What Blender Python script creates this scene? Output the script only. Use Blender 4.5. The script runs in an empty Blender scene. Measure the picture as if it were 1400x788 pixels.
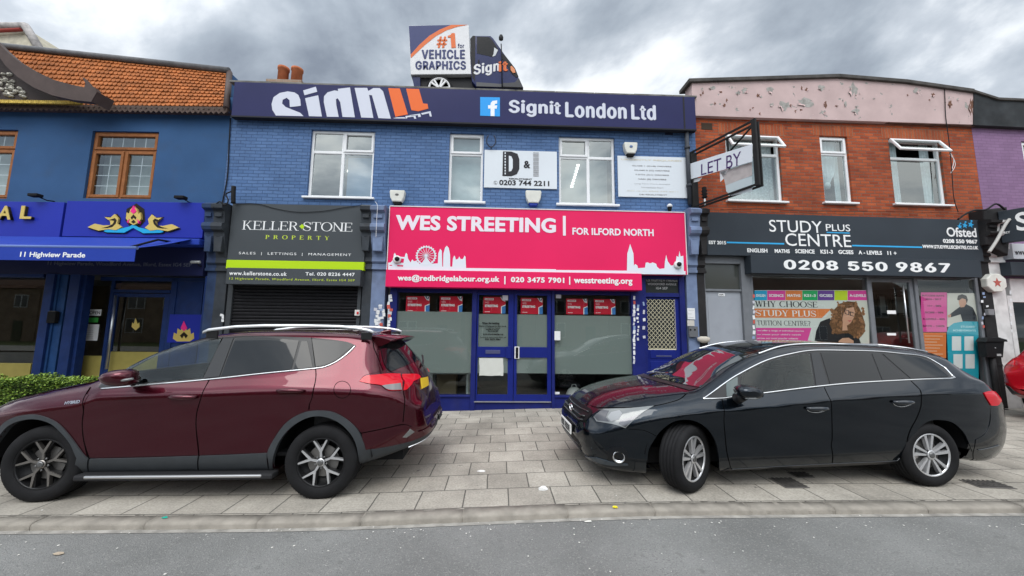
import bpy, bmesh, math, random
from mathutils import Vector, Matrix
from mathutils.bvhtree import BVHTree
from mathutils.geometry import delaunay_2d_cdt
random.seed(7)
S = bpy.context.scene
COL = S.collection
rad = math.radians

# ------------------------------------------------------------------ camera
CAM_H = 1.70
YAW, PITCH, ROLL, FPX = rad(2.0), rad(6.5), rad(0.6), 500.0
EYE = Vector((0, 0, CAM_H))
FW = Vector((math.sin(YAW)*math.cos(PITCH), math.cos(YAW)*math.cos(PITCH), math.sin(PITCH)))
_r0 = Vector((math.cos(YAW), -math.sin(YAW), 0)); _u0 = _r0.cross(FW)
RT = _r0*math.cos(ROLL) + _u0*math.sin(ROLL)
UP = _u0*math.cos(ROLL) - _r0*math.sin(ROLL)
cam = bpy.data.objects.new('camera', bpy.data.cameras.new('camera'))
COL.objects.link(cam)
cam.matrix_world = Matrix(((RT.x, UP.x, -FW.x, EYE.x), (RT.y, UP.y, -FW.y, EYE.y), (RT.z, UP.z, -FW.z, EYE.z), (0, 0, 0, 1)))
cam.data.sensor_width = 36; cam.data.lens = FPX/1400*36
cam.data.clip_start = 0.05; cam.data.clip_end = 3000
S.camera = cam

# ------------------------------------------------------------------ world, sun, exposure
S.view_settings.view_transform = 'Standard'
S.view_settings.look = 'None'
S.view_settings.exposure = 0.22
S.view_settings.gamma = 1.0
S.view_settings.use_curve_mapping = False
SUN_EL, SUN_AZ = rad(54), rad(200)      # azimuth from +Y clockwise: behind the camera, a little to the left
SKY_SEED = 3.7
W = bpy.data.worlds.new('World'); S.world = W; W.use_nodes = True
nt = W.node_tree; nt.nodes.clear()
def N(t, **k):
    n = nt.nodes.new(t)
    for a, b in k.items(): setattr(n, a, b)
    return n
def L(a, b): nt.links.new(a, b)
def M(op, a, b=None, c=None, clamp=False):
    n = N('ShaderNodeMath', operation=op); n.use_clamp = clamp
    for i, v in enumerate((a, b, c)):
        if v is None: continue
        if isinstance(v, (int, float)): n.inputs[i].default_value = v
        else: L(v, n.inputs[i])
    return n.outputs[0]
out = N('ShaderNodeOutputWorld'); bg = N('ShaderNodeBackground'); L(bg.outputs[0], out.inputs[0])
sky = N('ShaderNodeTexSky', sky_type='NISHITA'); sky.sun_disc = False
sky.sun_elevation = SUN_EL; sky.sun_rotation = SUN_AZ; sky.air_density = 1.0; sky.dust_density = 2.0
tc = N('ShaderNodeTexCoord'); sp = N('ShaderNodeSeparateXYZ'); L(tc.outputs['Generated'], sp.inputs[0])
zz = M('ADD', M('MAXIMUM', sp.outputs[2], 0.0), 0.22)
cv = N('ShaderNodeCombineXYZ'); L(M('DIVIDE', sp.outputs[0], zz), cv.inputs[0]); L(M('DIVIDE', sp.outputs[1], zz), cv.inputs[1]); cv.inputs[2].default_value = SKY_SEED
n1 = N('ShaderNodeTexNoise'); n1.inputs['Scale'].default_value = 1.05; n1.inputs['Detail'].default_value = 8; n1.inputs['Roughness'].default_value = 0.55; n1.inputs['Distortion'].default_value = 0.30
L(cv.outputs[0], n1.inputs['Vector'])
n2 = N('ShaderNodeTexNoise'); n2.inputs['Scale'].default_value = 0.55; n2.inputs['Detail'].default_value = 3
mp = N('ShaderNodeMapping'); mp.inputs['Location'].default_value = (4.3, 1.1, 0); L(cv.outputs[0], mp.inputs[0]); L(mp.outputs[0], n2.inputs['Vector'])
dens = M('ADD', 0.5, M('MULTIPLY', M('SUBTRACT', M('ADD', M('MULTIPLY', n1.outputs['Fac'], 0.65), M('MULTIPLY', n2.outputs['Fac'], 0.35)), 0.5), 2.6))
ramp = N('ShaderNodeValToRGB'); L(dens, ramp.inputs[0])
e = ramp.color_ramp.elements
e[0].position = 0.33; e[0].color = (1.0, 1.02, 1.03, 1)
e[1].position = 0.86; e[1].color = (0.145, 0.17, 0.21, 1)
for p, c in ((0.40, (0.80, 0.84, 0.88, 1)), (0.47, (0.53, 0.58, 0.64, 1)), (0.56, (0.36, 0.41, 0.47, 1)), (0.68, (0.22, 0.255, 0.31, 1))):
    q = e.new(p); q.color = c
# the cloud deck is brighter overhead and towards the hidden sun
sunv = Vector((math.sin(SUN_AZ)*math.cos(SUN_EL), math.cos(SUN_AZ)*math.cos(SUN_EL), math.sin(SUN_EL)))
dt = N('ShaderNodeVectorMath', operation='DOT_PRODUCT'); L(tc.outputs['Generated'], dt.inputs[0]); dt.inputs[1].default_value = sunv
lift = M('ADD', 1.12, M('MULTIPLY', M('POWER', M('MAXIMUM', dt.outputs['Value'], 0.0), 2.0), 2.2))
vm = N('ShaderNodeVectorMath', operation='SCALE'); L(ramp.outputs[0], vm.inputs[0]); L(lift, vm.inputs['Scale'])
vs = N('ShaderNodeVectorMath', operation='SCALE'); L(sky.outputs[0], vs.inputs[0]); vs.inputs['Scale'].default_value = 0.08
mixs = N('ShaderNodeMix', data_type='RGBA'); mixs.inputs[0].default_value = 0.90
L(vs.outputs[0], mixs.inputs[6]); L(vm.outputs[0], mixs.inputs[7])
L(mixs.outputs[2], bg.inputs[0]); bg.inputs[1].default_value = 1.0

sun = bpy.data.objects.new('sun', bpy.data.lights.new('sun', 'SUN')); COL.objects.link(sun)
sun.data.energy = 1.5; sun.data.angle = rad(35); sun.data.color = (1, 0.97, 0.92)
sun.rotation_euler = (-sunv).to_track_quat('-Z', 'Y').to_euler()
sun.location = (0, -5, 20)

# ------------------------------------------------------------------ pixel of the photograph -> point on a real plane
def ray(px, py): return FW*FPX + RT*(px-700) - UP*(py-394)
def gz(x):                                           # the pavement rises a little to the right
    t = min(1, max(0, (x+2.2)/4.0)); return 0.085*t*t*(3-2*t)
class Plane:
    """vertical plane through (x0,y0); u runs along it to the right, y into the building, z up"""
    def __init__(s, x0, y0, a):
        s.O = Vector((x0, y0, 0)); s.a = a
        s.D = Vector((math.cos(a), math.sin(a), 0)); s.N = Vector((-math.sin(a), math.cos(a), 0))
        s.M = Matrix.Translation(s.O) @ Matrix.Rotation(a, 4, 'Z')
    def hit(s, px, py, n=0):                         # n metres in front of the plane
        r = ray(px, py); q = s.O - s.N*n
        t = (q-EYE).dot(s.N)/r.dot(s.N); P = EYE + r*t
        return ((P-s.O).dot(s.D), P.z)
    def R(s, x0, y0, x1, y1, n=0):                   # top-left px, bottom-right px -> u0,u1,z0,z1
        a = s.hit(x0, y0, n); b = s.hit(x1, y1, n); return a[0], b[0], b[1], a[1]
def ground_hit(px, py, z=0):
    r = ray(px, py); t = (z-EYE.z)/r.z; return EYE + r*t
YF = 7.85
MAIN = Plane(0, YF, 0)
_x = MAIN.hit(316, 160)[0]; THAI = Plane(_x, YF, rad(-1.4))
_x2 = MAIN.hit(944, 180)[0]; STUDY = Plane(_x2, YF, rad(1.25))

# ------------------------------------------------------------------ materials
MATS = {}
def srgb(r, g, b):
    f = lambda c: (c/255/12.92) if c/255 <= .04045 else ((c/255+.055)/1.055)**2.4
    return (f(r), f(g), f(b))
def mat(name, col=(.5, .5, .5), rough=.5, metal=0., spec=.12, var=0., vscale=6., bump=0., bscale=80., coat=0., emit=None, dirt=0., vary_rough=0.):
    if name in MATS: return MATS[name]
    m = bpy.data.materials.new(name); m.use_nodes = True; MATS[name] = m
    t = m.node_tree; b = t.nodes['Principled BSDF']
    b.inputs['Base Color'].default_value = (*col, 1); b.inputs['Roughness'].default_value = rough
    b.inputs['Metallic'].default_value = metal; b.inputs['Specular IOR Level'].default_value = spec
    b.inputs['Coat Weight'].default_value = coat; b.inputs['Coat Roughness'].default_value = .03
    if emit: b.inputs['Emission Color'].default_value = (*emit[:3], 1); b.inputs['Emission Strength'].default_value = emit[3]
    tcn = t.nodes.new('ShaderNodeTexCoord')
    def noise(sc, det=5):
        n = t.nodes.new('ShaderNodeTexNoise'); n.inputs['Scale'].default_value = sc; n.inputs['Detail'].default_value = det
        t.links.new(tcn.outputs['Object'], n.inputs['Vector']); return n
    cur = None
    if var:
        n = noise(vscale, 6); r = t.nodes.new('ShaderNodeMapRange'); r.inputs[1].default_value = .3; r.inputs[2].default_value = .7
        r.inputs[3].default_value = 1-var; r.inputs[4].default_value = 1+var; t.links.new(n.outputs['Fac'], r.inputs[0])
        v = t.nodes.new('ShaderNodeVectorMath'); v.operation = 'SCALE'; v.inputs[0].default_value = col; t.links.new(r.outputs[0], v.inputs['Scale'])
        t.links.new(v.outputs[0], b.inputs['Base Color']); cur = v.outputs[0]
    if dirt:
        n = noise(3.1, 8); r = t.nodes.new('ShaderNodeMapRange'); r.inputs[1].default_value = .52; r.inputs[2].default_value = .72; r.inputs[4].default_value = dirt
        t.links.new(n.outputs['Fac'], r.inputs[0])
        x = t.nodes.new('ShaderNodeMix'); x.data_type = 'RGBA'; t.links.new(r.outputs[0], x.inputs[0])
        if cur: t.links.new(cur, x.inputs[6])
        else: x.inputs[6].default_value = (*col, 1)
        x.inputs[7].default_value = (.06, .055, .05, 1); t.links.new(x.outputs[2], b.inputs['Base Color'])
    if vary_rough:
        n = noise(vscale*1.7, 5); r = t.nodes.new('ShaderNodeMapRange'); r.inputs[3].default_value = max(0, rough-vary_rough); r.inputs[4].default_value = rough+vary_rough
        t.links.new(n.outputs['Fac'], r.inputs[0]); t.links.new(r.outputs[0], b.inputs['Roughness'])
    if bump:
        n = noise(bscale, 4); q = t.nodes.new('ShaderNodeBump'); q.inputs['Strength'].default_value = bump; q.inputs['Distance'].default_value = .01
        t.links.new(n.outputs['Fac'], q.inputs['Height']); t.links.new(q.outputs[0], b.inputs['Normal'])
    return m
def brick_mat(name, c1, c2, mortar, bw=.225, rh=.075, ms=.006, axes='XZ', bump=.6, rough=.85, var=.25, offset=.5, shift=(0, 0), spots=None, bias=0., grain=60, fade=None):
    m = bpy.data.materials.new(name); m.use_nodes = True; MATS[name] = m
    t = m.node_tree; b = t.nodes['Principled BSDF']; b.inputs['Roughness'].default_value = rough; b.inputs['Specular IOR Level'].default_value = .3
    tcn = t.nodes.new('ShaderNodeTexCoord'); s = t.nodes.new('ShaderNodeSeparateXYZ'); t.links.new(tcn.outputs['Object'], s.inputs[0])
    c = t.nodes.new('ShaderNodeCombineXYZ')
    def mth(op, a, bb):
        n = t.nodes.new('ShaderNodeMath'); n.operation = op
        for i, v in enumerate((a, bb)):
            if isinstance(v, (int, float)): n.inputs[i].default_value = v
            else: t.links.new(v, n.inputs[i])
        return n.outputs[0]
    # slightly wobbly courses
    nw = t.nodes.new('ShaderNodeTexNoise'); nw.inputs['Scale'].default_value = 2.2; t.links.new(tcn.outputs['Object'], nw.inputs['Vector'])
    wob = mth('MULTIPLY', mth('SUBTRACT', nw.outputs['Fac'], .5), ms*2.5)
    t.links.new(mth('ADD', mth('ADD', s.outputs['XYZ'.index(axes[0])], shift[0]), wob), c.inputs[0])
    t.links.new(mth('ADD', mth('ADD', s.outputs['XYZ'.index(axes[1])], shift[1]), wob), c.inputs[1])
    k = t.nodes.new('ShaderNodeTexBrick'); t.links.new(c.outputs[0], k.inputs['Vector'])
    k.offset = offset; k.inputs['Scale'].default_value = 1; k.inputs['Brick Width'].default_value = bw; k.inputs['Row Height'].default_value = rh
    k.inputs['Mortar Size'].default_value = ms; k.inputs['Mortar Smooth'].default_value = .3; k.inputs['Bias'].default_value = bias
    k.inputs['Color1'].default_value = (*c1, 1); k.inputs['Color2'].default_value = (*c2, 1); k.inputs['Mortar'].default_value = (*mortar, 1)
    n = t.nodes.new('ShaderNodeTexNoise'); n.inputs['Scale'].default_value = 1.3; n.inputs['Detail'].default_value = 9; n.inputs['Roughness'].default_value = .65
    t.links.new(tcn.outputs['Object'], n.inputs['Vector'])
    r = t.nodes.new('ShaderNodeMapRange'); r.inputs[1].default_value = .3; r.inputs[2].default_value = .7; r.inputs[3].default_value = 1-var; r.inputs[4].default_value = 1+var; t.links.new(n.outputs['Fac'], r.inputs[0])
    n3 = t.nodes.new('ShaderNodeTexNoise'); n3.inputs['Scale'].default_value = grain; n3.inputs['Detail'].default_value = 3; t.links.new(tcn.outputs['Object'], n3.inputs['Vector'])
    r3 = t.nodes.new('ShaderNodeMapRange'); r3.inputs[1].default_value = .3; r3.inputs[2].default_value = .7; r3.inputs[3].default_value = 1-var*.6; r3.inputs[4].default_value = 1+var*.6; t.links.new(n3.outputs['Fac'], r3.inputs[0])
    v = t.nodes.new('ShaderNodeVectorMath'); v.operation = 'SCALE'; t.links.new(k.outputs['Color'], v.inputs[0]); t.links.new(mth('MULTIPLY', r.outputs[0], r3.outputs[0]), v.inputs['Scale'])
    cur = v.outputs[0]
    if spots:                                       # dark blotches: gum, oil, damp
        for sc, lo, hi, colr in spots:
            nn = t.nodes.new('ShaderNodeTexNoise'); nn.inputs['Scale'].default_value = sc; nn.inputs['Detail'].default_value = 4; t.links.new(tcn.outputs['Object'], nn.inputs['Vector'])
            rr = t.nodes.new('ShaderNodeMapRange'); rr.inputs[1].default_value = lo; rr.inputs[2].default_value = hi; t.links.new(nn.outputs['Fac'], rr.inputs[0])
            x = t.nodes.new('ShaderNodeMix'); x.data_type = 'RGBA'; t.links.new(rr.outputs[0], x.inputs[0]); t.links.new(cur, x.inputs[6]); x.inputs[7].default_value = (*colr, 1); cur = x.outputs[2]
    t.links.new(cur, b.inputs['Base Color'])
    q = t.nodes.new('ShaderNodeBump'); q.inputs['Strength'].default_value = bump; q.inputs['Distance'].default_value = .008; q.invert = True
    h = mth('ADD', k.outputs['Fac'], mth('MULTIPLY', n3.outputs['Fac'], .35)); t.links.new(h, q.inputs['Height']); t.links.new(q.outputs[0], b.inputs['Normal'])
    return m
def glass_mat(name, tint=(.75, .8, .8), refl=.10, rough=0.):
    m = bpy.data.materials.new(name); m.use_nodes = True; MATS[name] = m
    t = m.node_tree; t.nodes.clear(); o = t.nodes.new('ShaderNodeOutputMaterial')
    a = t.nodes.new('ShaderNodeBsdfTransparent'); a.inputs[0].default_value = (*tint, 1)
    g = t.nodes.new('ShaderNodeBsdfGlossy'); g.inputs['Roughness'].default_value = rough; g.inputs[0].default_value = (.95, 1, .98, 1)
    f = t.nodes.new('ShaderNodeLayerWeight'); f.inputs[0].default_value = .5
    pw = t.nodes.new('ShaderNodeMath'); pw.operation = 'POWER'; pw.inputs[1].default_value = 4; t.links.new(f.outputs['Facing'], pw.inputs[0])
    ad = t.nodes.new('ShaderNodeMath'); ad.operation = 'ADD'; ad.inputs[1].default_value = refl+.055; ad.use_clamp = True; t.links.new(pw.outputs[0], ad.inputs[0])
    x = t.nodes.new('ShaderNodeMixShader'); t.links.new(ad.outputs[0], x.inputs[0]); t.links.new(a.outputs[0], x.inputs[1]); t.links.new(g.outputs[0], x.inputs[2]); t.links.new(x.outputs[0], o.inputs[0])
    return m

# ------------------------------------------------------------------ mesh building
class MB:
    """collects shapes in the frame F (default world) and links them as ONE mesh object"""
    def __init__(s, F=None): s.bm = bmesh.new(); s.F = F if F is not None else Matrix.Identity(4)
    def _v(s, p): return s.bm.verts.new(s.F @ Vector(p))
    def box(s, x0, x1, y0, y1, z0, z1, bev=0.):
        p = [(x, y, z) for z in (z0, z1) for y in (y0, y1) for x in (x0, x1)]
        v = [s._v(q) for q in p]
        fs = [s.bm.faces.new([v[i] for i in f]) for f in ((0, 2, 3, 1), (4, 5, 7, 6), (0, 1, 5, 4), (2, 6, 7, 3), (0, 4, 6, 2), (1, 3, 7, 5))]
        if bev:
            ed = {e for f in fs for e in f.edges}
            bmesh.ops.bevel(s.bm, geom=list(ed), offset=bev, segments=2, affect='EDGES', profile=.5)
        return s
    def quad(s, *pts): s.bm.faces.new([s._v(p) for p in pts]); return s
    def prism(s, poly, y0, y1, bev=0.):
        """poly of (x,z) in the frame, extruded from y0 (front) to y1 (back)"""
        A = [s._v((x, y0, z)) for x, z in poly]; B = [s._v((x, y1, z)) for x, z in poly]
        n = len(poly); f0 = s.bm.faces.new(A[::-1] if _area(poly) < 0 else A); s.bm.faces.new(B if _area(poly) < 0 else B[::-1])
        for i in range(n): s.bm.faces.new((A[i], A[(i+1) % n], B[(i+1) % n], B[i]))
        if bev: bmesh.ops.bevel(s.bm, geom=list(f0.edges), offset=bev, segments=2, affect='EDGES', profile=.5)
        return s
    def tube(s, pts, r, seg=8, cap=True):
        P = [Vector(p) for p in pts]; rings = []
        rr = r if isinstance(r, (list, tuple)) else [r]*len(P)
        prev = None
        for i, p in enumerate(P):
            d = (P[min(i+1, len(P)-1)]-P[max(i-1, 0)]).normalized()
            a = prev if prev is not None else (Vector((0, 0, 1)) if abs(d.z) < .9 else Vector((1, 0, 0)))
            x = (a - d*a.dot(d))
            if x.length < 1e-4: x = d.orthogonal()
            x.normalize(); y = d.cross(x); prev = x
            rings.append([s._v(p + (x*math.cos(t)+y*math.sin(t))*rr[i]) for t in (2*math.pi*k/seg for k in range(seg))])
        for a, b in zip(rings, rings[1:]):
            for k in range(seg): f = s.bm.faces.new((a[k], a[(k+1) % seg], b[(k+1) % seg], b[k])); f.smooth = True
        if cap: s.bm.faces.new(rings[0][::-1]); s.bm.faces.new(rings[-1])
        return s
    def lathe(s, prof, c, axis='z', seg=24, sx=1., sy=1., smooth=True, cap=True):
        """prof: (radius, height) pairs; axis z up, or y (towards/away from camera), or x"""
        rings = []
        for r, h in prof:
            ring = []
            for k in range(seg):
                t = 2*math.pi*k/seg; a, b = r*math.cos(t)*sx, r*math.sin(t)*sy
                q = {'z': (a, b, h), 'y': (a, h, b), 'x': (h, a, b)}[axis]
                ring.append(s._v((c[0]+q[0], c[1]+q[1], c[2]+q[2])))
            rings.append(ring)
        for a, b in zip(rings, rings[1:]):
            for k in range(seg):
                f = s.bm.faces.new((a[k], a[(k+1) % seg], b[(k+1) % seg], b[k])); f.smooth = smooth
        for g in (rings[0], rings[-1]) if cap else ():
            s.bm.faces.new(g)
        return s
    def build(s, name, m, parent=None, root=None, smooth=False, flip=True):
        bm = s.bm
        bmesh.ops.remove_doubles(bm, verts=bm.verts, dist=1e-6)
        if flip: bmesh.ops.recalc_face_normals(bm, faces=bm.faces)
        if root is not None:
            bm.transform(root.matrix_world.inverted())
        me = bpy.data.meshes.new(name); bm.to_mesh(me); bm.free()
        me.materials.append(m)
        if smooth:
            for p in me.polygons: p.use_smooth = True
        o = bpy.data.objects.new(name, me); COL.objects.link(o)
        if parent is not None: o.parent = parent
        return o
def _area(p): return sum(p[i][0]*p[(i+1) % len(p)][1]-p[(i+1) % len(p)][0]*p[i][1] for i in range(len(p)))/2
def tag(o, label=None, cat=None, group=None, kind=None):
    if label: o['label'] = label
    if cat: o['category'] = cat
    if group: o['group'] = group
    if kind: o['kind'] = kind
    return o
def thing(name, label, cat, loc=(0, 0, 0), rotz=0., group=None, M_=None):
    o = bpy.data.objects.new(name, None); COL.objects.link(o); o.empty_display_size = .1
    o.matrix_world = M_ if M_ is not None else Matrix.Translation(Vector(loc)) @ Matrix.Rotation(rotz, 4, 'Z')
    tag(o, label, cat, group)
    return o
def at_plane(pl, u, z, n=0):                              # a frame on a facade plane with its origin at (u, z)
    return pl.M @ Matrix.Translation((u, -n, z))
def structure(o): o['kind'] = 'structure'; return o

# ------------------------------------------------------------------ lettering
def _font():
    try:                                                # the sans face that ships inside Blender itself
        import os; return bpy.data.fonts.load(os.path.join(bpy.utils.system_resource('DATAFILES'), 'fonts', 'Inter.woff2'))
    except Exception: return None
INTER = _font()
def text_mesh(s, bold=0., align='CENTER', space=1., shear=0., face=None):
    cu = bpy.data.curves.new('t', 'FONT'); cu.body = s; cu.align_x = align; cu.size = 1; cu.offset = bold; cu.extrude = .002; cu.space_character = space; cu.shear = shear
    cu.resolution_u = 4
    if face: cu.font = face
    ob = bpy.data.objects.new('t', cu); COL.objects.link(ob)
    bpy.context.view_layer.update()
    me = bpy.data.meshes.new_from_object(ob.evaluated_get(bpy.context.evaluated_depsgraph_get()))
    bpy.data.objects.remove(ob); bpy.data.curves.remove(cu)
    return me
def bold_mesh(s, bold=.02, heavy=0., face=None, space=1., shear=0.):
    """letters thickened by overlaying shifted copies, each a hair in front of the last"""
    heavy = max(heavy, 1.6*(bold-.02)); off = 0 if face else min(bold, .025)
    me = text_mesh(s, off, space=space*(1+2.6*heavy), shear=shear, face=face)
    if heavy > .004:
        bm = bmesh.new()
        for i, (a, b) in enumerate(((-1, 0), (1, 0), (0, .55), (0, -.55), (0, 0))):
            t = me.copy(); t.transform(Matrix.Translation((heavy*a, heavy*b, .0004*i))); bm.from_mesh(t); bpy.data.meshes.remove(t)
        bm.to_mesh(me); bm.free()
    return me
def text(s, pl, box, n, m, parent, root, bold=.02, name='lettering', depth=.003, space=1., shear=0., heavy=0., face=None):
    """lettering fitted to the box u0,u1,z0,z1 on plane pl, n metres in front of it; heavy thickens the stems"""
    me = bold_mesh(s, bold, heavy, face, space, shear)
    xs = [v.co.x for v in me.vertices]; ys = [v.co.y for v in me.vertices]; zs = [v.co.z for v in me.vertices]
    x0, x1, y0, y1 = min(xs), max(xs), min(ys), max(ys); zr = max(zs)-min(zs) or 1
    u0, u1, z0, z1 = box; inv = root.matrix_world.inverted() @ pl.M
    zm = min(zs)
    for v in me.vertices:
        fx = (v.co.x-x0)/(x1-x0); fy = (v.co.y-y0)/(y1-y0)
        v.co = inv @ Vector((u0+fx*(u1-u0), -n-depth*(v.co.z-zm)/zr, z0+fy*(z1-z0)))
    me.materials.clear(); me.materials.append(m); me.name = name
    o = bpy.data.objects.new(name, me); COL.objects.link(o); o.parent = parent
    return o
# a small roman alphabet: thick stems, thin bars, bracketless serifs; unit height
def _arc(cx, cz, rx, rz, a0, a1, tv, th, seg=14):
    """band along an ellipse; tv = width where the stroke runs vertically, th where it runs horizontally"""
    o, i = [], []
    for k in range(seg+1):
        a = math.radians(a0+(a1-a0)*k/seg); c, q = math.cos(a), math.sin(a)
        o.append((cx+rx*c, cz+rz*q)); i.append((cx+(rx-tv)*c, cz+(rz-th)*q))
    return o+i[::-1]
def serif_glyph(ch, T=.14, t=.05, sf=.09, sh=.035):
    P = []; w = .7
    def stem(x, z0=0, z1=1, lo=True, hi=True):
        P.append([(x, z0), (x+T, z0), (x+T, z1), (x, z1)])
        if lo: P.append([(x-sf, z0), (x+T+sf, z0), (x+T+sf, z0+sh), (x-sf, z0+sh)])
        if hi: P.append([(x-sf, z1-sh), (x+T+sf, z1-sh), (x+T+sf, z1), (x-sf, z1)])
    def bar(x0, x1, z, h=t): P.append([(x0, z), (x1, z), (x1, z+h), (x0, z+h)])
    def diag(x0, z0, x1, z1, wd): P.append([(x0, z0), (x0+wd, z0), (x1+wd, z1), (x1, z1)])
    def sfoot(x, z, wd=.2): P.append([(x-wd/2, z), (x+wd/2, z), (x+wd/2, z+sh), (x-wd/2, z+sh)])
    if ch == 'K': stem(.09); diag(.55, 1-.001, .22, .45, .06); diag(.30, .55, .60, 0, T); sfoot(.6, 1-sh, .24); sfoot(.68, 0, .24); w = .82
    elif ch in 'EF':
        stem(.09); bar(.1, .62, 1-t); bar(.1, .50, .49)
        P.append([(.58, .78), (.62, .78), (.62, 1), (.58, 1)]); P.append([(.47, .4), (.5, .4), (.5, .62), (.47, .62)])
        if ch == 'E': bar(.1, .66, 0); P.append([(.62, 0), (.66, 0), (.66, .24), (.62, .24)])
        w = .72
    elif ch == 'L': stem(.09); bar(.1, .64, 0); P.append([(.60, 0), (.64, 0), (.64, .26), (.60, .26)]); w = .68
    elif ch == 'R': stem(.09); P.append(_arc(.30, .74, .32, .26, -90, 90, T, t)); bar(.2, .32, 1-t); bar(.2, .32, .48); diag(.58, 0, .33, .5, T); sfoot(.68, 0, .24); w = .80
    elif ch == 'P': stem(.09); P.append(_arc(.32, .72, .32, .28, -90, 90, T, t)); bar(.2, .34, 1-t); bar(.2, .34, .44); w = .70
    elif ch == 'D': stem(.09); P.append(_arc(.34, .5, .46, .5, -90, 90, T, t)); bar(.2, .36, 1-t); bar(.2, .36, 0); w = .86
    elif ch == 'B': stem(.09); P.append(_arc(.32, .75, .27, .25, -90, 90, T, t)); P.append(_arc(.34, .26, .32, .26, -90, 90, T, t)); bar(.2, .34, 1-t); bar(.2, .34, .485); bar(.2, .36, 0); w = .74
    elif ch == 'S':
        P.append(_arc(.34, .74, .27, .27, 20, 200, .07, t)); P.append(_arc(.34, .74, .27, .25, 200, 280, T, .12)); P.append(_arc(.36, .26, .29, .28, -160, 20, .07, t)); P.append(_arc(.36, .26, .29, .28, 20, 100, T, .14))
        P.append([(.57, .70), (.61, .70), (.61, .95), (.57, .95)]); P.append([(.06, .06), (.10, .06), (.10, .32), (.06, .32)]); w = .68
    elif ch == 'T': stem(.32, hi=False); bar(.04, .74, 1-t); P.append([(.04, .74), (.08, .74), (.08, 1), (.04, 1)]); P.append([(.70, .74), (.74, .74), (.74, 1), (.70, 1)]); w = .76
    elif ch == 'O': P.append(_arc(.46, .5, .43, .52, -90, 90, T, t, 18)); P.append(_arc(.46, .5, .43, .52, 90, 270, T, t, 18)); w = .92
    elif ch == 'C': P.append(_arc(.46, .5, .43, .52, 48, 318, T, t, 28)); w = .84
    elif ch == 'N': stem(.10, lo=True, hi=False); stem(.68); diag(.66, 0, .06, 1, T); sfoot(.10, 1-sh, .2); w = .9; P[0] = [(.12, 0), (.17, 0), (.17, 1), (.12, 1)]
    elif ch == 'H': stem(.09); stem(.62); bar(.15, .66, .49); w = .86
    elif ch == 'I': stem(.09); w = .34
    elif ch == 'U': stem(.09, .3, 1, lo=False); stem(.62, .3, 1, lo=False); P.append(_arc(.425, .33, .335, .35, 180, 360, T, t)); w = .86
    elif ch == 'W': diag(.22, 0, .04, 1, T); diag(.30, 0, .46, 1, .05); diag(.60, 0, .44, 1, T); diag(.68, 0, .86, 1, .05); sfoot(.1, 1-sh, .24); sfoot(.88, 1-sh, .22); w = 1.0
    elif ch == 'Y': stem(.32, 0, .45, hi=False); diag(.32, .42, .06, 1, T); diag(.40, .42, .62, 1, .05); sfoot(.12, 1-sh, .24); sfoot(.64, 1-sh, .22); w = .76
    elif ch == 'M': stem(.78); P.append([(.12, 0), (.16, 0), (.16, 1), (.12, 1)]); sfoot(.14, 0, .2); diag(.46, 0, .12, 1, T); diag(.48, 0, .80, 1, .05); w = 1.02
    elif ch == 'A': diag(.0, 0, .34, 1, .05); diag(.60, 0, .32, 1, T); bar(.2, .62, .32); sfoot(.04, 0, .2); sfoot(.68, 0, .24); w = .8
    elif ch == 'G': P.append(_arc(.46, .5, .43, .52, 48, 330, T, t, 28)); stem(.72, .06, .42, lo=False); w = .92
    elif ch == 'V': diag(.34, 0, .04, 1, T); diag(.42, 0, .68, 1, .05); sfoot(.1, 1-sh, .24); sfoot(.7, 1-sh, .2); w = .78
    elif ch == '?': P.append(_arc(.28, .76, .22, .24, -90, 160, .1, .06)); P.append([(.22, .25), (.32, .25), (.32, .55), (.22, .55)]); P.append([(.21, 0), (.33, 0), (.33, .12), (.21, .12)]); w = .56
    elif ch == '·': P.append([(.15, .38), (.27, .5), (.15, .62), (.03, .5)]); w = .3
    elif ch == ' ': w = .42
    return P, w
def serif(s, pl, box, n, m, parent, root, space=0., name='lettering', T=.14, t=.05):
    mb = MB(pl.M); x = 0; polys = []
    for ch in s:
        P, w = serif_glyph(ch, T, t)
        polys += [[(a+x, b) for a, b in p] for p in P]; x += w+space
    x -= space; u0, u1, z0, z1 = box; k = 0
    for p in polys:
        q = [(u0+a/x*(u1-u0), z0+b*(z1-z0)) for a, b in p]
        if _area(q) < 0: q = q[::-1]
        mb.prism(q, -n-.002-.00012*(k % 9), -n); k += 1
    return mb.build(name, m, parent, root)
def poly_px(pl, pts, n, m, parent, root, name, depth=.003, org=None, sc=1.):
    """outline traced on the sign's own plane (px of the photograph, or px of an enlargement at org, sc)"""
    q = [pl.hit(*((x, y) if org is None else (org[0]+x/sc, org[1]+y/sc)), n) for x, y in pts]
    if _area(q) < 0: q = q[::-1]
    return MB(pl.M).prism(q, -n-depth, -n).build(name, m, parent, root)
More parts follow.
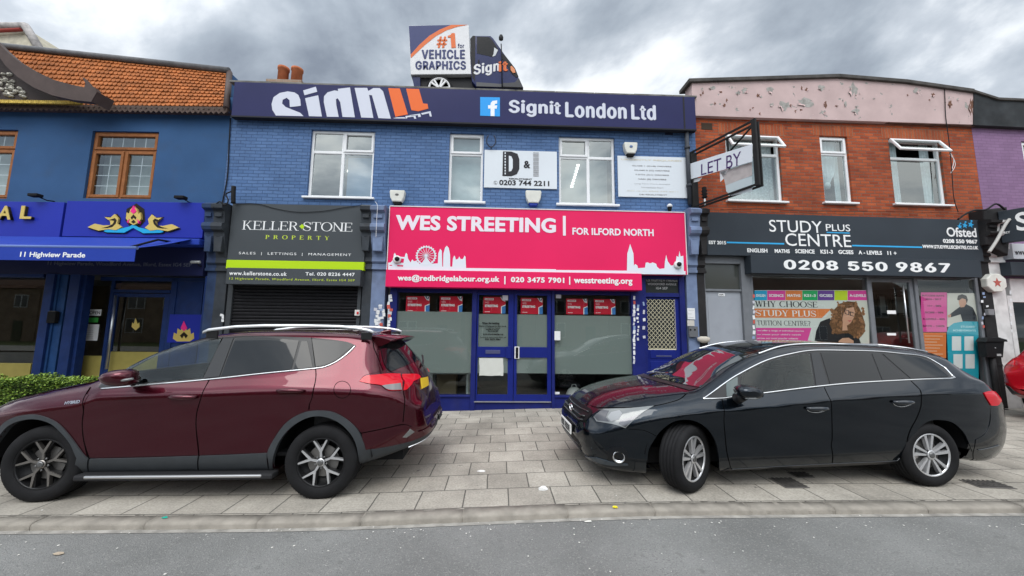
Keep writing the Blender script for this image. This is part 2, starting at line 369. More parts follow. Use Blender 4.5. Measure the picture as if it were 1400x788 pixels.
# ------------------------------------------------------------------ ground, pavement, kerb, road
PAV = brick_mat('paving_slabs', (.285, .262, .225), (.375, .347, .30), (.10, .093, .082), bw=.44, rh=.39, ms=.0075, axes='XY', bump=.5, rough=.9, var=.30,
                shift=(.10, -3.645+.39*10), spots=[(9, .70, .76, (.13, .12, .11)), (.9, .60, .85, (.20, .185, .165)), (38, .72, .76, (.10, .09, .085))], grain=55)
ASPH = mat('asphalt', (.185, .186, .18), .9, var=.22, vscale=1.1, bump=1.0, bscale=110, spec=.3)
def asphalt_detail():
    t = ASPH.node_tree; b = t.nodes['Principled BSDF']; tcn = [n for n in t.nodes if n.type == 'TEX_COORD'][0]
    cur = b.inputs['Base Color'].links[0].from_socket
    for sc, lo, hi, c, tp in ((75, .56, .66, (.28, .275, .26), 'N'), (95, .57, .66, (.11, .11, .11), 'N'), (14, .60, .75, (.145, .145, .14), 'N'), (22, .745, .77, (.05, .05, .05), 'N')):
        n = t.nodes.new('ShaderNodeTexNoise'); n.inputs['Scale'].default_value = sc; n.inputs['Detail'].default_value = 3; t.links.new(tcn.outputs['Object'], n.inputs['Vector'])
        r = t.nodes.new('ShaderNodeMapRange'); r.inputs[1].default_value = lo; r.inputs[2].default_value = hi; r.inputs[4].default_value = .75; t.links.new(n.outputs['Fac'], r.inputs[0])
        x = t.nodes.new('ShaderNodeMix'); x.data_type = 'RGBA'; t.links.new(r.outputs[0], x.inputs[0]); t.links.new(cur, x.inputs[6]); x.inputs[7].default_value = (*c, 1); cur = x.outputs[2]
    t.links.new(cur, b.inputs['Base Color'])
asphalt_detail()
KERBM = mat('kerb_concrete', (.275, .252, .218), .95, var=.18, vscale=9, bump=.5, bscale=120, dirt=.25)
def sheet(name, xs, ys, dz, m):
    bm = bmesh.new(); V = [[bm.verts.new((x, y, gz(x)+dz)) for x in xs] for y in ys]
    for a, b in zip(V, V[1:]):
        for i in range(len(xs)-1): f = bm.faces.new((a[i], a[i+1], b[i+1], b[i])); f.smooth = True
    me = bpy.data.meshes.new(name); bm.to_mesh(me); bm.free(); me.materials.append(m)
    o = bpy.data.objects.new(name, me); COL.objects.link(o); return structure(o)
XS = [-400, -60] + [-30+i*.5 for i in range(121)] + [60, 400]
KY0, KY1 = 3.50, 3.645                                    # road edge and slab edge of the kerb
sheet('ground', XS, [-400, 400], -.45, mat('earth', (.16, .15, .13), .95))
sheet('road', XS, [-8.0, 0, KY0+.05], -.062, ASPH)
sheet('pavement', XS, [KY1-.02, 6, 8.6], 0, PAV)
def kerb(name, y0, y1, face, x0=-16., x1=18.):
    mb = MB(); x = x0; k = 0
    while x < x1:
        l = random.choice((.80, .90, .90, .95)); a, b = x+.005, x+l-.005
        j = random.uniform(-.003, .003); dz = random.uniform(-.003, .002)
        n = 10; rows = []
        for i in range(n+1):
            xx = a+(b-a)*i/n; zt = gz(xx)+dz + .002*math.sin(xx*23)
            pr = [(y1, -.2), (y1, zt), (y0+.035, zt-.003), (y0+.012+j, zt-.010), (y0+.002+j, zt-.026), (y0+j, zt-.2)]
            if face < 0: pr = [(y0+y1-p, q) for p, q in pr]
            rows.append([mb._v((xx, p+.0025*math.sin(xx*31+q*90), q)) for p, q in pr])
        for r, q in zip(rows, rows[1:]):
            for i in range(5): f = mb.bm.faces.new((r[i], r[i+1], q[i+1], q[i])); f.smooth = True
        
        for rw in (rows[0], rows[-1]): mb.bm.faces.new([mb.bm.verts.new(v.co) for v in rw])
        x += l
    for a, b in zip(XS, XS[1:]):                          # mortar between the stones
        if b < x0 or a > x1: continue
        pr = [(y1-.004, -.004), (y0+.036, -.007), (y0+.014, -.014), (y0+.006, -.030), (y0+.005, -.2)]
        if face < 0: pr = [(y0+y1-p, q) for p, q in pr]
        for (p, q), (r, s) in zip(pr, pr[1:]): mb.quad((a, p, gz(a)+q), (b, p, gz(b)+q), (b, r, gz(b)+s), (a, r, gz(a)+s))
    return structure(mb.build(name, KERBM))
kerb('kerb', KY0, KY1, 1)
# gutter strip of worn grit along the kerb foot
sheet('gutter', XS, [KY0-.05, KY0+.02], -.058, mat('gutter_grit', (.30, .285, .26), .95, var=.3, vscale=8, bump=.6, bscale=120))
# the far side of the street, behind the camera: what the glass and paint reflect
sheet('far_pavement', XS, [-14, -8.05], .02, mat('far_slabs', (.33, .32, .30), .9, var=.15))
kerb('far_kerb', -8.15, -8.0, -1)
sheet('far_lawn', XS, [-60, -14], .01, mat('far_grass', (.07, .10, .035), .95, var=.3, vscale=2))

# litter
def scrap(name, label, x, y, col, pts, h=.012, cat='litter', rough=.7):
    mb = MB(); z = gz(x)+(.002 if y > KY0 else -.056)
    top = [mb._v((x+a, y+b, z+h*(.25+.75*abs(math.sin(i*2.1))))) for i, (a, b) in enumerate(pts)]
    bot = [mb._v((x+a*.96, y+b*.96, z)) for a, b in pts]
    c = mb._v((x, y, z+h*1.2))
    n = len(pts)
    for i in range(n):
        mb.bm.faces.new((top[i], top[(i+1) % n], c)); mb.bm.faces.new((bot[i], bot[(i+1) % n], top[(i+1) % n], top[i]))
    mb.bm.faces.new(bot)
    return tag(mb.build(name, mat(name+'_'+cat, col, rough)), label, cat)
def blob(r, n=7, ex=1.6):
    return [(r*ex*math.cos(2*math.pi*i/n)*random.uniform(.6, 1.1), r*math.sin(2*math.pi*i/n)*random.uniform(.6, 1.1)) for i in range(n)]
P = ground_hit(743, 679); scrap('crumpled_paper', 'crumpled white paper on the slab nearest the kerb, between the two cars', P.x, P.y, (.75, .75, .74), blob(.035), .03, 'paper scrap')
P = ground_hit(658, 650); scrap('paper_scrap', 'flat white scrap of paper on the slabs behind the maroon car', P.x, P.y, (.75, .74, .72), blob(.035), .006, 'paper scrap')
P = ground_hit(842, 716, -.06); scrap('leaf', 'small yellow leaf lying on the road just below the kerb', P.x, P.y, (.75, .62, .04), blob(.022, 6), .01, 'leaf')
P = ground_hit(226, 708, 0); scrap('plastic_scrap', 'small turquoise scrap of plastic lying on the kerb below the maroon car', P.x, KY0+.08, (.02, .36, .28), blob(.016), .008, 'litter')
P = ground_hit(804, 726, -.06); scrap('cigarette_end', 'white cigarette end on the road beside the yellow leaf', P.x, P.y, (.8, .78, .72), [(-.03, -.005), (.03, -.004), (.03, .004), (-.03, .005)], .008, 'cigarette end')
P = ground_hit(80, 758, -.06); scrap('dry_leaf', 'brown dry leaf on the road at the left', P.x, P.y, (.40, .33, .25), blob(.022, 6, 2), .005, 'leaf')
# specks of grit, gum and paper
mb = MB()
for i in range(420):
    x = random.uniform(-6, 7); y = random.choice((random.uniform(2.0, 3.5), random.uniform(3.5, 7.6), random.gauss(3.42, .1)))
    z = gz(x)+(.001 if y > KY1 else (.0 if y > KY0 else -.056)); r = random.uniform(.003, .009)
    if KY0-.01 < y < KY1: continue
    v = [mb._v((x+r*math.cos(t)*random.uniform(.6, 1.4), y+r*math.sin(t)*random.uniform(.6, 1.4), z)) for t in (0, 1.3, 2.5, 3.8, 5)]
    a = mb._v((x, y, z+r*.5))
    for k in range(5): mb.bm.faces.new((v[k], v[(k+1) % 5], a))
tag(mb.build('litter_specks', mat('pale_grit', (.62, .60, .56), .9)), 'pale specks of grit and paper scattered over the road and paving', 'litter', kind='stuff')
# iron access covers
def cover(label, x, y, w, d, rot=0.):
    t = thing('access_cover', label, 'access cover', (x, y, gz(x)+.003), rot, group='iron covers set in the paving')
    F = t.matrix_world
    mb = MB(F); mb.box(-w/2, w/2, -d/2, d/2, 0, .004); mb.build('frame', mat('cover_frame', (.16, .15, .14), .7, .4, var=.2), t, t)
    mb = MB(F); n = int(w/.05)
    mb.box(-w/2+.02, w/2-.02, -d/2+.02, d/2-.02, .005, .007)
    for i in range(n):
        for j in range(int(d/.05)):
            mb.box(-w/2+.03+i*.05, -w/2+.055+i*.05, -d/2+.03+j*.05, -d/2+.055+j*.05, .0071, .010)
    mb.build('lid', mat('cast_iron', (.075, .07, .065), .7, .2, var=.3, vscale=20), t, t)
P = ground_hit(1078, 661, .085); cover('dark iron cover in the paving under the black estate car, nearer the kerb', P.x, P.y, .26, .26)
P = ground_hit(1095, 650, .085); cover('smaller iron cover in the paving under the black estate car, farther from the kerb', P.x, P.y, .2, .16)
P = ground_hit(1350, 663, .085); cover('iron cover in the paving behind the rear wheel of the black estate car', P.x, P.y, .36, .2, rad(-6))

# ------------------------------------------------------------------ far side of the street (seen in reflections)
FB = brick_mat('far_brick', (.24, .16, .11), (.30, .21, .15), (.3, .28, .25), bump=.2)
RT_ = mat('far_roof_tiles', (.13, .07, .05), .8, var=.2)
WH = mat('upvc_white', (.74, .75, .76), .35, var=.04, vscale=3)
DG = mat('far_window_glass', (.04, .05, .055), .05, spec=.8)
def far_house(x, w, label):
    t = thing('terraced_house', label, 'house', (x, -25, 0), group='houses across the street')
    F = t.matrix_world; h = w/2
    MB(F).box(-h, h, -3.5, 3.5, 0, 5.4).build('wall', FB, t, t)
    r = MB(F); a = [(-h-.2, 3.9, 5.41), (h+.2, 3.9, 5.41), (h+.2, 0, 8.2), (-h-.2, 0, 8.2)]; b = [(-h-.2, -3.9, 5.41), (h+.2, -3.9, 5.41), (h+.2, 0, 8.2), (-h-.2, 0, 8.2)]
    r.quad(*a); r.quad(*b); r.quad(a[0], a[3], b[0]); r.quad(a[1], a[2], b[1])
    roof = r.build('roof', RT_, t, t)
    MB(F).box(-h+.2, -h+1.0, -.5, .5, 7.2, 9.2).build('chimney', FB, roof, t)
    for cx, cz, ww, hh in ((-w*.22, 1.7, 1.8, 1.5), (w*.25, 4.1, 1.4, 1.3), (-w*.22, 4.1, 1.8, 1.3)):
        g = MB(F).box(cx-ww/2, cx+ww/2, 3.5, 3.56, cz-hh/2, cz+hh/2).build('window', WH, t, t)
        m = MB(F)
        for k in range(2): m.box(cx-ww/2+.08+k*ww/2, cx-.06+k*ww/2-(.0 if k == 0 else .02), 3.561, 3.57, cz-hh/2+.08, cz+hh/2-.08)
        m.build('pane', DG, g, t)
    MB(F).box(w*.25-.5, w*.25+.5, 3.5, 3.56, 0, 2.1).build('door', mat('far_door', (.05, .08, .05), .4), t, t)
for i, x in enumerate((-52.5, -45, -37.5, -30, -22.5, -15, -7.5, 0, 7.5, 15, 22.5, 30, 37.5, 45)):
    far_house(x, 7.4, 'brick terraced house across the street, mirrored in the shop windows and car glass')
LEAF = mat('far_leaves', (.055, .085, .025), .8, var=.5, vscale=8)
BARK = mat('bark', (.10, .08, .06), .9, var=.3, bump=.5, bscale=20)
def far_tree(x, y, h, r, sd):
    rnd = random.Random(sd); t = thing('street_tree', 'broad leafy street tree across the road, mirrored in the car glass', 'tree', (x, y, 0), group='trees across the street')
    F = t.matrix_world
    m = MB(F); m.tube([(0, 0, 0), (.05, 0, h*.4), (.1, .1, h*.75)], [.22, .17, .06])
    for k in range(7):
        a = k*2.4; m.tube([(.05, 0, h*(.38+.04*k)), (r*.6*math.cos(a), r*.6*math.sin(a), h*(.55+.05*k))], [.09, .02], 6)
    m.build('trunk', BARK, t, t)
    m = MB(F)
    cl = [(rnd.gauss(0, r*.45), rnd.gauss(0, r*.45), h*.72+rnd.gauss(0, h*.13)) for _ in range(26)]
    for c in cl:
        for _ in range(60):
            p = Vector((c[0]+rnd.gauss(0, r*.16), c[1]+rnd.gauss(0, r*.16), c[2]+rnd.gauss(0, r*.15)))
            u = Vector((rnd.gauss(0, 1), rnd.gauss(0, 1), rnd.gauss(0, 1))).normalized(); v = u.orthogonal().normalized(); s = rnd.uniform(.10, .22)
            m.quad(p-u*s, p+v*s*.6, p+u*s, p-v*s*.6)
    m.build('crown', LEAF, t, t, flip=False)
for i, (x, y) in enumerate(((-15, -14), (-3.2, -17), (17, -14))): far_tree(x, y, 7.5+i % 2, 2.6, i)
def lamp_post(x, y):
    t = thing('street_lamp', 'tall grey street lamp across the road, mirrored in the glass of the maroon car', 'street lamp', (x, y, 0)); F = t.matrix_world
    g = mat('galvanised', (.35, .36, .37), .5, .6)
    MB(F).tube([(0, 0, 0), (0, 0, 1.2), (0, 0, 7.4), (0, .25, 7.8), (0, 1.3, 8.05)], [.09, .07, .045, .04, .035]).build('pole', g, t, t)
    MB(F).lathe([(.02, -.35), (.10, -.2), (.13, 0), (.10, .2), (.02, .3)], (0, 1.5, 8.05), 'y', 12, 1, .5).build('lamp_head', mat('lamp_grey', (.12, .12, .13), .5), t, t)
lamp_post(-6.8, -9.2)
# ------------------------------------------------------------------ shared building pieces
GLASS = glass_mat('window_glass', (.72, .78, .78), .13)
SHOPGLASS = glass_mat('shop_glass', (.84, .88, .87), .0)
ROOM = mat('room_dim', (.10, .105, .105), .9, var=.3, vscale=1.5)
BLACK = mat('black_gap', (.012, .012, .013), .8)
TUBE = mat('light_tube', (.9, .9, .9), .5, emit=(1, .97, .9, 3.0))
CURT = mat('curtain_pale', (.50, .58, .60), .9, var=.12, vscale=14)
NET = mat('net_curtain', (.42, .47, .48), .9, var=.28, vscale=26)
def wall(pl, u0, u1, z0, z1, holes, n=0., depth=.14, bev=0):
    """front skin of a wall with rectangular holes and their reveals"""
    mb = MB(pl.M); us = sorted({u0, u1, *[h[0] for h in holes], *[h[1] for h in holes]}); zs = sorted({z0, z1, *[h[2] for h in holes], *[h[3] for h in holes]})
    for a, b in zip(us, us[1:]):
        for c, d in zip(zs, zs[1:]):
            mu, mz = (a+b)/2, (c+d)/2
            if any(h[0] < mu < h[1] and h[2] < mz < h[3] for h in holes): continue
            mb.quad((a, -n, c), (b, -n, c), (b, -n, d), (a, -n, d))
    for a, b, c, d in holes:
        for p in (((a, c), (a, d)), ((a, d), (b, d)), ((b, d), (b, c)), ((b, c), (a, c))):
            mb.quad((p[0][0], -n, p[0][1]), (p[1][0], -n, p[1][1]), (p[1][0], -n+depth, p[1][1]), (p[0][0], -n+depth, p[0][1]))
    return mb
def curtain_sheet(pl, u0, u1, z0, z1, y, m, parent, root, waves=6, amp=.02, tie=None, name='curtain'):
    mb = MB(pl.M); nu, nz = waves*8, 10; G = []
    for j in range(nz+1):
        zt = j/nz; row = []
        for i in range(nu+1):
            s = i/nu; uu = u0+(u1-u0)*s
            if tie:                                   # gathered at a knot
                k = 1-.80*math.exp(-((zt-tie[1])/.22)**2); uu = tie[0]+(uu-tie[0])*k
            row.append(mb._v((uu, y+amp*math.sin(s*waves*2*math.pi+.6*math.sin(zt*3)), z0+(z1-z0)*zt)))
        G.append(row)
    for a, b in zip(G, G[1:]):
        for i in range(nu): f = mb.bm.faces.new((a[i], a[i+1], b[i+1], b[i])); f.smooth = True
    return mb.build(name, m, parent, root, flip=False)
def frame_bars(mb, u0, u1, z0, z1, w, y0, y1, bev=.006):
    mb.box(u0, u0+w, y0, y1, z0, z1, bev); mb.box(u1-w, u1, y0, y1, z0, z1, bev)
    mb.box(u0+w-.001, u1-w+.001, y0+.001, y1-.001, z1-w, z1, bev); mb.box(u0+w-.001, u1-w+.001, y0+.001, y1-.001, z0, z0+w, bev)
def window(pl, root, box, cells, n=-.06, m=None, sill=True, w=.055, glass=None, sillm=None, back=None):
    """cells: (u0,u1,z0,z1 in 0..1, sash?) ; the frame sits n m in front of the wall plane (negative = set back)"""
    m = m or WH; u0, u1, z0, z1 = box; y0 = -n
    mb = MB(pl.M); frame_bars(mb, u0, u1, z0, z1, w, y0, y0+.07)
    g = MB(pl.M)
    for a, b, c, d, sash in cells:
        A, B, C_, D = u0+(u1-u0)*a, u0+(u1-u0)*b, z0+(z1-z0)*c, z0+(z1-z0)*d
        ins = w*.45
        e = [ins if 0 < q < 1 else w*.8 for q in (a, b, c, d)]
        A, B, C_, D = A+e[0]-.012, B-e[1]+.012, C_+e[2]-.012, D-e[3]+.012
        if sash: frame_bars(mb, A, B, C_, D, w*.95, y0-.018, y0+.05, .008); gi = w*.85
        else: frame_bars(mb, A, B, C_, D, w*.42, y0+.012, y0+.06, .004); gi = w*.35
        g.quad((A+gi, y0+.03, C_+gi), (B-gi, y0+.03, C_+gi), (B-gi, y0+.03, D-gi), (A+gi, y0+.03, D-gi))
    # mullions and transoms behind the sashes
    for q, lo, hi in {(c[0], c[2], c[3]) for c in cells if c[0] > 0}: mb.box(u0+(u1-u0)*q-w*.5, u0+(u1-u0)*q+w*.5, y0+.004, y0+.066, z0+max(w, (z1-z0)*lo), z0+min(z1-z0-w, (z1-z0)*hi), .004)
    for a, b, c, d, _s in cells:
        if c > 0: mb.box(u0+(u1-u0)*a, u0+(u1-u0)*b, y0+.006, y0+.064, z0+(z1-z0)*c-w*.5, z0+(z1-z0)*c+w*.5, .004)
    f = mb.build('window', m, root, root)
    g.build('glass', glass or GLASS, f, root, flip=False)
    if sill: MB(pl.M).box(u0-.07, u1+.07, y0-.13, y0+.03, z0-.045, z0-.001, .008).build('sill', sillm or m, f, root)
    return f
def room(pl, root, u0, u1, z0, z1, y0, y1, m=None, name='interior'):
    mb = MB(pl.M)
    mb.quad((u0, y1, z0), (u1, y1, z0), (u1, y1, z1), (u0, y1, z1)); mb.quad((u0, y0, z0), (u1, y0, z0), (u1, y1, z0), (u0, y1, z0))
    mb.quad((u0, y0, z1), (u1, y0, z1), (u1, y1, z1), (u0, y1, z1)); mb.quad((u0, y0, z0), (u0, y1, z0), (u0, y1, z1), (u0, y0, z1)); mb.quad((u1, y0, z0), (u1, y1, z0), (u1, y1, z1), (u1, y0, z1))
    return mb.build(name, m or ROOM, root, root, flip=False)

# ------------------------------------------------------------------ the blue painted brick building in the middle
BLUEB = brick_mat('blue_painted_brick', (.056, .120, .260), (.078, .152, .308), (.036, .078, .180), ms=.008, bump=.8, rough=.65, var=.16,
                  spots=[(2.6, .70, .80, (.03, .05, .13)), (34, .80, .82, (.40, .42, .46))], grain=30)
bt = thing('shop_building', 'blue painted brick building of two shops with white upstairs windows, under the long navy fascia', 'building', M_=at_plane(MAIN, 0, 0))
U0, U1 = 0.0+MAIN.hit(316, 160)[0], MAIN.hit(950, 176)[0]
WIN = [MAIN.R(426, 177, 508, 271), MAIN.R(615, 181.5, 659.5, 276.5), MAIN.R(764, 186, 842, 280.5)]
zt = MAIN.hit(632, 167.5, .17)[1]; zb = MAIN.hit(632, 284)[1]; ztop = MAIN.hit(632, 122.6, .16)[1]
wall(MAIN, U0, U1, 2.9, zt+.5, WIN, 0, .16).build('wall', BLUEB, bt, bt)
MB(MAIN.M).box(U0, U1, .02, .3, zt+.51, ztop+.0).build('parapet', mat('parapet_render', (.2, .2, .2), .9, var=.3), bt, bt)
mb = MB(MAIN.M); x = U0
while x < U1-.05:
    b = min(x+.9, U1); mb.box(x+.003, b-.003, -.16, .34, ztop, ztop+.042+random.uniform(-.004, .004), .008); x = b
mb.build('coping', mat('coping_stone', (.16, .155, .145), .9, var=.4, vscale=5, bump=.5, dirt=.4), bt, bt)
for i, b in enumerate(WIN):
    cells = [[(0, .5, 0, .68, 0), (.5, 1, 0, .68, 0), (0, .5, .68, 1, 0), (.5, 1, .68, 1, 1)], [(0, 1, 0, .70, 0), (0, 1, .70, 1, 1)],
             [(0, .53, 0, .70, 0), (.53, 1, 0, .70, 0), (0, .53, .70, 1, 1), (.53, 1, .70, 1, 0)]][i]
    f = window(MAIN, bt, b, cells)
    u0, u1, z0, z1 = b
    if i == 0:
        curtain_sheet(MAIN, u0+.72, u1, z0, z1-.5, .30, mat('blue_blind', (.16, .26, .40), .8), f, bt, 2, .004, name='blind')
        mb = MB(MAIN.M); mb.box(u0+.62, u0+.66, .5, 1.6, z1-.75, z1-.70)
        mb.build('light_tube', TUBE, f, bt)
    if i == 1: curtain_sheet(MAIN, u0+.02, u1-.02, z0, z1, .22, mat('pale_blind', (.36, .42, .43), .85, var=.06), f, bt, 2, .003, name='blind')
    if i == 2:
        curtain_sheet(MAIN, u0+.02, u1-.02, z0, z1, .55, mat('pale_blind2', (.26, .31, .32), .85, var=.08), f, bt, 2, .003, name='blind')
        mb = MB(MAIN.M)
        for k in range(8): mb.box(u0+.34+k*.022, u0+.40+k*.022, .40, .41, z1-1.05+k*.075, z1-1.0+k*.075)
        mb.build('light_tube', TUBE, f, bt)
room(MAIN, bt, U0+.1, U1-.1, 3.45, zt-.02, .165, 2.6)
MB(MAIN.M).box(U0+.05, U1-.05, .30, 6.0, 2.95, 3.44).build('floor_slab', mat('slab', (.2, .2, .2), .9), bt, bt)
# roof behind the parapet
MB(MAIN.M).box(U0, U1, .36, 9, ztop-.55, ztop-.35).build('flat_roof', mat('roof_felt', (.08, .08, .085), .95, var=.2), bt, bt)
# pilasters with their carved consoles
PB = mat('pilaster_blue', (.030, .050, .105), .5, var=.2, dirt=.3); PG = mat('pilaster_grey', (.042, .048, .056), .5, var=.2, dirt=.25)
PBL = mat('pilaster_pale_blue', (.16, .21, .33), .55, var=.15, dirt=.35)
PW = mat('pilaster_white', (.62, .61, .60), .6, var=.1, dirt=.25); PK = mat('pilaster_black', (.022, .021, .022), .55, var=.2, dirt=.2)
def pilaster(root, u0, u1, zt, zc, m1, m2, split=.5, zbot=0., n=.06):
    """shaft in two paint colours, and a scrolled console with a pointed cap above it"""
    um = u0+(u1-u0)*split
    for a, b, m in ((u0, um, m1), (um, u1, m2)):
        if b-a < .02: continue
        mb = MB(MAIN.M if root is bt else STUDY.M)
        mb.box(a, b, -n, .2, zbot, zc-.12)
        mb.box(a-(.03 if a == u0 else 0), b+(.03 if b == u1 else 0), -n-.05, .2, zc-.12, zc-.06, .006); mb.box(a-(.02 if a == u0 else 0), b+(.02 if b == u1 else 0), -n-.03, .2, zc-.06, zc, .006)
        mb.box(a, b, -n-.01, .2, 1.0, 1.05, .004)
        sh = mb.build('pilaster', m, root, root)
        mb = MB(MAIN.M if root is bt else STUDY.M); H = zt-zc
        prof = [(-n-.02, 0), (-n-.07, .04*H), (-n-.06, .12*H), (-n-.09, .22*H), (-n-.16, .36*H), (-n-.19, .46*H), (-n-.19, .52*H), (-n-.27, .55*H), (-n-.30, .60*H), (-n-.29, .65*H), (-n-.22, .68*H), (-n-.23, .74*H), (-n-.25, .86*H), (-n-.33, .89*H), (-n-.34, .95*H), (-n-.22, H)]
        A = [mb._v((a, y, zc+z)) for y, z in prof]; B = [mb._v((b, y, zc+z)) for y, z in prof]
        for i in range(len(prof)-1): mb.bm.faces.new((A[i], A[i+1], B[i+1], B[i]))
        ba, bb = mb._v((a, .15, zc)), mb._v((b, .15, zc)); ta, tb = mb._v((a, .15, zc+H)), mb._v((b, .15, zc+H))
        mb.bm.faces.new([ba, *A, ta]); mb.bm.faces.new([bb, *B, tb]); mb.bm.faces.new((A[-1], ta, tb, B[-1])); mb.bm.faces.new((A[0], B[0], bb, ba))
        q = .18*(b-a)
        mb.box(a+q, b-q, -n-.27, -n-.2, zc+.76*H, zc+.83*H, .01)          # raised ornaments
        mb.prism([(a+q, zc+.20*H), (b-q, zc+.20*H), (b-q*.6, zc+.46*H), ((a+b)/2, zc+.43*H), (a+q*.6, zc+.46*H)], -n-.205, -n-.08, .01)
        mb.build('console', m, sh, root)
pz = lambda y: MAIN.hit(510, y, .1)[1]
pilaster(bt, MAIN.hit(281, 330, .2)[0], MAIN.hit(316, 330, .05)[0], MAIN.hit(300, 277, .3)[1], MAIN.hit(300, 363, .1)[1], PB, PG, .45)
pilaster(bt, MAIN.hit(498, 330, .05)[0], MAIN.hit(530, 330, .05)[0], MAIN.hit(512, 280, .3)[1], MAIN.hit(512, 361, .1)[1], PG, PBL, .42)
pilaster(bt, MAIN.hit(939, 400, .06)[0], MAIN.hit(964, 400, .06)[0], MAIN.hit(952, 284, .3)[1], MAIN.hit(952, 366, .1)[1], PBL, PK, .58)

# long navy fascia with the cropped logo
NAVY = mat('navy_vinyl', (.022, .024, .085), .32, var=.08, vscale=1.2); LGREY = mat('light_lettering', (.56, .58, .66), .4); ORANGE = mat('orange_vinyl', (.72, .14, .035), .4)
DARKT = mat('dark_trim', (.02, .02, .024), .5)
t = thing('fascia_sign', 'long navy fascia with a cropped white and orange logo, topping the blue brick building', 'sign', M_=at_plane(MAIN, 0, zt))
FN = .17
u0, u1 = MAIN.hit(318, 140, FN)[0], MAIN.hit(951, 155, FN)[0]
MB(MAIN.M).box(u0, u1, -FN, -.002, zt-.0, ztop-.004, .004).build('panel', NAVY, t, t)
MB(MAIN.M).box(u0, u1, -FN-.012, -.05, zt-.035, zt-.003).build('trim', DARKT, t, t)
o5, k5 = (300, 80), 3.753
for nm, pts, m in (('lettering', [(418, 243), (410, 245), (362, 250), (360, 215), (345, 203), (325, 213), (322, 232), (340, 250), (385, 268), (415, 280), (432, 297), (290, 294), (272, 265), (268, 235), (278, 200), (310, 178), (350, 170), (385, 175), (405, 188), (415, 212)], LGREY),
                   ('lettering', [(430, 165), (495, 146), (502, 172), (437, 190)], LGREY), ('lettering', [(440, 205), (507, 190), (526, 299), (460, 297)], LGREY),
                   ('lettering', [(537, 195), (555, 175), (590, 165), (610, 168), (608, 157), (670, 150), (695, 303), (632, 301), (620, 225), (607, 205), (598, 210), (600, 240), (612, 301), (552, 300), (536, 225)], LGREY),
                   ('lettering', [(694, 152), (758, 152), (764, 168), (790, 153), (822, 153), (840, 170), (880, 310), (816, 307), (783, 190), (768, 188), (790, 306), (728, 304)], LGREY),
                   ('lettering', [(866, 153), (926, 155), (967, 288), (903, 300)], ORANGE), ('lettering', [(958, 156), (1024, 158), (1045, 232), (1068, 234), (1072, 258), (1020, 272), (985, 266)], ORANGE)):
    poly_px(MAIN, pts, FN+.002, m, t, t, nm, .004, o5, k5)
for q in ([(890, 308), (910, 303), (950, 302), (955, 309), (945, 309)], [(955, 296), (1005, 292), (1010, 310), (1000, 310), (996, 300), (965, 303), (962, 309), (955, 309)], [(975, 292), (1030, 284), (1034, 300), (1020, 302), (1018, 291), (985, 297)], [(1035, 282), (1083, 271), (1090, 298), (1080, 299), (1075, 282), (1040, 290)]):
    poly_px(MAIN, q, FN+.002, LGREY, t, t, 'lettering', .003, o5, k5)
MB(MAIN.M)
bx = MAIN.R(656.5, 133.5, 683.5, 159, FN); poly_px(MAIN, [(656.5, 133), (683.5, 133.5), (683.5, 159.5), (656.5, 158.5)], FN+.002, mat('logo_blue', (.03, .30, .72), .4), t, t, 'logo_panel', .003)
o8, k8 = (600, 100), 3.889
poly_px(MAIN, [(275, 229), (275, 190), (262, 190), (262, 172), (275, 172), (276, 160), (285, 149), (310, 146), (310, 163), (298, 165), (296, 173), (310, 173), (308, 190), (296, 190), (296, 230)], FN+.006, mat('logo_white', (.75, .77, .8), .4), t, t, 'logo_letter', .003, o8, k8)
text('Signit', MAIN, MAIN.R(695.5, 136.5, 767, 161.5, FN), FN+.003, LGREY, t, t, .02, heavy=.040, face=INTER)
text('London', MAIN, MAIN.R(772.5, 139.5, 857, 163.5, FN), FN+.003, LGREY, t, t, .02, heavy=.040, face=INTER)
text('Ltd', MAIN, MAIN.R(862.5, 143, 897, 165, FN), FN+.003, LGREY, t, t, .02, heavy=.040, face=INTER)
MB(MAIN.M).box(MAIN.hit(934, 150, FN)[0], MAIN.hit(936, 150, FN)[0], -FN-.005, -FN, zt, ztop-.01).build('joint', DARKT, t, t)

# red clay chimney pots on a stack behind the parapet
cs = thing('chimney_stack', 'low brick chimney stack behind the parapet carrying two clay pots', 'chimney', M_=at_plane(MAIN, 0, 0))
YB = -3.2
a = MAIN.hit(379, 112, YB); b = MAIN.hit(413, 112, YB)
MB(MAIN.M).box(a[0]-.15, b[0]+.15, -YB-.3, -YB+.3, ztop-.35, a[1]-.12).build('stack', FB, cs, cs)
for x0, x1 in ((379, 394), (397.5, 413)):
    p = MAIN.hit((x0+x1)/2, 112, YB); q = MAIN.hit((x0+x1)/2, 93.5 if x0 < 390 else 95, YB); r = (MAIN.hit(x1, 100, YB)[0]-MAIN.hit(x0, 100, YB)[0])/2; h = q[1]-p[1]
    MB(MAIN.M).lathe([(r*.92, -.3), (r*.88, h*.80), (r, h*.84), (r, h), (r*.8, h), (r*.78, h*.6)], (p[0], -YB, p[1]), 'z', 18).build('chimney_pot', mat('terracotta', (.40, .13, .06), .85, var=.2, bump=.3), cs, cs)
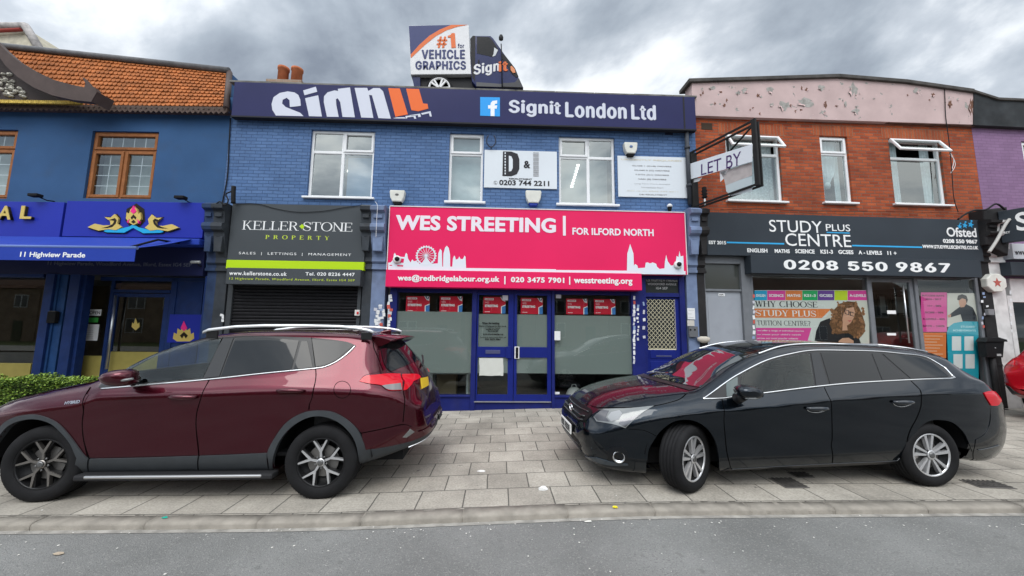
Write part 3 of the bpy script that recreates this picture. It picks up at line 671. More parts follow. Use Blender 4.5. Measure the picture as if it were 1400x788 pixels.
# ------------------------------------------------------------------ dark grey estate agent's sign and its shutter
CHAR = mat('charcoal_panel', (.060, .068, .075), .42, var=.06, vscale=1.2); LIME = mat('lime_vinyl', (.42, .62, .015), .45); LIMET = mat('lime_lettering', (.45, .55, .06), .5)
OFFW = mat('white_lettering', (.76, .77, .77), .45)
n = .16
t = thing('shop_sign', 'dark grey shop sign with serif lettering and lime stripe, above the black roller shutter', 'sign', M_=at_plane(MAIN, -4, 3))
u0, u1, z0, z1 = MAIN.R(318, 279, 497, 369, n); zs0 = MAIN.hit(405, 368.5, n)[1]; zs1 = MAIN.hit(405, 357, n)[1]
z1 = MAIN.hit(405, 280, n)[1]
MB(MAIN.M).box(u0, u1, -n, -.01, zs1, z1, .004).build('panel', CHAR, t, t)
MB(MAIN.M).box(u0-.004, u1+.004, -n-.006, -.012, zs0, zs1-.001, .003).build('stripe', LIME, t, t)
nb = .26
b0, b1, bz0, bz1 = MAIN.R(310, 369.5, 492, 391, nb)
bx = MB(MAIN.M).box(b0, b1, -nb, -.015, bz0, zs0-.001, .004).build('shutter_box', CHAR, t, t)
serif('KELLER·STONE', MAIN, MAIN.R(332, 302, 482.5, 317, n), n, OFFW, t, t, -.02, T=.105, t=.04)
poly_px(MAIN, [(413, 306.5), (416.5, 310), (413, 313.5), (409.5, 310)], n+.004, LIME, t, t, 'dot')
serif('PROPERTY', MAIN, MAIN.R(363, 321.5, 450, 328.5, n), n, LIMET, t, t, .55, T=.16, t=.08)
text('SALES  |  LETTINGS  |  MANAGEMENT', MAIN, MAIN.R(327, 344.5, 480, 351.5, n), n+.002, OFFW, t, t, .0, space=1.25)
text('www.kellerstone.co.uk', MAIN, MAIN.R(314, 371, 392, 377.5, nb), nb+.002, OFFW, bx, t, .02, space=1.15)
text('Tel. 020 8226 4447', MAIN, MAIN.R(418, 372.3, 485, 378, nb), nb+.002, OFFW, bx, t, .02, space=1.1)
text('12 Highview Parade, Woodford Avenue, Ilford, Essex IG4 5EP', MAIN, MAIN.R(314, 379.5, 485, 386, nb), nb+.002, LIMET, bx, t, .01, space=1.2)
# roller shutter
SHUT = mat('shutter_black', (.015, .015, .017), .38, .3, var=.15, vscale=9)
s0, s1, _, sz = MAIN.R(321, 391, 487, 470, 0); szt = bz0+.03
mb = MB(MAIN.M); z = .05; prof = []
while z < szt:
    for q, y in ((0, -.012), (.012, -.024), (.045, -.026), (.062, -.014), (.066, -.004)): prof.append((z+q, y))
    z += .070
A = [mb._v((s0, y, z_)) for z_, y in prof]; B = [mb._v((s1, y, z_)) for z_, y in prof]
for i in range(len(prof)-1): mb.bm.faces.new((A[i], B[i], B[i+1], A[i+1]))
mb.build('roller_shutter', SHUT, bt, bt, flip=False)
mb = MB(MAIN.M); mb.box(s0-.09, s0+.01, -.06, .1, .0, szt+.2, .006); mb.box(s1-.01, s1+.09, -.06, .1, .0, szt+.2, .006); mb.box(s0-.02, s1+.02, .02, .2, 0, 3.2)
mb.build('shutter_guide', mat('shutter_frame', (.05, .055, .06), .45), bt, bt)
kb = thing('key_switch', 'small pale key switch box with a red button beside the black roller shutter', 'switch', M_=at_plane(MAIN, 0, 0))
a = MAIN.R(486, 424, 492, 432, .07); MB(MAIN.M).box(a[0], a[1], -.11, -.055, a[2], a[3], .006).build('casing', mat('pale_plastic', (.62, .60, .58), .5), kb, kb)
a = MAIN.R(488, 426.5, 490.5, 430, .1); MB(MAIN.M).box(a[0], a[1], -.12, -.108, a[2], a[3], .003).build('button', mat('red_plastic', (.5, .03, .03), .4), kb, kb)

# ------------------------------------------------------------------ the pink sign
PINK = mat('pink_vinyl', (.70, .018, .105), .36, var=.04, vscale=.8); PINKW = mat('pale_lettering', (.74, .68, .74), .45); SKYL = mat('skyline_vinyl', (.66, .71, .77), .45)
n = .20
t = thing('shop_sign', 'large pink shop sign with a white city skyline, over the blue office front', 'sign', M_=at_plane(MAIN, -1, 3))
u0, u1 = MAIN.hit(531.5, 325, n)[0], MAIN.hit(937, 325, n)[0]; z1 = MAIN.hit(735, 287, n)[1]; z0 = MAIN.hit(735, 372.6, n)[1]
MB(MAIN.M).box(u0, u1, -n, -.01, z0, z1, .004).build('panel', PINK, t, t)
mb = MB(MAIN.M); mb.box(u0-.006, u1+.006, -n-.012, -.012, z1+.001, z1+.02); mb.box(u1+.001, u1+.016, -n-.012, -.012, z0, z1); mb.box(u0-.014, u0-.001, -n-.012, -.012, z0, z1)
mb.build('edge_trim', mat('white_trim', (.7, .66, .67), .5), t, t)
nl = .27
l0, l1 = MAIN.hit(527, 385, nl)[0], MAIN.hit(877.5, 385, nl)[0]; lz0 = MAIN.hit(700, 394.5, nl)[1]
lp = MB(MAIN.M).box(l0, l1, -nl, -.012, lz0, z0-.002, .005).build('lower_panel', PINK, t, t)
fit = lambda a, b, c, d, k=n: MAIN.R(a, b, c, d, k)
text('WES STREETING', MAIN, (MAIN.hit(541, 305, n)[0], MAIN.hit(760, 305, n)[0], MAIN.hit(650, 316.8, n)[1], MAIN.hit(650, 296.3, n)[1]), n+.003, PINKW, t, t, .025, heavy=.022)
a = fit(769.5, 295.5, 773.5, 322.5); MB(MAIN.M).box(a[0], a[1], -n-.006, -n-.001, a[2], a[3]).build('bar', PINKW, t, t)
text('FOR ILFORD NORTH', MAIN, (MAIN.hit(782.5, 316, n)[0], MAIN.hit(893.5, 316, n)[0], MAIN.hit(838, 322.3, n)[1], MAIN.hit(838, 312.6, n)[1]), n+.003, PINKW, t, t, .02, heavy=.018)
text('wes@redbridgelabour.org.uk', MAIN, (MAIN.hit(543.5, 384, nl)[0], MAIN.hit(683, 384, nl)[0], MAIN.hit(613, 387, nl)[1], MAIN.hit(613, 376.7, nl)[1]), nl+.003, OFFW, lp, t, .02, heavy=.018)
text('|', MAIN, MAIN.R(689.5, 378, 691, 389, nl), nl+.003, OFFW, lp, t, 0)
text('020 3475 7901', MAIN, (MAIN.hit(698.5, 384, nl)[0], MAIN.hit(771.5, 384, nl)[0], MAIN.hit(735, 386.8, nl)[1], MAIN.hit(735, 379.4, nl)[1]), nl+.003, OFFW, lp, t, .03, space=1.08)
text('|', MAIN, MAIN.R(778, 378.5, 779.6, 389.5, nl), nl+.003, OFFW, lp, t, 0)
text('wesstreeting.org', MAIN, (MAIN.hit(784.5, 384, nl)[0], MAIN.hit(864.5, 384, nl)[0], MAIN.hit(824, 390.5, nl)[1], MAIN.hit(824, 380, nl)[1]), nl+.003, OFFW, lp, t, .02, heavy=.018)
o6, k6 = (500, 270), 5.254
left = [(161, 520), (161, 470), (180, 468), (197, 447), (203, 408), (209, 399), (216, 410), (221, 428), (245, 426), (280, 430), (284, 410), (291, 399), (299, 410), (304, 440), (322, 468), (330, 452), (337, 446), (345, 460), (365, 455), (376, 470), (392, 480), (405, 470), (434, 424), (465, 470), (480, 478), (518, 474), (522, 400), (535, 370), (547, 385), (550, 498), (556, 498), (558, 405), (570, 362), (583, 348), (597, 365), (606, 410), (607, 498), (622, 498), (626, 442), (636, 418), (643, 428), (647, 448), (665, 442), (672, 425), (682, 445), (700, 443), (709, 419), (717, 427), (721, 508), (1366, 517), (1366, 541), (161, 521)]
poly_px(MAIN, left, n+.003, SKYL, t, t, 'skyline', .003, o6, k6)
for q in ([(222, 437), (276, 441), (272, 470), (222, 470)], [(172, 486), (190, 486), (190, 492), (172, 492)], [(225, 487), (270, 488), (268, 498), (228, 496)]):
    poly_px(MAIN, q, n+.0045, PINK, t, t, 'skyline_gap', .003, o6, k6)
mb = MB(MAIN.M); c = MAIN.hit(500+434/k6, 270+420/k6, n); r = 66/k6*(MAIN.hit(701, 350, n)[0]-MAIN.hit(700, 350, n)[0])
for k in range(48):
    a, b = 2*math.pi*k/48, 2*math.pi*(k+1)/48
    mb.prism([(c[0]+r*f*math.cos(t_), c[1]+r*f*math.sin(t_)) for f, t_ in ((.90, a), (1.03, a), (1.03, b), (.90, b))], -n-.008, -n-.001)
for k in range(16):
    a = 2*math.pi*k/16; d = Vector((math.cos(a), 0, math.sin(a))); e_ = Vector((-d.z, 0, d.x))*.004
    p = Vector((c[0], 0, c[1])); q = p+d*r*.92
    mb.prism([((p+e_).x, (p+e_).z), ((p-e_).x, (p-e_).z), ((q-e_).x, (q-e_).z), ((q+e_).x, (q+e_).z)], -n-.0075-.00015*k, -n-.001)
for k in range(24):
    a = 2*math.pi*k/24; q = (c[0]+r*1.06*math.cos(a), c[1]+r*1.06*math.sin(a)); w_ = .012
    mb.prism([(q[0]-w_, q[1]-w_), (q[0]+w_, q[1]-w_), (q[0]+w_, q[1]+w_), (q[0]-w_, q[1]+w_)], -n-.0072, -n-.001)
mb.build('wheel_motif', SKYL, t, t)
o7, k7 = (740, 270), 5.254
right = [(-100, 519), (0, 521), (615, 527), (618, 405), (638, 335), (662, 405), (665, 490), (675, 480), (690, 490), (695, 510), (745, 505), (750, 470), (765, 468), (780, 475), (800, 468), (825, 478), (832, 500), (850, 515), (885, 510), (888, 460), (897, 415), (908, 460), (930, 490), (945, 490), (965, 470), (972, 420), (985, 430), (993, 385), (1000, 425), (1020, 420), (1024, 530), (1036, 530), (1036, 555), (0, 545), (-100, 543)]
poly_px(MAIN, right, n+.0048, SKYL, t, t, 'skyline', .003, o7, k7)

# ------------------------------------------------------------------ the blue office front beneath it
ROYAL = mat('royal_blue_paint', (.013, .019, .125), .38, var=.12, vscale=4, dirt=.12)
ROYAL2 = mat('royal_blue_door', (.011, .019, .155), .35, var=.1, vscale=3)
def frosted():
    m = bpy.data.materials.new('frosted_film'); m.use_nodes = True; MATS['frosted_film'] = m
    t = m.node_tree; b = t.nodes['Principled BSDF']; b.inputs['Base Color'].default_value = (.24, .275, .26, 1); b.inputs['Roughness'].default_value = .16; b.inputs['Specular IOR Level'].default_value = .6; b.inputs['Coat Weight'].default_value = .6
    o = t.nodes['Material Output']; a = t.nodes.new('ShaderNodeBsdfTransparent'); a.inputs[0].default_value = (.8, .85, .82, 1); x = t.nodes.new('ShaderNodeMixShader'); x.inputs[0].default_value = .86
    t.links.new(a.outputs[0], x.inputs[1]); t.links.new(b.outputs[0], x.inputs[2]); t.links.new(x.outputs[0], o.inputs[0]); return m
FROST = frosted()
pu = lambda x, n=0: MAIN.hit(x, 470, n)[0]
pzz = lambda y, n=0: MAIN.hit(700, y, n)[1]
zt_ = z0-.05; zg = .02
mb = MB(MAIN.M)
mb.box(pu(531), pu(541), -.05, .12, zg, zt_, .006)
mb.box(pu(644.5), pu(651), -.05, .12, zg, zt_, .006); mb.box(pu(754), pu(758), -.05, .12, zg, zt_, .006); mb.box(pu(863.5), pu(881), -.05, .12, zg, zt_, .006)
mb.box(pu(541), pu(644.5), -.03, .12, zg, pzz(543), .004); mb.box(pu(541), pu(644.5), -.06, .12, pzz(543), pzz(540.5), .006)
mb.box(pu(758), pu(863.5), -.03, .12, zg, pzz(543), .004); mb.box(pu(758), pu(863.5), -.06, .12, pzz(543), pzz(540.5), .006)
mb.box(pu(541), pu(863.5), -.03, .12, pzz(402), zt_, .004)
mb.box(pu(651), pu(754), -.02, .12, zg, pzz(550), .004)
sf = mb.build('shopfront_frame', ROYAL, bt, bt)
MB(MAIN.M).box(pu(650), pu(753), -.06, .0, pzz(549.6), pzz(548.6)).build('threshold', mat('aluminium', (.55, .55, .56), .35, .8), sf, bt)
def pane(x0, y0, x1, y1, fy0=None, fy1=None, off=.0, parent=None):
    a, b, c, d = pu(x0), pu(x1), pzz(y1), pzz(y0); p = parent or sf
    if fy0: MB(MAIN.M).quad((a, off+.012, pzz(fy1)), (b, off+.012, pzz(fy1)), (b, off+.012, pzz(fy0)), (a, off+.012, pzz(fy0))).build('frosted_film', FROST, p, bt, flip=False)
    MB(MAIN.M).quad((a, off, c), (b, off, c), (b, off, d), (a, off, d)).build('glass', SHOPGLASS, p, bt, flip=False)
pane(541, 402, 644.5, 540.5, 427.5, 510.5)
pane(758, 402, 863.5, 540.5, 430.5, 511)
for x0, x1, q0, q1 in ((651.5, 702, 653.5, 694.5), (702.6, 753.5, 706.5, 748)):
    mb = MB(MAIN.M); a, b = pu(x0), pu(x1)
    mb.box(a, pu(q0), -.02, .03, pzz(548.5), pzz(402), .004); mb.box(pu(q1), b, -.02, .03, pzz(548.5), pzz(402), .004)
    mb.box(pu(q0)-.001, pu(q1)+.001, -.018, .028, pzz(548.5), pzz(539.5), .004); mb.box(pu(q0)-.001, pu(q1)+.001, -.018, .028, pzz(489), pzz(474.5), .004); mb.box(pu(q0)-.001, pu(q1)+.001, -.018, .028, pzz(404), pzz(402), .002)
    d = mb.build('door', ROYAL2, bt, bt)
    pane(q0, 404, q1, 474.5, 430, 474.5, .004, d); pane(q0, 489, q1, 539.5, 489, 510.5, .004, d)
    if x0 < 700:
        mb = MB(MAIN.M); mb.box(pu(664), pu(684), -.03, -.019, pzz(484), pzz(479), .003); mb.build('letter_plate', mat('silver_blue', (.10, .11, .22), .35, .5), d, bt)
        mb = MB(MAIN.M); mb.box(pu(692), pu(699), -.05, -.019, pzz(490), pzz(474), .004); mb.build('lock_box', ROYAL2, d, bt)
    else:
        mb = MB(MAIN.M); mb.box(pu(703.5), pu(710), -.035, -.019, pzz(490.5), pzz(474), .004); h = mb.build('lock_plate', mat('white_plate', (.7, .7, .7), .4), d, bt)
        mb = MB(MAIN.M); mb.box(pu(705), pu(708.5), -.045, -.034, pzz(489.5), pzz(475), .004); mb.build('lock_cover', BLACK, h, bt)
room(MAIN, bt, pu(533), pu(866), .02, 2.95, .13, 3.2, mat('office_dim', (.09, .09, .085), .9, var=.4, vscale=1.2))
# interior furniture glimpsed under the film
desk = mat('desk_white', (.5, .55, .54), .6)
mb = MB(MAIN.M); mb.box(pu(580), pu(642), .5, 1.0, .70, .74, .004)
for x in (584, 636): mb.box(pu(x), pu(x)+.05, .5, .55, .05, .70); mb.box(pu(x), pu(x)+.05, .95, 1.0, .05, .70)
tag(mb.build('office_desk', desk), 'white desk seen through the left window of the blue office front', 'desk')
MB(MAIN.M).box(pu(590), pu(619), .8, 1.2, .03, .69, .004).build('cabinet', mat('cabinet_wood', (.30, .24, .16), .7)); cb = bpy.data.objects['cabinet']; tag(cb, 'low tan cabinet under the desk in the left window of the blue office front', 'cabinet')
ch = thing('office_chair', 'dark office chair seen through the right window of the blue office front', 'chair', M_=at_plane(MAIN, pu(785), 0, -.7)); F = ch.matrix_world
dk = mat('chair_fabric', (.035, .035, .04), .9)
MB(F).box(-.24, .24, -.22, .22, .42, .50, .03).build('seat', dk, ch, ch); MB(F).box(-.22, .22, .18, .25, .55, 1.0, .03).build('backrest', dk, ch, ch)
mb = MB(F); mb.tube([(0, 0, .08), (0, 0, .42)], .03)
for k in range(5): mb.tube([(0, 0, .10), (.28*math.cos(k*1.257), .28*math.sin(k*1.257), .05)], .02)
mb.build('base', dk, ch, ch)
bg_ = thing('white_bag', 'pale bag lying on the floor inside the right window of the blue office front', 'bag', M_=at_plane(MAIN, pu(790), 0, -.45)); F = bg_.matrix_world
MB(F).lathe([(.12, .03), (.17, .08), (.16, .25), (.11, .38), (.06, .42)], (0, 0, .02), 'z', 14, 1.2, .7).build('sack', mat('bag_pale', (.5, .5, .48), .8, bump=.4, bscale=12), bg_, bg_)
MB(F).tube([(-.06, 0, .42), (-.04, 0, .50), (.04, 0, .50), (.06, 0, .42)], .012).build('strap', mat('bag_pale', (.5, .5, .48)), bg_, bg_)
# red window posters
RED = mat('poster_red', (.52, .012, .035), .45); PWH = mat('poster_white', (.75, .75, .75), .5); PBU = mat('poster_blue', (.05, .18, .45), .5); PNV = mat('poster_navy', (.03, .04, .12), .5)
PP = [(555.5, 405, 587, 427.5), (601.5, 405.3, 632, 427.8), (661, 406, 691, 429), (712, 407.3, 742, 429.8), (774, 408.5, 803.5, 430.2), (812, 409, 841.5, 430.3)]
PL = ['red campaign poster in the left window, first from the left', 'red campaign poster in the left window, beside the left door leaf', 'red campaign poster in the left leaf of the blue double door', 'red campaign poster in the right leaf of the blue double door', 'red campaign poster in the right window, beside the right door leaf', 'red campaign poster in the right window, farthest to the right']
def poster(q, label):
    u0, u1, z0, z1 = MAIN.R(*q, -.02); t = thing('window_poster', label, 'poster', M_=at_plane(MAIN, u0, z0, -.02), group='red posters in the office windows')
    w, h = u1-u0, z1-z0; X = lambda f: u0+w*f; Z = lambda f: z0+h*f
    MB(MAIN.M).box(u0, u1, .02, .024, z0, z1).build('sheet', RED, t, t)
    MB(MAIN.M).box(X(.06), X(.46), .0175, .0199, Z(.80), Z(.92)).build('panel', PWH, t, t)
    text('LABOUR', MAIN, (X(.09), X(.43), Z(.825), Z(.895)), -.0172, RED, t, t, .03, depth=.0006)
    text('WES', MAIN, (X(.07), X(.26), Z(.60), Z(.72)), -.0195, mat('poster_pink', (.7, .35, .38), .5), t, t, .02, depth=.001)
    text('STREETING', MAIN, (X(.07), X(.66), Z(.38), Z(.53)), -.0195, PWH, t, t, .05, depth=.001)
    text('vote', MAIN, (X(.07), X(.3), Z(.08), Z(.13)), -.0195, PWH, t, t, .03, depth=.001)
    bm_ = MB(MAIN.M)
    for p, e in (([(X(.76), Z(1)), (X(.98), Z(1)), (X(.98), Z(.72)), (X(.86), Z(.78))], .0193), ([(X(.80), Z(.42)), (X(1), Z(.55)), (X(1), Z(.0)), (X(.80), Z(.0))], .0193)): bm_.prism(p, e, .0199)
    bm_.build('corner_white', PWH, t, t)
    bm_ = MB(MAIN.M); bm_.prism([(X(.80), Z(1)), (X(.86), Z(1)), (X(.90), Z(.84)), (X(.87), Z(.82))], .0186, .0192); bm_.prism([(X(.90), Z(.88)), (X(.96), Z(1)), (X(.98), Z(.98)), (X(.93), Z(.80))], .0184, .0192); bm_.build('corner_navy', PNV, t, t)
    MB(MAIN.M).prism([(X(.84), Z(.40)), (X(1), Z(.48)), (X(1), Z(0)), (X(.84), Z(0))], .0182, .0192).build('corner_blue', PBU, t, t)
for q, l in zip(PP, PL): poster(q, l)
# black notice lettering on the left door leaf, white sheet lower down
nt_ = thing('door_notice', 'black address lettering on the frosted upper pane of the left blue door leaf', 'notice', M_=at_plane(MAIN, pu(673), pzz(455)))
for s_, q in (('Wes Streeting', (659, 440.5, 683, 444)), ('Member of Parliament for Ilford North', (655, 445.2, 692, 447)), ('12 Highview Parade', (663, 448, 684, 449.6)), ('Woodford Avenue', (664, 450, 682, 451.6)), ('Ilford IG4 5EP', (667, 452, 681, 453.8)), ('www.wesstreeting.org', (660, 456, 688, 458.5)), ('To book an appointment please call', (656, 460.5, 692, 462.2)), ('020 3475 7901', (663, 463, 684, 465.2))):
    text(s_, MAIN, MAIN.R(*q, .0), .002, BLACK, nt_, nt_, .05, depth=.001)
mb = MB(MAIN.M); a, b, c, d = pu(656), pu(688.5), pzz(514), pzz(490)
G = [[mb._v((a+(b-a)*i/6+.006*math.sin(j*1.3), -.004-.006*abs(math.sin(i*1.1+j*.7)), c+(d-c)*j/4+(.006*math.sin(i*1.7) if j == 0 else 0))) for i in range(7)] for j in range(5)]
for p, q in zip(G, G[1:]):
    for i in range(6): mb.bm.faces.new((p[i], p[i+1], q[i+1], q[i]))
tag(mb.build('paper_sheet', mat('paper_offwhite', (.55, .56, .52), .8)), 'blank off white sheet taped to the lower pane of the left blue door leaf', 'paper')
# small notices on the glass
def plaque(name, label, cat, pl, q, n, m, th=.004, extra=None):
    u0, u1, z0, z1 = pl.R(*q, n); t = thing(name, label, cat, M_=at_plane(pl, u0, z0, n))
    MB(pl.M).box(u0, u1, -n-th, -n, z0, z1, min(.002, th*.3)).build('plate', m, t, t)
    if extra: extra(t)
    return t
INK = mat('ink_grey', (.12, .12, .12), .6)
def lines(pl, q, n, k=4):
    def f(t):
        x0, y0, x1, y1 = q; mb = MB(pl.M); rnd = random.Random(int(x0*7+y0))
        for i in range(k):
            yy = y0+(y1-y0)*(.18+.66*i/max(1, k-1)); a = pl.hit(x0+(x1-x0)*.12, yy, n); b = pl.hit(x0+(x1-x0)*(.55+.33*rnd.random()), yy, n); h = abs(a[1]-b[1])*.0+.004
            mb.box(a[0], b[0], -n-.0012-.004, -n-.004, a[1]-h/2, a[1]+h/2)
        mb.build('printed_lines', INK, t, t)
    return f
WP = mat('white_plastic', (.68, .69, .70), .4)
plaque('door_sticker', 'small pale sticker at the top right of the left blue door leaf', 'sticker', MAIN, (687, 404, 694.5, 411), .001, mat('sticker_pale', (.5, .5, .55), .5), .001)
plaque('window_sticker', 'small pale sticker at the top left corner of the right office window', 'sticker', MAIN, (760, 402.5, 767, 408), .001, mat('sticker_pale', (.5, .5, .55), .5), .001)
plaque('window_sticker', 'small white sticker at the bottom left corner of the right office window', 'sticker', MAIN, (758.5, 536, 765, 539.3), .001, WP, .001)
def keypad(t):
    u0, u1, z0, z1 = MAIN.R(760, 455, 764, 460.5, .05); MB(MAIN.M).lathe([(.02, 0), (.02, -.006), (.014, -.01)], ((u0+u1)/2, -.05, z1), 'y', 12).build('camera_eye', BLACK, t, t)
    mb = MB(MAIN.M)
    for i in range(2): mb.box(u0, u1, -.056, -.049, z0-.015-i*.04, z0+.01-i*.04, .002)
    mb.build('button', mat('alu_button', (.4, .4, .42), .4, .6), t, t)
plaque('entry_intercom', 'white entry intercom fixed beside the right blue door leaf', 'intercom', MAIN, (758, 453, 766, 465.5), .05, WP, .02, keypad)
# sticker strip on the blue post, more on the pilaster
def stickers(name, label, pl, x0, x1, y0, y1, cnt, n, sd, size=(3.2, 4.6), parent=None):
    rnd = random.Random(sd); t = thing(name, label, 'stickers', M_=at_plane(pl, *pl.hit((x0+x1)/2, (y0+y1)/2, n), n))
    ms = [mat('sticker_white', (.68, .69, .7), .5)]*5+[mat('sticker_pale', (.5, .5, .55), .5)]*2+[mat('sticker_red', (.5, .10, .08), .5), mat('sticker_blue', (.25, .33, .5), .5)]
    for k in range(cnt):
        yy = y0+(y1-y0)*(k+.5)/cnt+rnd.uniform(-1, 1); xx = rnd.uniform(x0, x1); w = size[0]*rnd.uniform(.7, 1.2)/2; h = size[1]*rnd.uniform(.6, 1.15)/2; r = rnd.uniform(-.2, .2)
        pts = [(xx+a*w*math.cos(r)-b*h*math.sin(r), yy+a*w*math.sin(r)+b*h*math.cos(r)) for a, b in ((-1, -1), (1, -1), (1, 1), (-1, 1))]
        q = [pl.hit(*p, n) for p in pts]
        if _area(q) < 0: q = q[::-1]
        MB(pl.M).prism(q, -n-.001-.0004*(k % 5), -n).build('sticker', ms[rnd.randrange(len(ms))], t, t)
    return t
stickers('sticker_column', 'ragged column of white and red stickers down the blue post beside the right office window', MAIN, 866.5, 867.5, 405, 497, 16, .052, 3, (3.0, 5.2))
stickers('sticker_column', 'loose second row of small stickers on the blue post beside the mesh fronted door', MAIN, 871, 873, 416, 466, 9, .054, 5, (2.6, 4))
stickers('sticker_column', 'white stickers on the blue door frame left of the mesh fronted door', MAIN, 879.5, 880.8, 410, 466, 5, .054, 9, (3, 5))
stickers('sticker_patch', 'patch of torn paper stickers on the pale blue pilaster right of the roller shutter', MAIN, 513, 526, 418, 448, 22, .075, 11, (4, 4.5))
stickers('sticker_column', 'torn stickers on the edge of the blue office front beside the pale blue pilaster', MAIN, 531, 535, 404, 447, 10, .056, 13, (4, 5))
stickers('sticker_patch', 'two orange and white stickers on the grey pilaster left of the roller shutter', MAIN, 303, 305, 428, 441, 3, .075, 15, (4, 5))

# residential door with its mesh pane
mb = MB(MAIN.M)
mb.box(pu(881), pu(884.5), -.03, .1, zg, zt_+.04, .005); mb.box(pu(931), pu(938.5), -.03, .1, zg, zt_+.04, .005)
mb.box(pu(884.5), pu(931), -.02, .1, pzz(403.5), pzz(398), .004); mb.box(pu(884.5), pu(931), -.02, .1, pzz(379), zt_+.04, .004)
df = mb.build('door_frame', ROYAL, bt, bt)
MB(MAIN.M).box(pu(884.5), pu(931), .02, .04, pzz(398), pzz(379)).build('fanlight', mat('fanlight_dark', (.03, .035, .035), .12), df, bt)
mb = MB(MAIN.M); a0, a1 = pu(884.5), pu(931)
mb.box(a0, pu(887), .03, .07, .04, pzz(403.5), .003); mb.box(pu(925), a1, .03, .07, .04, pzz(403.5), .003)
mb.box(pu(887), pu(925), .031, .069, pzz(406.5), pzz(403.5), .003); mb.box(pu(887), pu(925), .031, .069, .04, pzz(476), .003)
mb.box(pu(889), pu(923), .018, .032, pzz(489), pzz(477.5), .006); mb.box(pu(889), pu(923), .018, .032, .15, pzz(493), .006)
d = mb.build('door', ROYAL2, bt, bt)
MB(MAIN.M).box(pu(897), pu(918), .010, .02, pzz(486.5), pzz(484.5), .002).build('letter_plate', mat('silver_blue', (.10, .11, .22), .35, .5), d, bt)
MB(MAIN.M).quad((pu(887), .06, pzz(476)), (pu(925), .06, pzz(476)), (pu(925), .06, pzz(406.5)), (pu(887), .06, pzz(406.5))).build('glass', mat('door_glass_dark', (.045, .05, .05), .15), d, bt)
mb = MB(MAIN.M); a, b, c, e = pu(886.5), pu(925.5), pzz(476), pzz(406.5); nx, nz = 7, 11
def zigzag(sgn):
    for i in range(nx+1):
        pts = []
        for j in range(nz*2+1):
            x = a+(b-a)*(i+ (.5*sgn if j % 2 else 0))/nx; pts.append((min(max(x, a), b), .035 if sgn > 0 else .043, c+(e-c)*j/(nz*2)))
        mb.tube(pts, .007, 5)
zigzag(1); zigzag(-1); mb.box(a, b, .03, .05, c-.012, c+.01)
mb.build('mesh_grille', mat('grille_cream', (.62, .58, .42), .5), d, bt)
ft = thing('address_lettering', 'white address lettering on the dark fanlight over the mesh fronted door', 'lettering', M_=at_plane(MAIN, pu(907), pzz(388)))
for s_, q in (('12a HIGHVIEW PARADE', (883.5, 380.5, 926.5, 385.5)), ('WOODFORD AVENUE', (885.5, 387, 925, 390.5)), ('IG4 5EP', (897, 392.5, 913, 396))):
    text(s_, MAIN, MAIN.R(*q, -.015), -.018, mat('faded_lettering', (.42, .43, .43), .6), ft, ft, 0.0, depth=.001)

# ------------------------------------------------------------------ boards and boxes on the upper wall
BOARD = mat('board_white', (.62, .66, .70), .45, var=.03, vscale=1); DK = mat('dark_ink', (.03, .03, .035), .5); PALE = mat('faded_cream', (.62, .58, .48), .6); MID = mat('grey_ink', (.28, .28, .29), .6)
u0, u1 = MAIN.hit(662, 230, .03)[0], MAIN.hit(761.5, 230, .03)[0]; zb0, zb1 = MAIN.hit(711, 257.5, .03)[1], MAIN.hit(711, 206.3, .03)[1]
t = thing('recruitment_board', 'white board with a big dark letter and phone number, beside the narrow upstairs window', 'sign', M_=at_plane(MAIN, u0, zb0))
MB(MAIN.M).box(u0, u1, -.03, -.003, zb0, zb1, .003).build('panel', BOARD, t, t)
poly_px(MAIN, [(341, 417), (385, 418), (418, 430), (428, 460), (428, 510), (415, 538), (385, 549), (338, 548)], .032, DK, t, t, 'big_letter', .003, (600, 100), 3.889)
poly_px(MAIN, [(372, 440), (385, 443), (393, 460), (393, 505), (385, 522), (372, 524)], .0365, BOARD, t, t, 'letter_gap', .002, (600, 100), 3.889)
mb = MB(MAIN.M)
for k in range(8):
    a = MAIN.hit(600+352/3.889, 100+(424+k*15.5)/3.889, .037); mb.box(a[0]-.01, a[0]+.016, -.0385, -.034, a[1]-.03, a[1]+.012)
mb.build('road_dashes', BOARD, t, t)
text('&', MAIN, MAIN.R(716, 220, 725, 230.5, .03), .032, DK, t, t, .03)
mb = MB(MAIN.M)
for k in range(18):
    y = 209+k*1.85; a = MAIN.hit(729, y, .032); b = MAIN.hit(736.5, y, .032); mb.box(a[0], b[0], -.035, -.031, a[1]-.009*(1+(k*7 % 3)*.3), a[1]+.004)
mb.build('bar_letter', MID, t, t)
text('RECRUITMENT', MAIN, MAIN.R(696, 243.7, 727.5, 246.3, .03), .032, DK, t, t, .03)
text('0203 744 2211', MAIN, (MAIN.hit(682.5, 250, .03)[0], MAIN.hit(751, 250, .03)[0], MAIN.hit(717, 254.2, .03)[1], MAIN.hit(717, 247, .03)[1]), .032, DK, t, t, .025)
mb = MB(MAIN.M); c = MAIN.hit(677.5, 250, .032)
for k in range(20):
    a, b = 2*math.pi*k/20, 2*math.pi*(k+1)/20; mb.prism([(c[0]+.042*f*math.cos(q), c[1]+.042*f*math.sin(q)) for f, q in ((.85, a), (1, a), (1, b), (.85, b))], -.035, -.031)
mb.tube([(c[0]-.012, -.034, c[1]+.02), (c[0]-.016, -.034, c[1]), (c[0]+.012, -.034, c[1]-.02)], .006, 6); mb.build('phone_mark', MID, t, t)
u0, u1 = MAIN.hit(845, 242, .03)[0], MAIN.hit(938.5, 242, .03)[0]; zb0, zb1 = MAIN.hit(892, 270, .03)[1], MAIN.hit(892, 214.3, .03)[1]
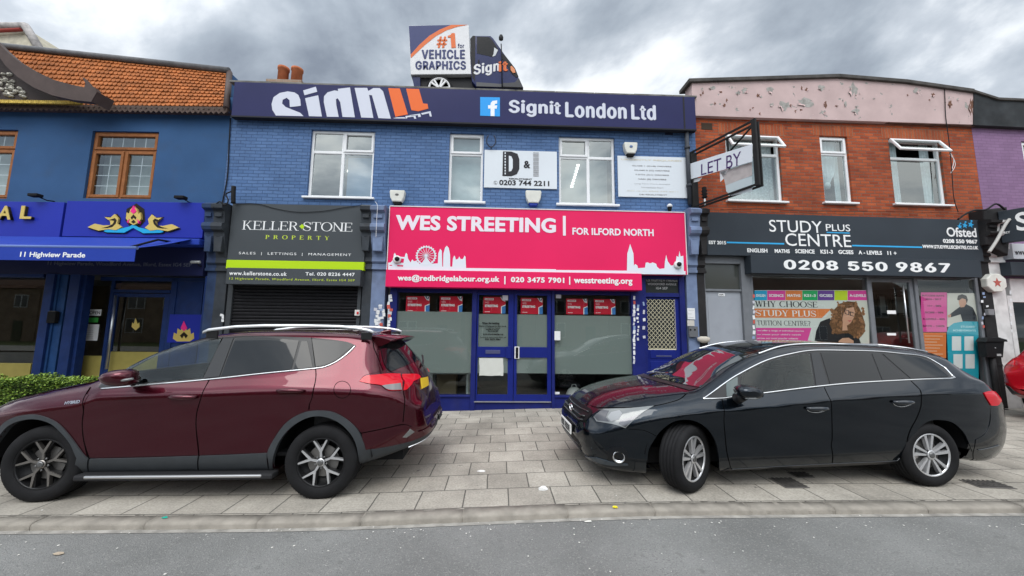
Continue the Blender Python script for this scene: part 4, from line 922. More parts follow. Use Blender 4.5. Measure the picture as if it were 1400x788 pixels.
t = thing('vacancy_board', 'pale board listing driver vacancies in small capitals, right of the upstairs windows', 'sign', M_=at_plane(MAIN, u0, zb0))
MB(MAIN.M).box(u0, u1, -.03, -.003, zb0, zb1, .003).build('panel', BOARD, t, t)
for s_, q, m, bo in (('URGENTLY REQUIRED', (849, 217, 932, 221.8), PALE, .03), ('CLASS 1 (C+E) DRIVERS', (864, 226, 918, 229.3), MID, .03), ('CLASS 2 (C) DRIVERS', (867, 232, 915.5, 235.3), MID, .03), ('7.5TN (C1) DRIVERS', (868.5, 238, 914.5, 241.3), MID, .03), ('VAN (B) DRIVERS', (872, 244, 911, 247.3), MID, .03),
                  ('Long Term Work Available', (867.5, 250.5, 916, 253.5), mat('light_ink', (.42, .43, .44), .6), 0), ('Immediate Start', (877, 255.2, 907, 258), mat('light_ink', (.42, .43, .44)), 0), ('Call us on 0203 744 2211', (857, 260.3, 927, 263.2), PALE, .01), ('D&I RECRUITMENT', (874, 265.2, 912, 267.8), MID, .02)):
    text(s_, MAIN, MAIN.R(*q, .03), .032, m, t, t, bo, depth=.001)
def alarm_box(pl, cx, top, bot, wd, label, cap, badge, tapered=True):
    a = pl.hit(cx-wd/2, top, .12); b = pl.hit(cx+wd/2, bot, .12); u0, u1, z0, z1 = a[0], b[0], b[1], a[1]; w, h, c = u1-u0, z1-z0, (u0+u1)/2
    t = thing('alarm_box', label, 'alarm box', M_=at_plane(pl, c, z0))
    sh = [(c-w*.46, z1), (c+w*.46, z1), (c+w*.5, z1-h*.12), (c+w*.44, z0+h*.45), (c+w*.30, z0+h*.18), (c-w*.30, z0+h*.18), (c-w*.44, z0+h*.45), (c-w*.5, z1-h*.12)]
    MB(pl.M).prism(sh, -.12, -.003, .02).build('casing', mat('alarm_cream', (.62, .62, .57), .45, var=.08), t, t)
    MB(pl.M).prism([(c-w*.30, z0+h*.179), (c+w*.30, z0+h*.179), (c+w*.22, z0), (c-w*.22, z0)], -.10, -.003, .012).build('strobe', cap, t, t)
    if badge: MB(pl.M).lathe([(w*.12, -.119), (w*.12, -.126), (w*.09, -.128)], (c, 0, z1-h*.34), 'y', 16, 1, .8 if badge is not INK else .6).build('badge', badge, t, t)
    return t
alarm_box(MAIN, 542.5, 259.5, 279, 20, 'cream alarm box with a black strobe, above the top left corner of the pink sign', BLACK, INK)
alarm_box(MAIN, 729.5, 260, 281, 22, 'cream alarm box with a blue strobe, under the white recruitment board', mat('strobe_blue', (.02, .04, .25), .2), None)
alarm_box(MAIN, 863, 194, 213, 19, 'cream alarm box with a crest and dark strobe, above the vacancy board', BLACK, mat('badge_blue', (.10, .16, .30), .4))
def dome(pl, x, y, n, label, r=.085):
    u, z = pl.hit(x, y, n); t = thing('dome_camera', label, 'security camera', M_=at_plane(pl, u, z, n)); F = t.matrix_world
    MB(F).lathe([(r, 0), (r, -.03), (r*.85, -.055), (r*.6, -.06)], (0, 0, 0), 'y', 20).build('housing', mat('dome_white', (.7, .7, .69), .35), t, t)
    MB(F).lathe([(r*.62, -.05), (r*.58, -.075), (r*.42, -.10), (r*.16, -.112)], (.012, 0, .006), 'y', 18).build('dome', mat('dome_smoke', (.02, .02, .022), .06), t, t)
dome(MAIN, 543.2, 355.3, .206, 'white dome camera on the skyline bridge, left end of the pink sign')
dome(MAIN, 926, 362.5, .206, 'white dome camera on the skyline tower, right end of the pink sign')
# little bullet camera and conduit at the right
u, z = MAIN.hit(917, 283, .15); t = thing('bullet_camera', 'small white security camera on the top edge of the pink sign, near its right end', 'security camera', M_=at_plane(MAIN, u, z, .1)); F = t.matrix_world
MB(F).lathe([(.03, -.08), (.045, -.03), (.05, .03), (.03, .06)], (0, 0, 0), 'z', 14).build('lens', BLACK, t, t); MB(F).lathe([(.055, .01), (.058, .05), (.03, .08)], (0, 0, 0), 'z', 14).build('hood', WP, t, t)
MB(F).tube([(0, .02, .05), (0, .095, .06)], .014).build('bracket', WP, t, t)
# oval bracket near the narrow window
u, z = MAIN.hit(671.5, 192.5, .1); t = thing('oval_bracket', 'dark oval hoop bracket on the wall beside the narrow upstairs window', 'bracket', M_=at_plane(MAIN, u, z)); F = t.matrix_world
MB(F).tube([(.10*math.cos(a), -.10-.03*math.sin(a), .13*math.sin(a)) for a in [2.2+k*.28 for k in range(19)]], .014, 8).build('hoop', mat('bracket_dark', (.05, .06, .09), .5), t, t)
MB(F).tube([(0, -.0, -.13), (0, -.08, -.13)], .014).build('arm', mat('bracket_dark', (.05, .06, .09), .5), t, t)
# air bricks and down pipe
a = MAIN.R(909, 179.5, 920, 185, 0); tag(MB(MAIN.M).box(a[0], a[1], -.004, .03, a[2], a[3], .002).build('air_vent', mat('vent_dark', (.02, .025, .05), .7)), 'dark air vent in the blue brick wall under the right end of the navy fascia', 'vent')
t = thing('drain_pipe', 'dark cast iron pipe down the joint between the blue and the red brick buildings', 'pipe', M_=at_plane(MAIN, 0, 0))
pts = [(MAIN.hit(939, 176, .12)[0], -.10, MAIN.hit(939, 176, .12)[1]), (MAIN.hit(941.5, 280, .12)[0], -.10, MAIN.hit(941.5, 280, .12)[1])]
pts[1] = (pts[0][0], pts[1][1], pts[1][2])
MB(MAIN.M).tube(pts, .045, 10).build('pipe', mat('pipe_dark', (.05, .055, .065), .5, var=.2), t, t)
for f in (.25, .75):
    z = pts[0][2]+(pts[1][2]-pts[0][2])*f; MB(MAIN.M).tube([(pts[0][0], -.10, z-.03), (pts[0][0], -.10, z+.03)], .06, 10).build('collar', mat('pipe_dark', (.05, .055, .065)), t, t)
def cable(label, pl, pts, n, r=.006, m=None, cat='cable', name='cable'):
    q = [(*pl.hit(x, y, n),) for x, y in pts]; F = pl.M
    P = [Vector((u, -n, z)) for u, z in q]; sm = []
    for i in range(len(P)-1):
        a, b, c, d = P[max(i-1, 0)], P[i], P[i+1], P[min(i+2, len(P)-1)]
        for k in range(6):
            s = k/6; sm.append(.5*((2*b)+(c-a)*s+(2*a-5*b+4*c-d)*s*s+(3*b-a-3*c+d)*s**3))
    sm.append(P[-1])
    return tag(MB(F).tube(sm, r, 6).build(name, m or mat('cable_black', (.015, .015, .016), .6)), label, cat)
cable('thin black cable sagging across the top of the dark grey sign', MAIN, [(322, 279), (352, 279), (375, 285), (405, 290), (440, 289), (470, 284), (497, 280)], .175)
cable('black cable down the seam between the blue render and the blue painted brick', MAIN, [(315, 162), (313, 200), (311, 240), (306, 268), (303, 282)], .02, .012)
cable('pale wire hanging in front of the pale blue pilaster console', MAIN, [(513, 276), (516, 282), (515, 300), (514, 325)], .40, .005, WP)
cable('loose black cables bunched at the top of the console left of the dark grey sign', MAIN, [(292, 284), (300, 276), (308, 281), (312, 274), (309, 266), (316, 262)], .38, .014)
cable('black insulator stub standing above the left console', MAIN, [(319, 278), (319, 268), (319.5, 255)], .25, .045, name='cable_insulator', cat='insulator')
# letter-slot meters on the right pilaster
plaque('notice_plate', 'small white camera notice on the pale blue pilaster beside the mesh fronted door', 'notice', MAIN, (939.5, 421.5, 950.5, 437), .075, WP, .004, lines(MAIN, (939.5, 421.5, 950.5, 437), .075, 3))
plaque('paper_sticker', 'torn beige sticker below the camera notice on the pale blue pilaster', 'sticker', MAIN, (939.5, 438, 949.5, 446), .075, mat('sticker_beige', (.5, .48, .44), .6), .003)
mt = plaque('entry_unit', 'dark grey entry panel with two round buttons on the pilaster beside the mesh fronted door', 'entry panel', MAIN, (940.5, 446.5, 953, 461), .08, mat('panel_grey', (.12, .125, .135), .5), .05)
for x in (944, 950):
    u, z = MAIN.hit(x, 451, .13); MB(MAIN.M).lathe([(.018, -.129), (.018, -.137)], (u, 0, z), 'y', 12).build('button', BLACK, mt, mt)
u, z = MAIN.hit(961, 464, .1); tag(MB(MAIN.M).lathe([(.03, -.08), (.10, -.04), (.11, .03), (.05, .06)], (u, -.13, z), 'z', 10, 1.3, .6).build('broken_moulding', mat('broken_plaster', (.48, .44, .38), .9, bump=.6, bscale=25)), 'broken pale plaster lump on the black half of the pilaster beside the grey door', 'moulding')
# ================================================================== the blue rendered restaurant on the left
TB = mat('dark_blue_render', (.035, .085, .185), .8, var=.10, vscale=1.6, bump=.25, bscale=45, dirt=.12)
WOODF = mat('brown_frame', (.26, .10, .035), .45, var=.15, vscale=12)
TW = THAI
tb = thing('shop_building', 'dark blue rendered restaurant with brown windows and an orange tiled roof edge', 'building', M_=at_plane(TW, 0, 0))
ze = TW.hit(160, 151)[1]
TWIN = [TW.R(127, 179, 206, 272.5), TW.R(-75, 176, 9, 272)]
UL = TW.hit(-330, 230)[0]
wall(TW, UL, -.004, 2.9, ze+.35, TWIN, 0, .17).build('wall', TB, tb, tb)
for b in TWIN:
    f = window(TW, tb, b, [(0, .5, 0, .72, 1), (.5, 1, 0, .72, 1), (0, 1, .72, 1, 1)], -.05, WOODF, sill=False, w=.065)
    u0, u1, z0, z1 = b; mb = MB(TW.M)
    for s0, s1, t0, t1, nx, nz in ((.06, .46, .05, .67, 2, 4), (.54, .94, .05, .67, 2, 4), (.07, .93, .77, .94, 5, 1)):
        A, B, C, D = u0+(u1-u0)*s0, u0+(u1-u0)*s1, z0+(z1-z0)*t0, z0+(z1-z0)*t1
        for k in range(1, nx): mb.box(A+(B-A)*k/nx-.007, A+(B-A)*k/nx+.007, .088, .094, C, D)
        for k in range(1, nz): mb.box(A, B, .0875, .0935, C+(D-C)*k/nz-.007, C+(D-C)*k/nz+.007)
    mb.build('glazing_bars', WH, f, tb)
    curtain_sheet(TW, u0, u1, z0, z1, .30, mat('thai_blind', (.34, .39, .37), .85, var=.12), f, tb, 3, .004, name='blind')
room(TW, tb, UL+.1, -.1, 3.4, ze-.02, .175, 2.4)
MB(TW.M).box(UL, -.01, .30, 6, 2.9, 3.39).build('floor_slab', MATS['slab'], tb, tb)
MB(TW.M).box(UL, -.05, 1.4, 8, ze+.2, ze+.5).build('flat_roof', MATS['roof_felt'], tb, tb)
# fish scale tiles
TILE = mat('orange_roof_tile', (.32, .105, .032), .75, var=.34, vscale=5, bump=.3, bscale=60)
def W3(pl, px, py, n): u, z = pl.hit(px, py, n); return pl.M @ Vector((u, -n, z))
BL, BR_, TR, TL = W3(TW, -150, 143, .16), W3(TW, 311, 147.5, .16), W3(TW, 315, 101, -.5), W3(TW, -110, 55, -.5)
nrm = (BR_-BL).cross(TL-BL).normalized()
if nrm.y > 0: nrm = -nrm
mb = MB(); NR, NC = 12, 72
def Q(s, t): return (BL*(1-s)+BR_*s)*(1-t)+(TL*(1-s)+TR*s)*t
mb.quad(Q(0, 0), Q(1, 0), Q(1, 1), Q(0, 1))
for j in range(NR):
    for i in range(NC):
        s0 = (i+(.5 if j % 2 else 0))/NC; ds = 1/NC
        if s0+ds > 1.003: continue
        tb_, tt = j/NR, min(1, (j+1.35)/NR); dn = random.uniform(.9, 1.15)
        lo = [(0, .50), (.05, .25), (.20, .03), (.5, -.08), (.80, .03), (.95, .25), (1, .50)]
        bot = [Q(s0+ds*(.02+.96*a), tb_+b/NR)+nrm*(.042*dn) for a, b in lo]; base = [Q(s0+ds*(.02+.96*a), tb_+b/NR)+nrm*.006 for a, b in lo]
        top = [Q(s0+ds*.98, tt)+nrm*.008, Q(s0+ds*.02, tt)+nrm*.008]
        V = [mb._v(p) for p in bot]; Bv = [mb._v(p) for p in base]; Tv = [mb._v(p) for p in top]
        mb.bm.faces.new(V+Tv)
        for k in range(6): mb.bm.faces.new((V[k], Bv[k], Bv[k+1], V[k+1]))
roof = mb.build('roof', TILE, tb, tb, flip=False)
LEAD = mat('lead_flashing', (.13, .13, .135), .6, var=.2); BRN = mat('bargeboard_brown', (.075, .055, .05), .55, var=.12)
mb = MB(); mb.tube([TL+nrm*.05+Vector((0, 0, .03)), TR+nrm*.05+Vector((0, 0, .03))], .07, 10); mb.build('ridge_cap', LEAD, roof, tb)
mb = MB(); mb.tube([TR+nrm*.03, BR_+nrm*.03+Vector((0, 0, -.05))], .06, 8); mb.build('verge', BRN, roof, tb)
mb = MB(); a, b, c, d = BR_, TR, TR+Vector((.02, 1.2, 0)), BR_+Vector((.02, 1.2, 0)); mb.quad(a+Vector((.03, 0, -.1)), b+Vector((.03, 0, 0)), c, d); mb.build('roof_end', TB, roof, tb)
# fretted eaves board
FRET = mat('fret_brown', (.085, .06, .05), .7, var=.3, vscale=15, bump=.6, bscale=30)
a = TW.hit(-150, 147.5, .20); b = TW.hit(310, 151.5, .20); fh = .075
mb = MB(TW.M); mb.box(a[0], b[0], -.20, -.02, b[1]-.005, b[1]+.085, .004); NS = 64
for k in range(NS):
    x0, x1 = a[0]+(b[0]-a[0])*k/NS, a[0]+(b[0]-a[0])*(k+1)/NS; w = x1-x0
    mb.prism([(x0, b[1]-.004), (x0, b[1]-.025), (x0+w*.25, b[1]-.05), (x0+w*.5, b[1]-fh), (x0+w*.75, b[1]-.05), (x1, b[1]-.025), (x1, b[1]-.004)], -.20, -.165)
    mb.prism([(x0+w*.3, b[1]+.03), (x0+w*.5, b[1]+.01), (x0+w*.7, b[1]+.03), (x0+w*.5, b[1]+.06)], -.212, -.199)
mb.build('eaves_board', FRET, roof, tb)
# sweeping brown bargeboard with its finial and the gable under it
o1, k1 = (0, 30), 3.153; n = .50
bb = [(-220, -80), (-90, 20), (0, 88), (45, 132), (100, 180), (180, 228), (260, 265), (330, 284), (386, 296), (392, 280), (378, 252), (402, 280), (430, 296), (440, 316), (416, 358), (340, 350), (250, 330), (170, 296), (100, 250), (50, 202), (20, 160), (0, 143), (-90, 60), (-220, -30)]
bo = poly_px(TW, bb, n, BRN, tb, tb, 'bargeboard', .10, o1, k1)
q = [TW.hit(o1[0]+x/k1, o1[1]+y/k1, n) for x, y in ((440, 314), (416, 357))]
MB(TW.M).quad((q[0][0], -n-.1, q[0][1]), (q[1][0], -n-.1, q[1][1]), (q[1][0]+.05, -.30, q[1][1]-.01), (q[0][0]+.05, -.30, q[0][1]-.01)).build('board_end', BRN, bo, tb)
gb = poly_px(TW, [(-220, -30), (-90, 60), (0, 143), (50, 202), (100, 250), (170, 296), (250, 330), (345, 352), (345, 356), (-220, 350)], .24, mat('gable_dark', (.05, .04, .038), .7), tb, tb, 'gable', .03, o1, k1)
SILV = mat('silver_carving', (.38, .36, .31), .42, .5, var=.5, vscale=18, bump=1.0, bscale=35); GOLD = mat('gold_trim', (.52, .36, .07), .42, .5, var=.35, vscale=22, bump=.8, bscale=40)
mb = MB(TW.M); rnd = random.Random(4)
for k in range(130):
    x, y = rnd.uniform(-120, 112), rnd.uniform(215, 326)
    if y < 215+max(0, x-40)*1.2: continue
    u, z = TW.hit(o1[0]+x/k1, o1[1]+y/k1, .28); r = rnd.uniform(.02, .05)
    mb.lathe([(r, 0), (r*.9, -.02), (r*.5, -.045), (.004, -.055)], (u, -.27, z), 'y', 8, rnd.uniform(.6, 1.4), rnd.uniform(.6, 1.4))
mb.build('carving', SILV, gb, tb)
a = TW.hit(-120, 136.5, .3); b = TW.hit(112, 142, .3)
mb = MB(TW.M)
for k in range(90):
    x = a[0]+(b[0]-a[0])*k/90; mb.prism([(x, a[1]-.05), (x+.03, a[1]-.06), (x+.045, a[1]-.02), (x+.03, a[1]+.02), (x+.005, a[1]+.01)], -.33-.0006*(k % 4), -.28)
mb.box(a[0], b[0], -.30, -.26, a[1]+.02, a[1]+.035)
mb.build('gold_band', GOLD, gb, tb)

# royal blue fascia, two panels
TFB = mat('royal_blue_panel', (.018, .030, .30), .35, var=.06, vscale=1); TGOLD = mat('gold_lettering', (.62, .46, .13), .35, .3); TPINK = mat('lotus_pink', (.75, .03, .22), .4); TTURQ = mat('turquoise', (.02, .35, .60), .4); TDK = mat('letter_dark_side', (.02, .015, .01), .6)  # last one: dark letter sides and ornament outlines
n = .18
for x0, x1, lab in ((-140, 84.5, 'royal blue fascia panel with raised gold capitals, cut by the left edge of the photo'), (88, 279, 'royal blue fascia panel with a raised gold and pink lotus ornament')):
    u0, u1 = TW.hit(x0, 300, n)[0], TW.hit(x1, 300, n)[0]; z0, z1 = TW.hit(max(40, (x0+x1)/2), 324.5, n)[1], TW.hit(max(40, (x0+x1)/2), 276, n)[1]
    t = thing('fascia_sign', lab, 'sign', M_=at_plane(TW, u0, z0)); MB(TW.M).box(u0, u1, -n, -.01, z0, z1, .005).build('panel', TFB, t, t)
    if x0 < 0:
        for ch, q in (('A', (-1, 281.5, 14, 300.5)), ('L', (29.5, 281.5, 42, 299.5)), ('Y', (-36, 281, -18, 300))):
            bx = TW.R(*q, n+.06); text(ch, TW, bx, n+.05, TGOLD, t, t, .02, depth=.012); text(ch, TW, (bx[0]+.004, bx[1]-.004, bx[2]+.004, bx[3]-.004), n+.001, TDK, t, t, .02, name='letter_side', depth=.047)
    else:
        o2, k2 = (0, 260), 2.919
        def mir(p): return [(1076-x, y+2) for x, y in p]
        sc = [(357, 150), (385, 136), (420, 143), (448, 142), (446, 126), (424, 110), (448, 112), (464, 98), (479, 116), (475, 136), (492, 150), (470, 162), (440, 158), (400, 164)]
        tq = [(420, 166), (438, 146), (458, 140), (476, 158), (520, 148), (537, 138), (540, 150), (500, 172), (430, 170)]
        def grow(p, f): cx, cy = sum(x for x, y in p)/len(p), sum(y for x, y in p)/len(p); return [(cx+(x-cx)*f+(4 if x > cx else -4), cy+(y-cy)*f+(4 if y > cy else -4)) for x, y in p]
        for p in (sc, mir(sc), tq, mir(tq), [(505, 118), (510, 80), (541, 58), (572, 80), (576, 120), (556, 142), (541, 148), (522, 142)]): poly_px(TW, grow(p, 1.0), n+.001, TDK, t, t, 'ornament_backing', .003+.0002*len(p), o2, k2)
        curl = [(432, 120), (444, 117), (458, 112), (466, 120), (462, 134), (448, 148), (428, 152), (405, 152), (430, 146), (450, 136), (456, 124), (448, 122)]
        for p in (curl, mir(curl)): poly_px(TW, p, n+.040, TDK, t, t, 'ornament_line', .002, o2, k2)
        for p, m, d in ((sc, TGOLD, .035), (mir(sc), TGOLD, .035), (tq, TTURQ, .028), (mir(tq), TTURQ, .0285)): poly_px(TW, p, n+.005, m, t, t, 'ornament', d, o2, k2)
        for p, m, d in (([(510, 115), (513, 92), (522, 98), (528, 80), (541, 68), (554, 80), (559, 98), (568, 92), (570, 118), (556, 134), (540, 142), (522, 132)], TGOLD, .04), ([(529, 88), (541, 65), (553, 88), (541, 98)], TPINK, .048), ([(515, 128), (525, 118), (520, 136)], TPINK, .046), ([(565, 128), (555, 118), (560, 137)], TPINK, .046), ([(530, 112), (541, 100), (552, 112), (548, 120), (541, 112), (534, 120)], TDK, .045), ([(532, 130), (541, 121), (550, 130), (541, 136)], TDK, .045)):
            poly_px(TW, p, n+.005, m, t, t, 'lotus', d, o2, k2)
# spot lamps over the fascia
for px, py, lab in ((51, 268, 'small black floodlight over the fascia panel with gold capitals'), (249, 271, 'small black floodlight over the fascia panel with the lotus ornament')):
    u, z = TW.hit(px, py, .25); t = thing('floodlight', lab, 'floodlight', M_=at_plane(TW, u, z, .25)); F = t.matrix_world
    MB(F).box(-.10, .10, -.09, .03, -.035, .03, .015).build('housing', BLACK, t, t); MB(F).tube([(.05, .0, -.03), (.05, .12, -.05), (.05, .25, -.03)], .012).build('arm', BLACK, t, t)
# awning
AW = mat('awning_blue', (.018, .045, .31), .6, var=.07, vscale=2, bump=.15, bscale=90)
t = thing('awning', 'half open royal blue awning with the street address in white on its valance', 'awning', M_=at_plane(TW, TW.hit(150, 330, .2)[0], TW.hit(150, 330, .2)[1]))
ua, ub = TW.hit(-200, 330, .22)[0], TW.hit(277, 329, .22)[0]; zc = TW.hit(150, 326, .2)[1]
MB(TW.M).box(ua, ub, -.30, -.02, zc-.14, zc-.005, .02).build('cassette', AW, t, t)
na = 1.36; zf = TW.hit(100, 338, na)[1]; zv = TW.hit(100, 357, na)[1]; uf = TW.hit(186, 345, na)[0]
mb = MB(TW.M)
for i in range(12):
    f0, f1 = i/12, (i+1)/12; sag = lambda f: -.02*math.sin(math.pi*f)
    mb.quad((ua, -.30-(na-.30)*f0, zc-.02+(zf-zc+.02)*f0+sag(f0)), (uf, -.30-(na-.30)*f0, zc-.02+(zf-zc+.02)*f0+sag(f0)), (uf, -.30-(na-.30)*f1, zc-.02+(zf-zc+.02)*f1+sag(f1)), (ua, -.30-(na-.30)*f1, zc-.02+(zf-zc+.02)*f1+sag(f1)))
mb.build('canopy', AW, t, t, smooth=True)
va = MB(TW.M).box(ua, uf, -na-.012, -na, zv, zf-.01, .003).build('valance', AW, t, t)
MB(TW.M).tube([(ua, -na+.01, zf), (uf, -na+.01, zf)], .03, 10).build('front_bar', mat('bar_pale_blue', (.12, .18, .42), .4), t, t)
text('11 Highview Parade', TW, TW.R(28.5, 344.5, 116, 354.5, na+.012), na+.013, OFFW, va, t, .02)
for u in (uf-.25, TW.hit(-120, 345, na)[0]): MB(TW.M).tube([(u, -.25, zc-.10), (u+.06, -.8, zc-.16), (u, -na+.02, zf-.02)], .02).build('arm', BLACK, t, t)
# address board under the awning
un0, un1 = TW.hit(-200, 365, .06)[0], TW.hit(278, 365, .06)[0]; zn0, zn1 = TW.hit(165, 376, .06)[1], zc-.15
t = thing('address_board', 'dark blue board under the awning with the full address in faint lettering', 'sign', M_=at_plane(TW, un1, zn0))
MB(TW.M).box(un0, un1, -.06, .1, zn0, zn1, .004).build('panel', mat('board_dark_blue', (.016, .020, .065), .4), t, t)
text('11 Highview Parade, Woodford Avenue, Ilford, Essex IG4 5EP', TW, TW.R(66, 357.5, 262, 366.5, .06), .062, mat('dull_lettering', (.10, .11, .15), .45), t, t, .01)
# shop front
TN = mat('navy_paint', (.013, .032, .12), .4, var=.15, dirt=.1); TN2 = mat('navy_paint_light', (.020, .060, .17), .4, var=.15, dirt=.1); OLIVE = mat('olive_panel', (.30, .25, .07), .5, var=.08)
tu = lambda x, n=0: TW.hit(x, 460, n)[0]
tz = lambda y, n=0: TW.hit(150, y, n)[1]
mb = MB(TW.M)
for x0, x1, n_ in ((50, 62, .10), (84, 98, .06), (98.5, 107, .0), (142.5, 147, -.28), (226, 234, -.26), (272, 282, .04)): mb.box(tu(x0, n_), tu(x1, n_), -n_, .42 if n_ < 0 else .15, 0, zn0, .006)
mb.box(UL, tu(50), -.04, .1, tz(381), zn0, .005); mb.box(tu(107), tu(272), .26, .4, tz(384, -.28), zn0+.0, .004)
sf2 = mb.build('shopfront_frame', TN, tb, tb)
mb = MB(TW.M); mb.box(tu(63), tu(83), -.02, .15, 0, zn0, .006); mb.box(tu(68), tu(73), -.05, -.019, 0, zn0, .004); mb.build('pilaster', TN2, tb, tb)
MB(TW.M).box(UL, tu(50), -.02, .06, 0, tz(498), .004).build('stall_riser', OLIVE, tb, tb)
MB(TW.M).quad((UL, .03, tz(498)), (tu(50), .03, tz(498)), (tu(50), .03, tz(381)), (UL, .03, tz(381))).build('glass', glass_mat('shop_glass_dark', (.55, .58, .58), .0), sf2, tb, flip=False)
def tq_(x0, x1, y0, y1, y, m, nm, par):
    MB(TW.M).quad((tu(x0, -y), y, TW.hit(x0, y1, -y)[1]), (tu(x1, -y), y, TW.hit(x1, y1, -y)[1]), (tu(x1, -y), y, TW.hit(x1, y0, -y)[1]), (tu(x0, -y), y, TW.hit(x0, y0, -y)[1])).build(nm, m, par, tb, flip=False)
tq_(107, 143, 383, 487, .30, MATS['shop_glass_dark'], 'glass', sf2)
a, b, c, d = tu(107, -.28), tu(143, -.28), .0, tz(487, -.28); MB(TW.M).box(a, b, .28, .34, c, d, .004).build('stall_riser', OLIVE, tb, tb)
mb = MB(TW.M); x0, x1 = tu(147.5, -.28), tu(226, -.28)
mb.box(x0, x1, .27, .33, tz(400, -.28), tz(396, -.28), .003)
mb.box(x0, tu(154, -.28), .28, .33, .03, tz(401, -.28), .003); mb.box(tu(219, -.28), x1, .28, .33, .03, tz(401, -.28), .003); mb.box(tu(154, -.28), tu(219, -.28), .281, .329, tz(406, -.28), tz(401, -.28), .003)
d_ = mb.build('door', TN, tb, tb)
tq_(154, 219, 406, 481, .30, MATS['shop_glass_dark'], 'glass', d_); tq_(147.5, 226, 385, 396, .30, MATS['shop_glass_dark'], 'fanlight', sf2)
MB(TW.M).box(tu(154, -.28), tu(219, -.28), .281, .33, .03, tz(481, -.28)).build('kick_panel', OLIVE, d_, tb)
MB(TW.M).tube([(tu(151, -.2), .20, tz(505, -.2)), (tu(151, -.2), .20, tz(404, -.2))], .022, 10).build('handle', mat('steel_bar', (.55, .56, .57), .3, .9), d_, tb)
MB(TW.M).box(tu(234, -.3), tu(272, -.3), .28, .4, 0, zn0).build('side_panel', TN, tb, tb)
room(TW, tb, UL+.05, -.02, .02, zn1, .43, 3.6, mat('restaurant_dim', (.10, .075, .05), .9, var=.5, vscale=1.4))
# warm interior furniture
tbm = mat('table_wood', (.25, .15, .05), .5)
for px, lab in ((30, 'round wooden table with chairs seen through the left restaurant window'),):
    rt = thing('restaurant_table', lab, 'table', M_=at_plane(TW, tu(px, -.9), 0, -.9)); F = rt.matrix_world
    MB(F).lathe([(.35, .72), (.36, .74), (.35, .76), (.0005, .762)], (0, 0, 0), 'z', 24).build('tabletop', tbm, rt, rt); MB(F).tube([(0, 0, .05), (0, 0, .72)], .035).build('leg', BLACK, rt, rt); MB(F).lathe([(.22, .02), (.2, .05), (.04, .08)], (0, 0, 0), 'z', 16).build('base', BLACK, rt, rt)
# notices in the side light and the lotus panel
plaque('open_sign', 'white sign reading open, in the glass left of the restaurant door', 'sign', TW, (118, 423, 138, 432), -.285, PWH, .006, lambda t: text('OPEN', TW, TW.R(123, 425.5, 136.5, 430, -.28), -.278, DK, t, t, .01, depth=.001))
plaque('green_sticker', 'small green sticker under the open sign in the restaurant side light', 'sticker', TW, (120, 434.5, 134, 441), -.285, mat('sticker_green', (.05, .35, .06), .5), .003)
plaque('menu_sheet', 'white menu sheet in the glass left of the restaurant door', 'notice', TW, (117, 443.5, 133, 466), -.285, PWH, .003, lines(TW, (117, 443.5, 133, 466), -.283, 7))
dm = thing('door_emblem', 'small gold lotus emblem on the glass of the restaurant door', 'emblem', M_=at_plane(TW, tu(185, -.3), tz(440, -.3)))
poly_px(TW, [(180, 447), (181, 441), (183, 443), (185.5, 435), (188, 443), (190.5, 441), (191, 447), (185.5, 452)], -.292, TGOLD, dm, dm, 'lotus', .002)
def lotus_panel(t):
    n_ = -.255
    poly_px(TW, [(236.5, 463), (238, 455), (242, 457), (243, 449), (247, 452), (251.5, 446), (256, 452), (260, 449), (261, 457), (265, 455), (265.5, 463), (260, 467), (242, 467)], n_, TGOLD, t, t, 'lotus', .004)
    poly_px(TW, [(247, 449), (251.5, 439), (256, 449), (251.5, 453)], n_+.005, TPINK, t, t, 'lotus', .004)
    poly_px(TW, [(246, 459), (251.5, 454), (257, 459), (254, 463), (251.5, 459), (249, 463)], n_+.005, TDK, t, t, 'lotus', .003)
plaque('lotus_board', 'royal blue board with a gold and pink lotus, right of the restaurant door', 'sign', TW, (233, 430, 272.5, 469), -.265, TFB, .01, lotus_panel)
mbx = thing('wall_light', 'small black wall light box on the dark blue pilaster by the restaurant window', 'lamp', M_=at_plane(TW, tu(71), tz(434)))
a = TW.R(66.5, 426, 75.5, 442, .1); MB(TW.M).box(a[0], a[1], -.12, -.045, a[2], a[3], .01).build('casing', BLACK, mbx, mbx); MB(TW.M).box(a[0]+.02, a[1]-.02, -.115, -.06, a[3], a[3]+.012).build('lens', mat('lens_dark', (.1, .1, .1), .2), mbx, mbx)
u, z = TW.hit(265, 358, .2); t = thing('bullet_camera', 'pale security camera under the awning at the right end of the address board', 'security camera', M_=at_plane(TW, u, z, .15)); F = t.matrix_world
MB(F).lathe([(.025, -.10), (.03, -.09), (.03, .08), (.02, .09)], (0, 0, 0), 'x', 12).build('body', mat('camera_grey', (.35, .36, .36), .4), t, t); MB(F).tube([(.03, 0, -.02), (.05, .03, -.07), (.05, .10, -.07)], .012).build('bracket', BLACK, t, t)

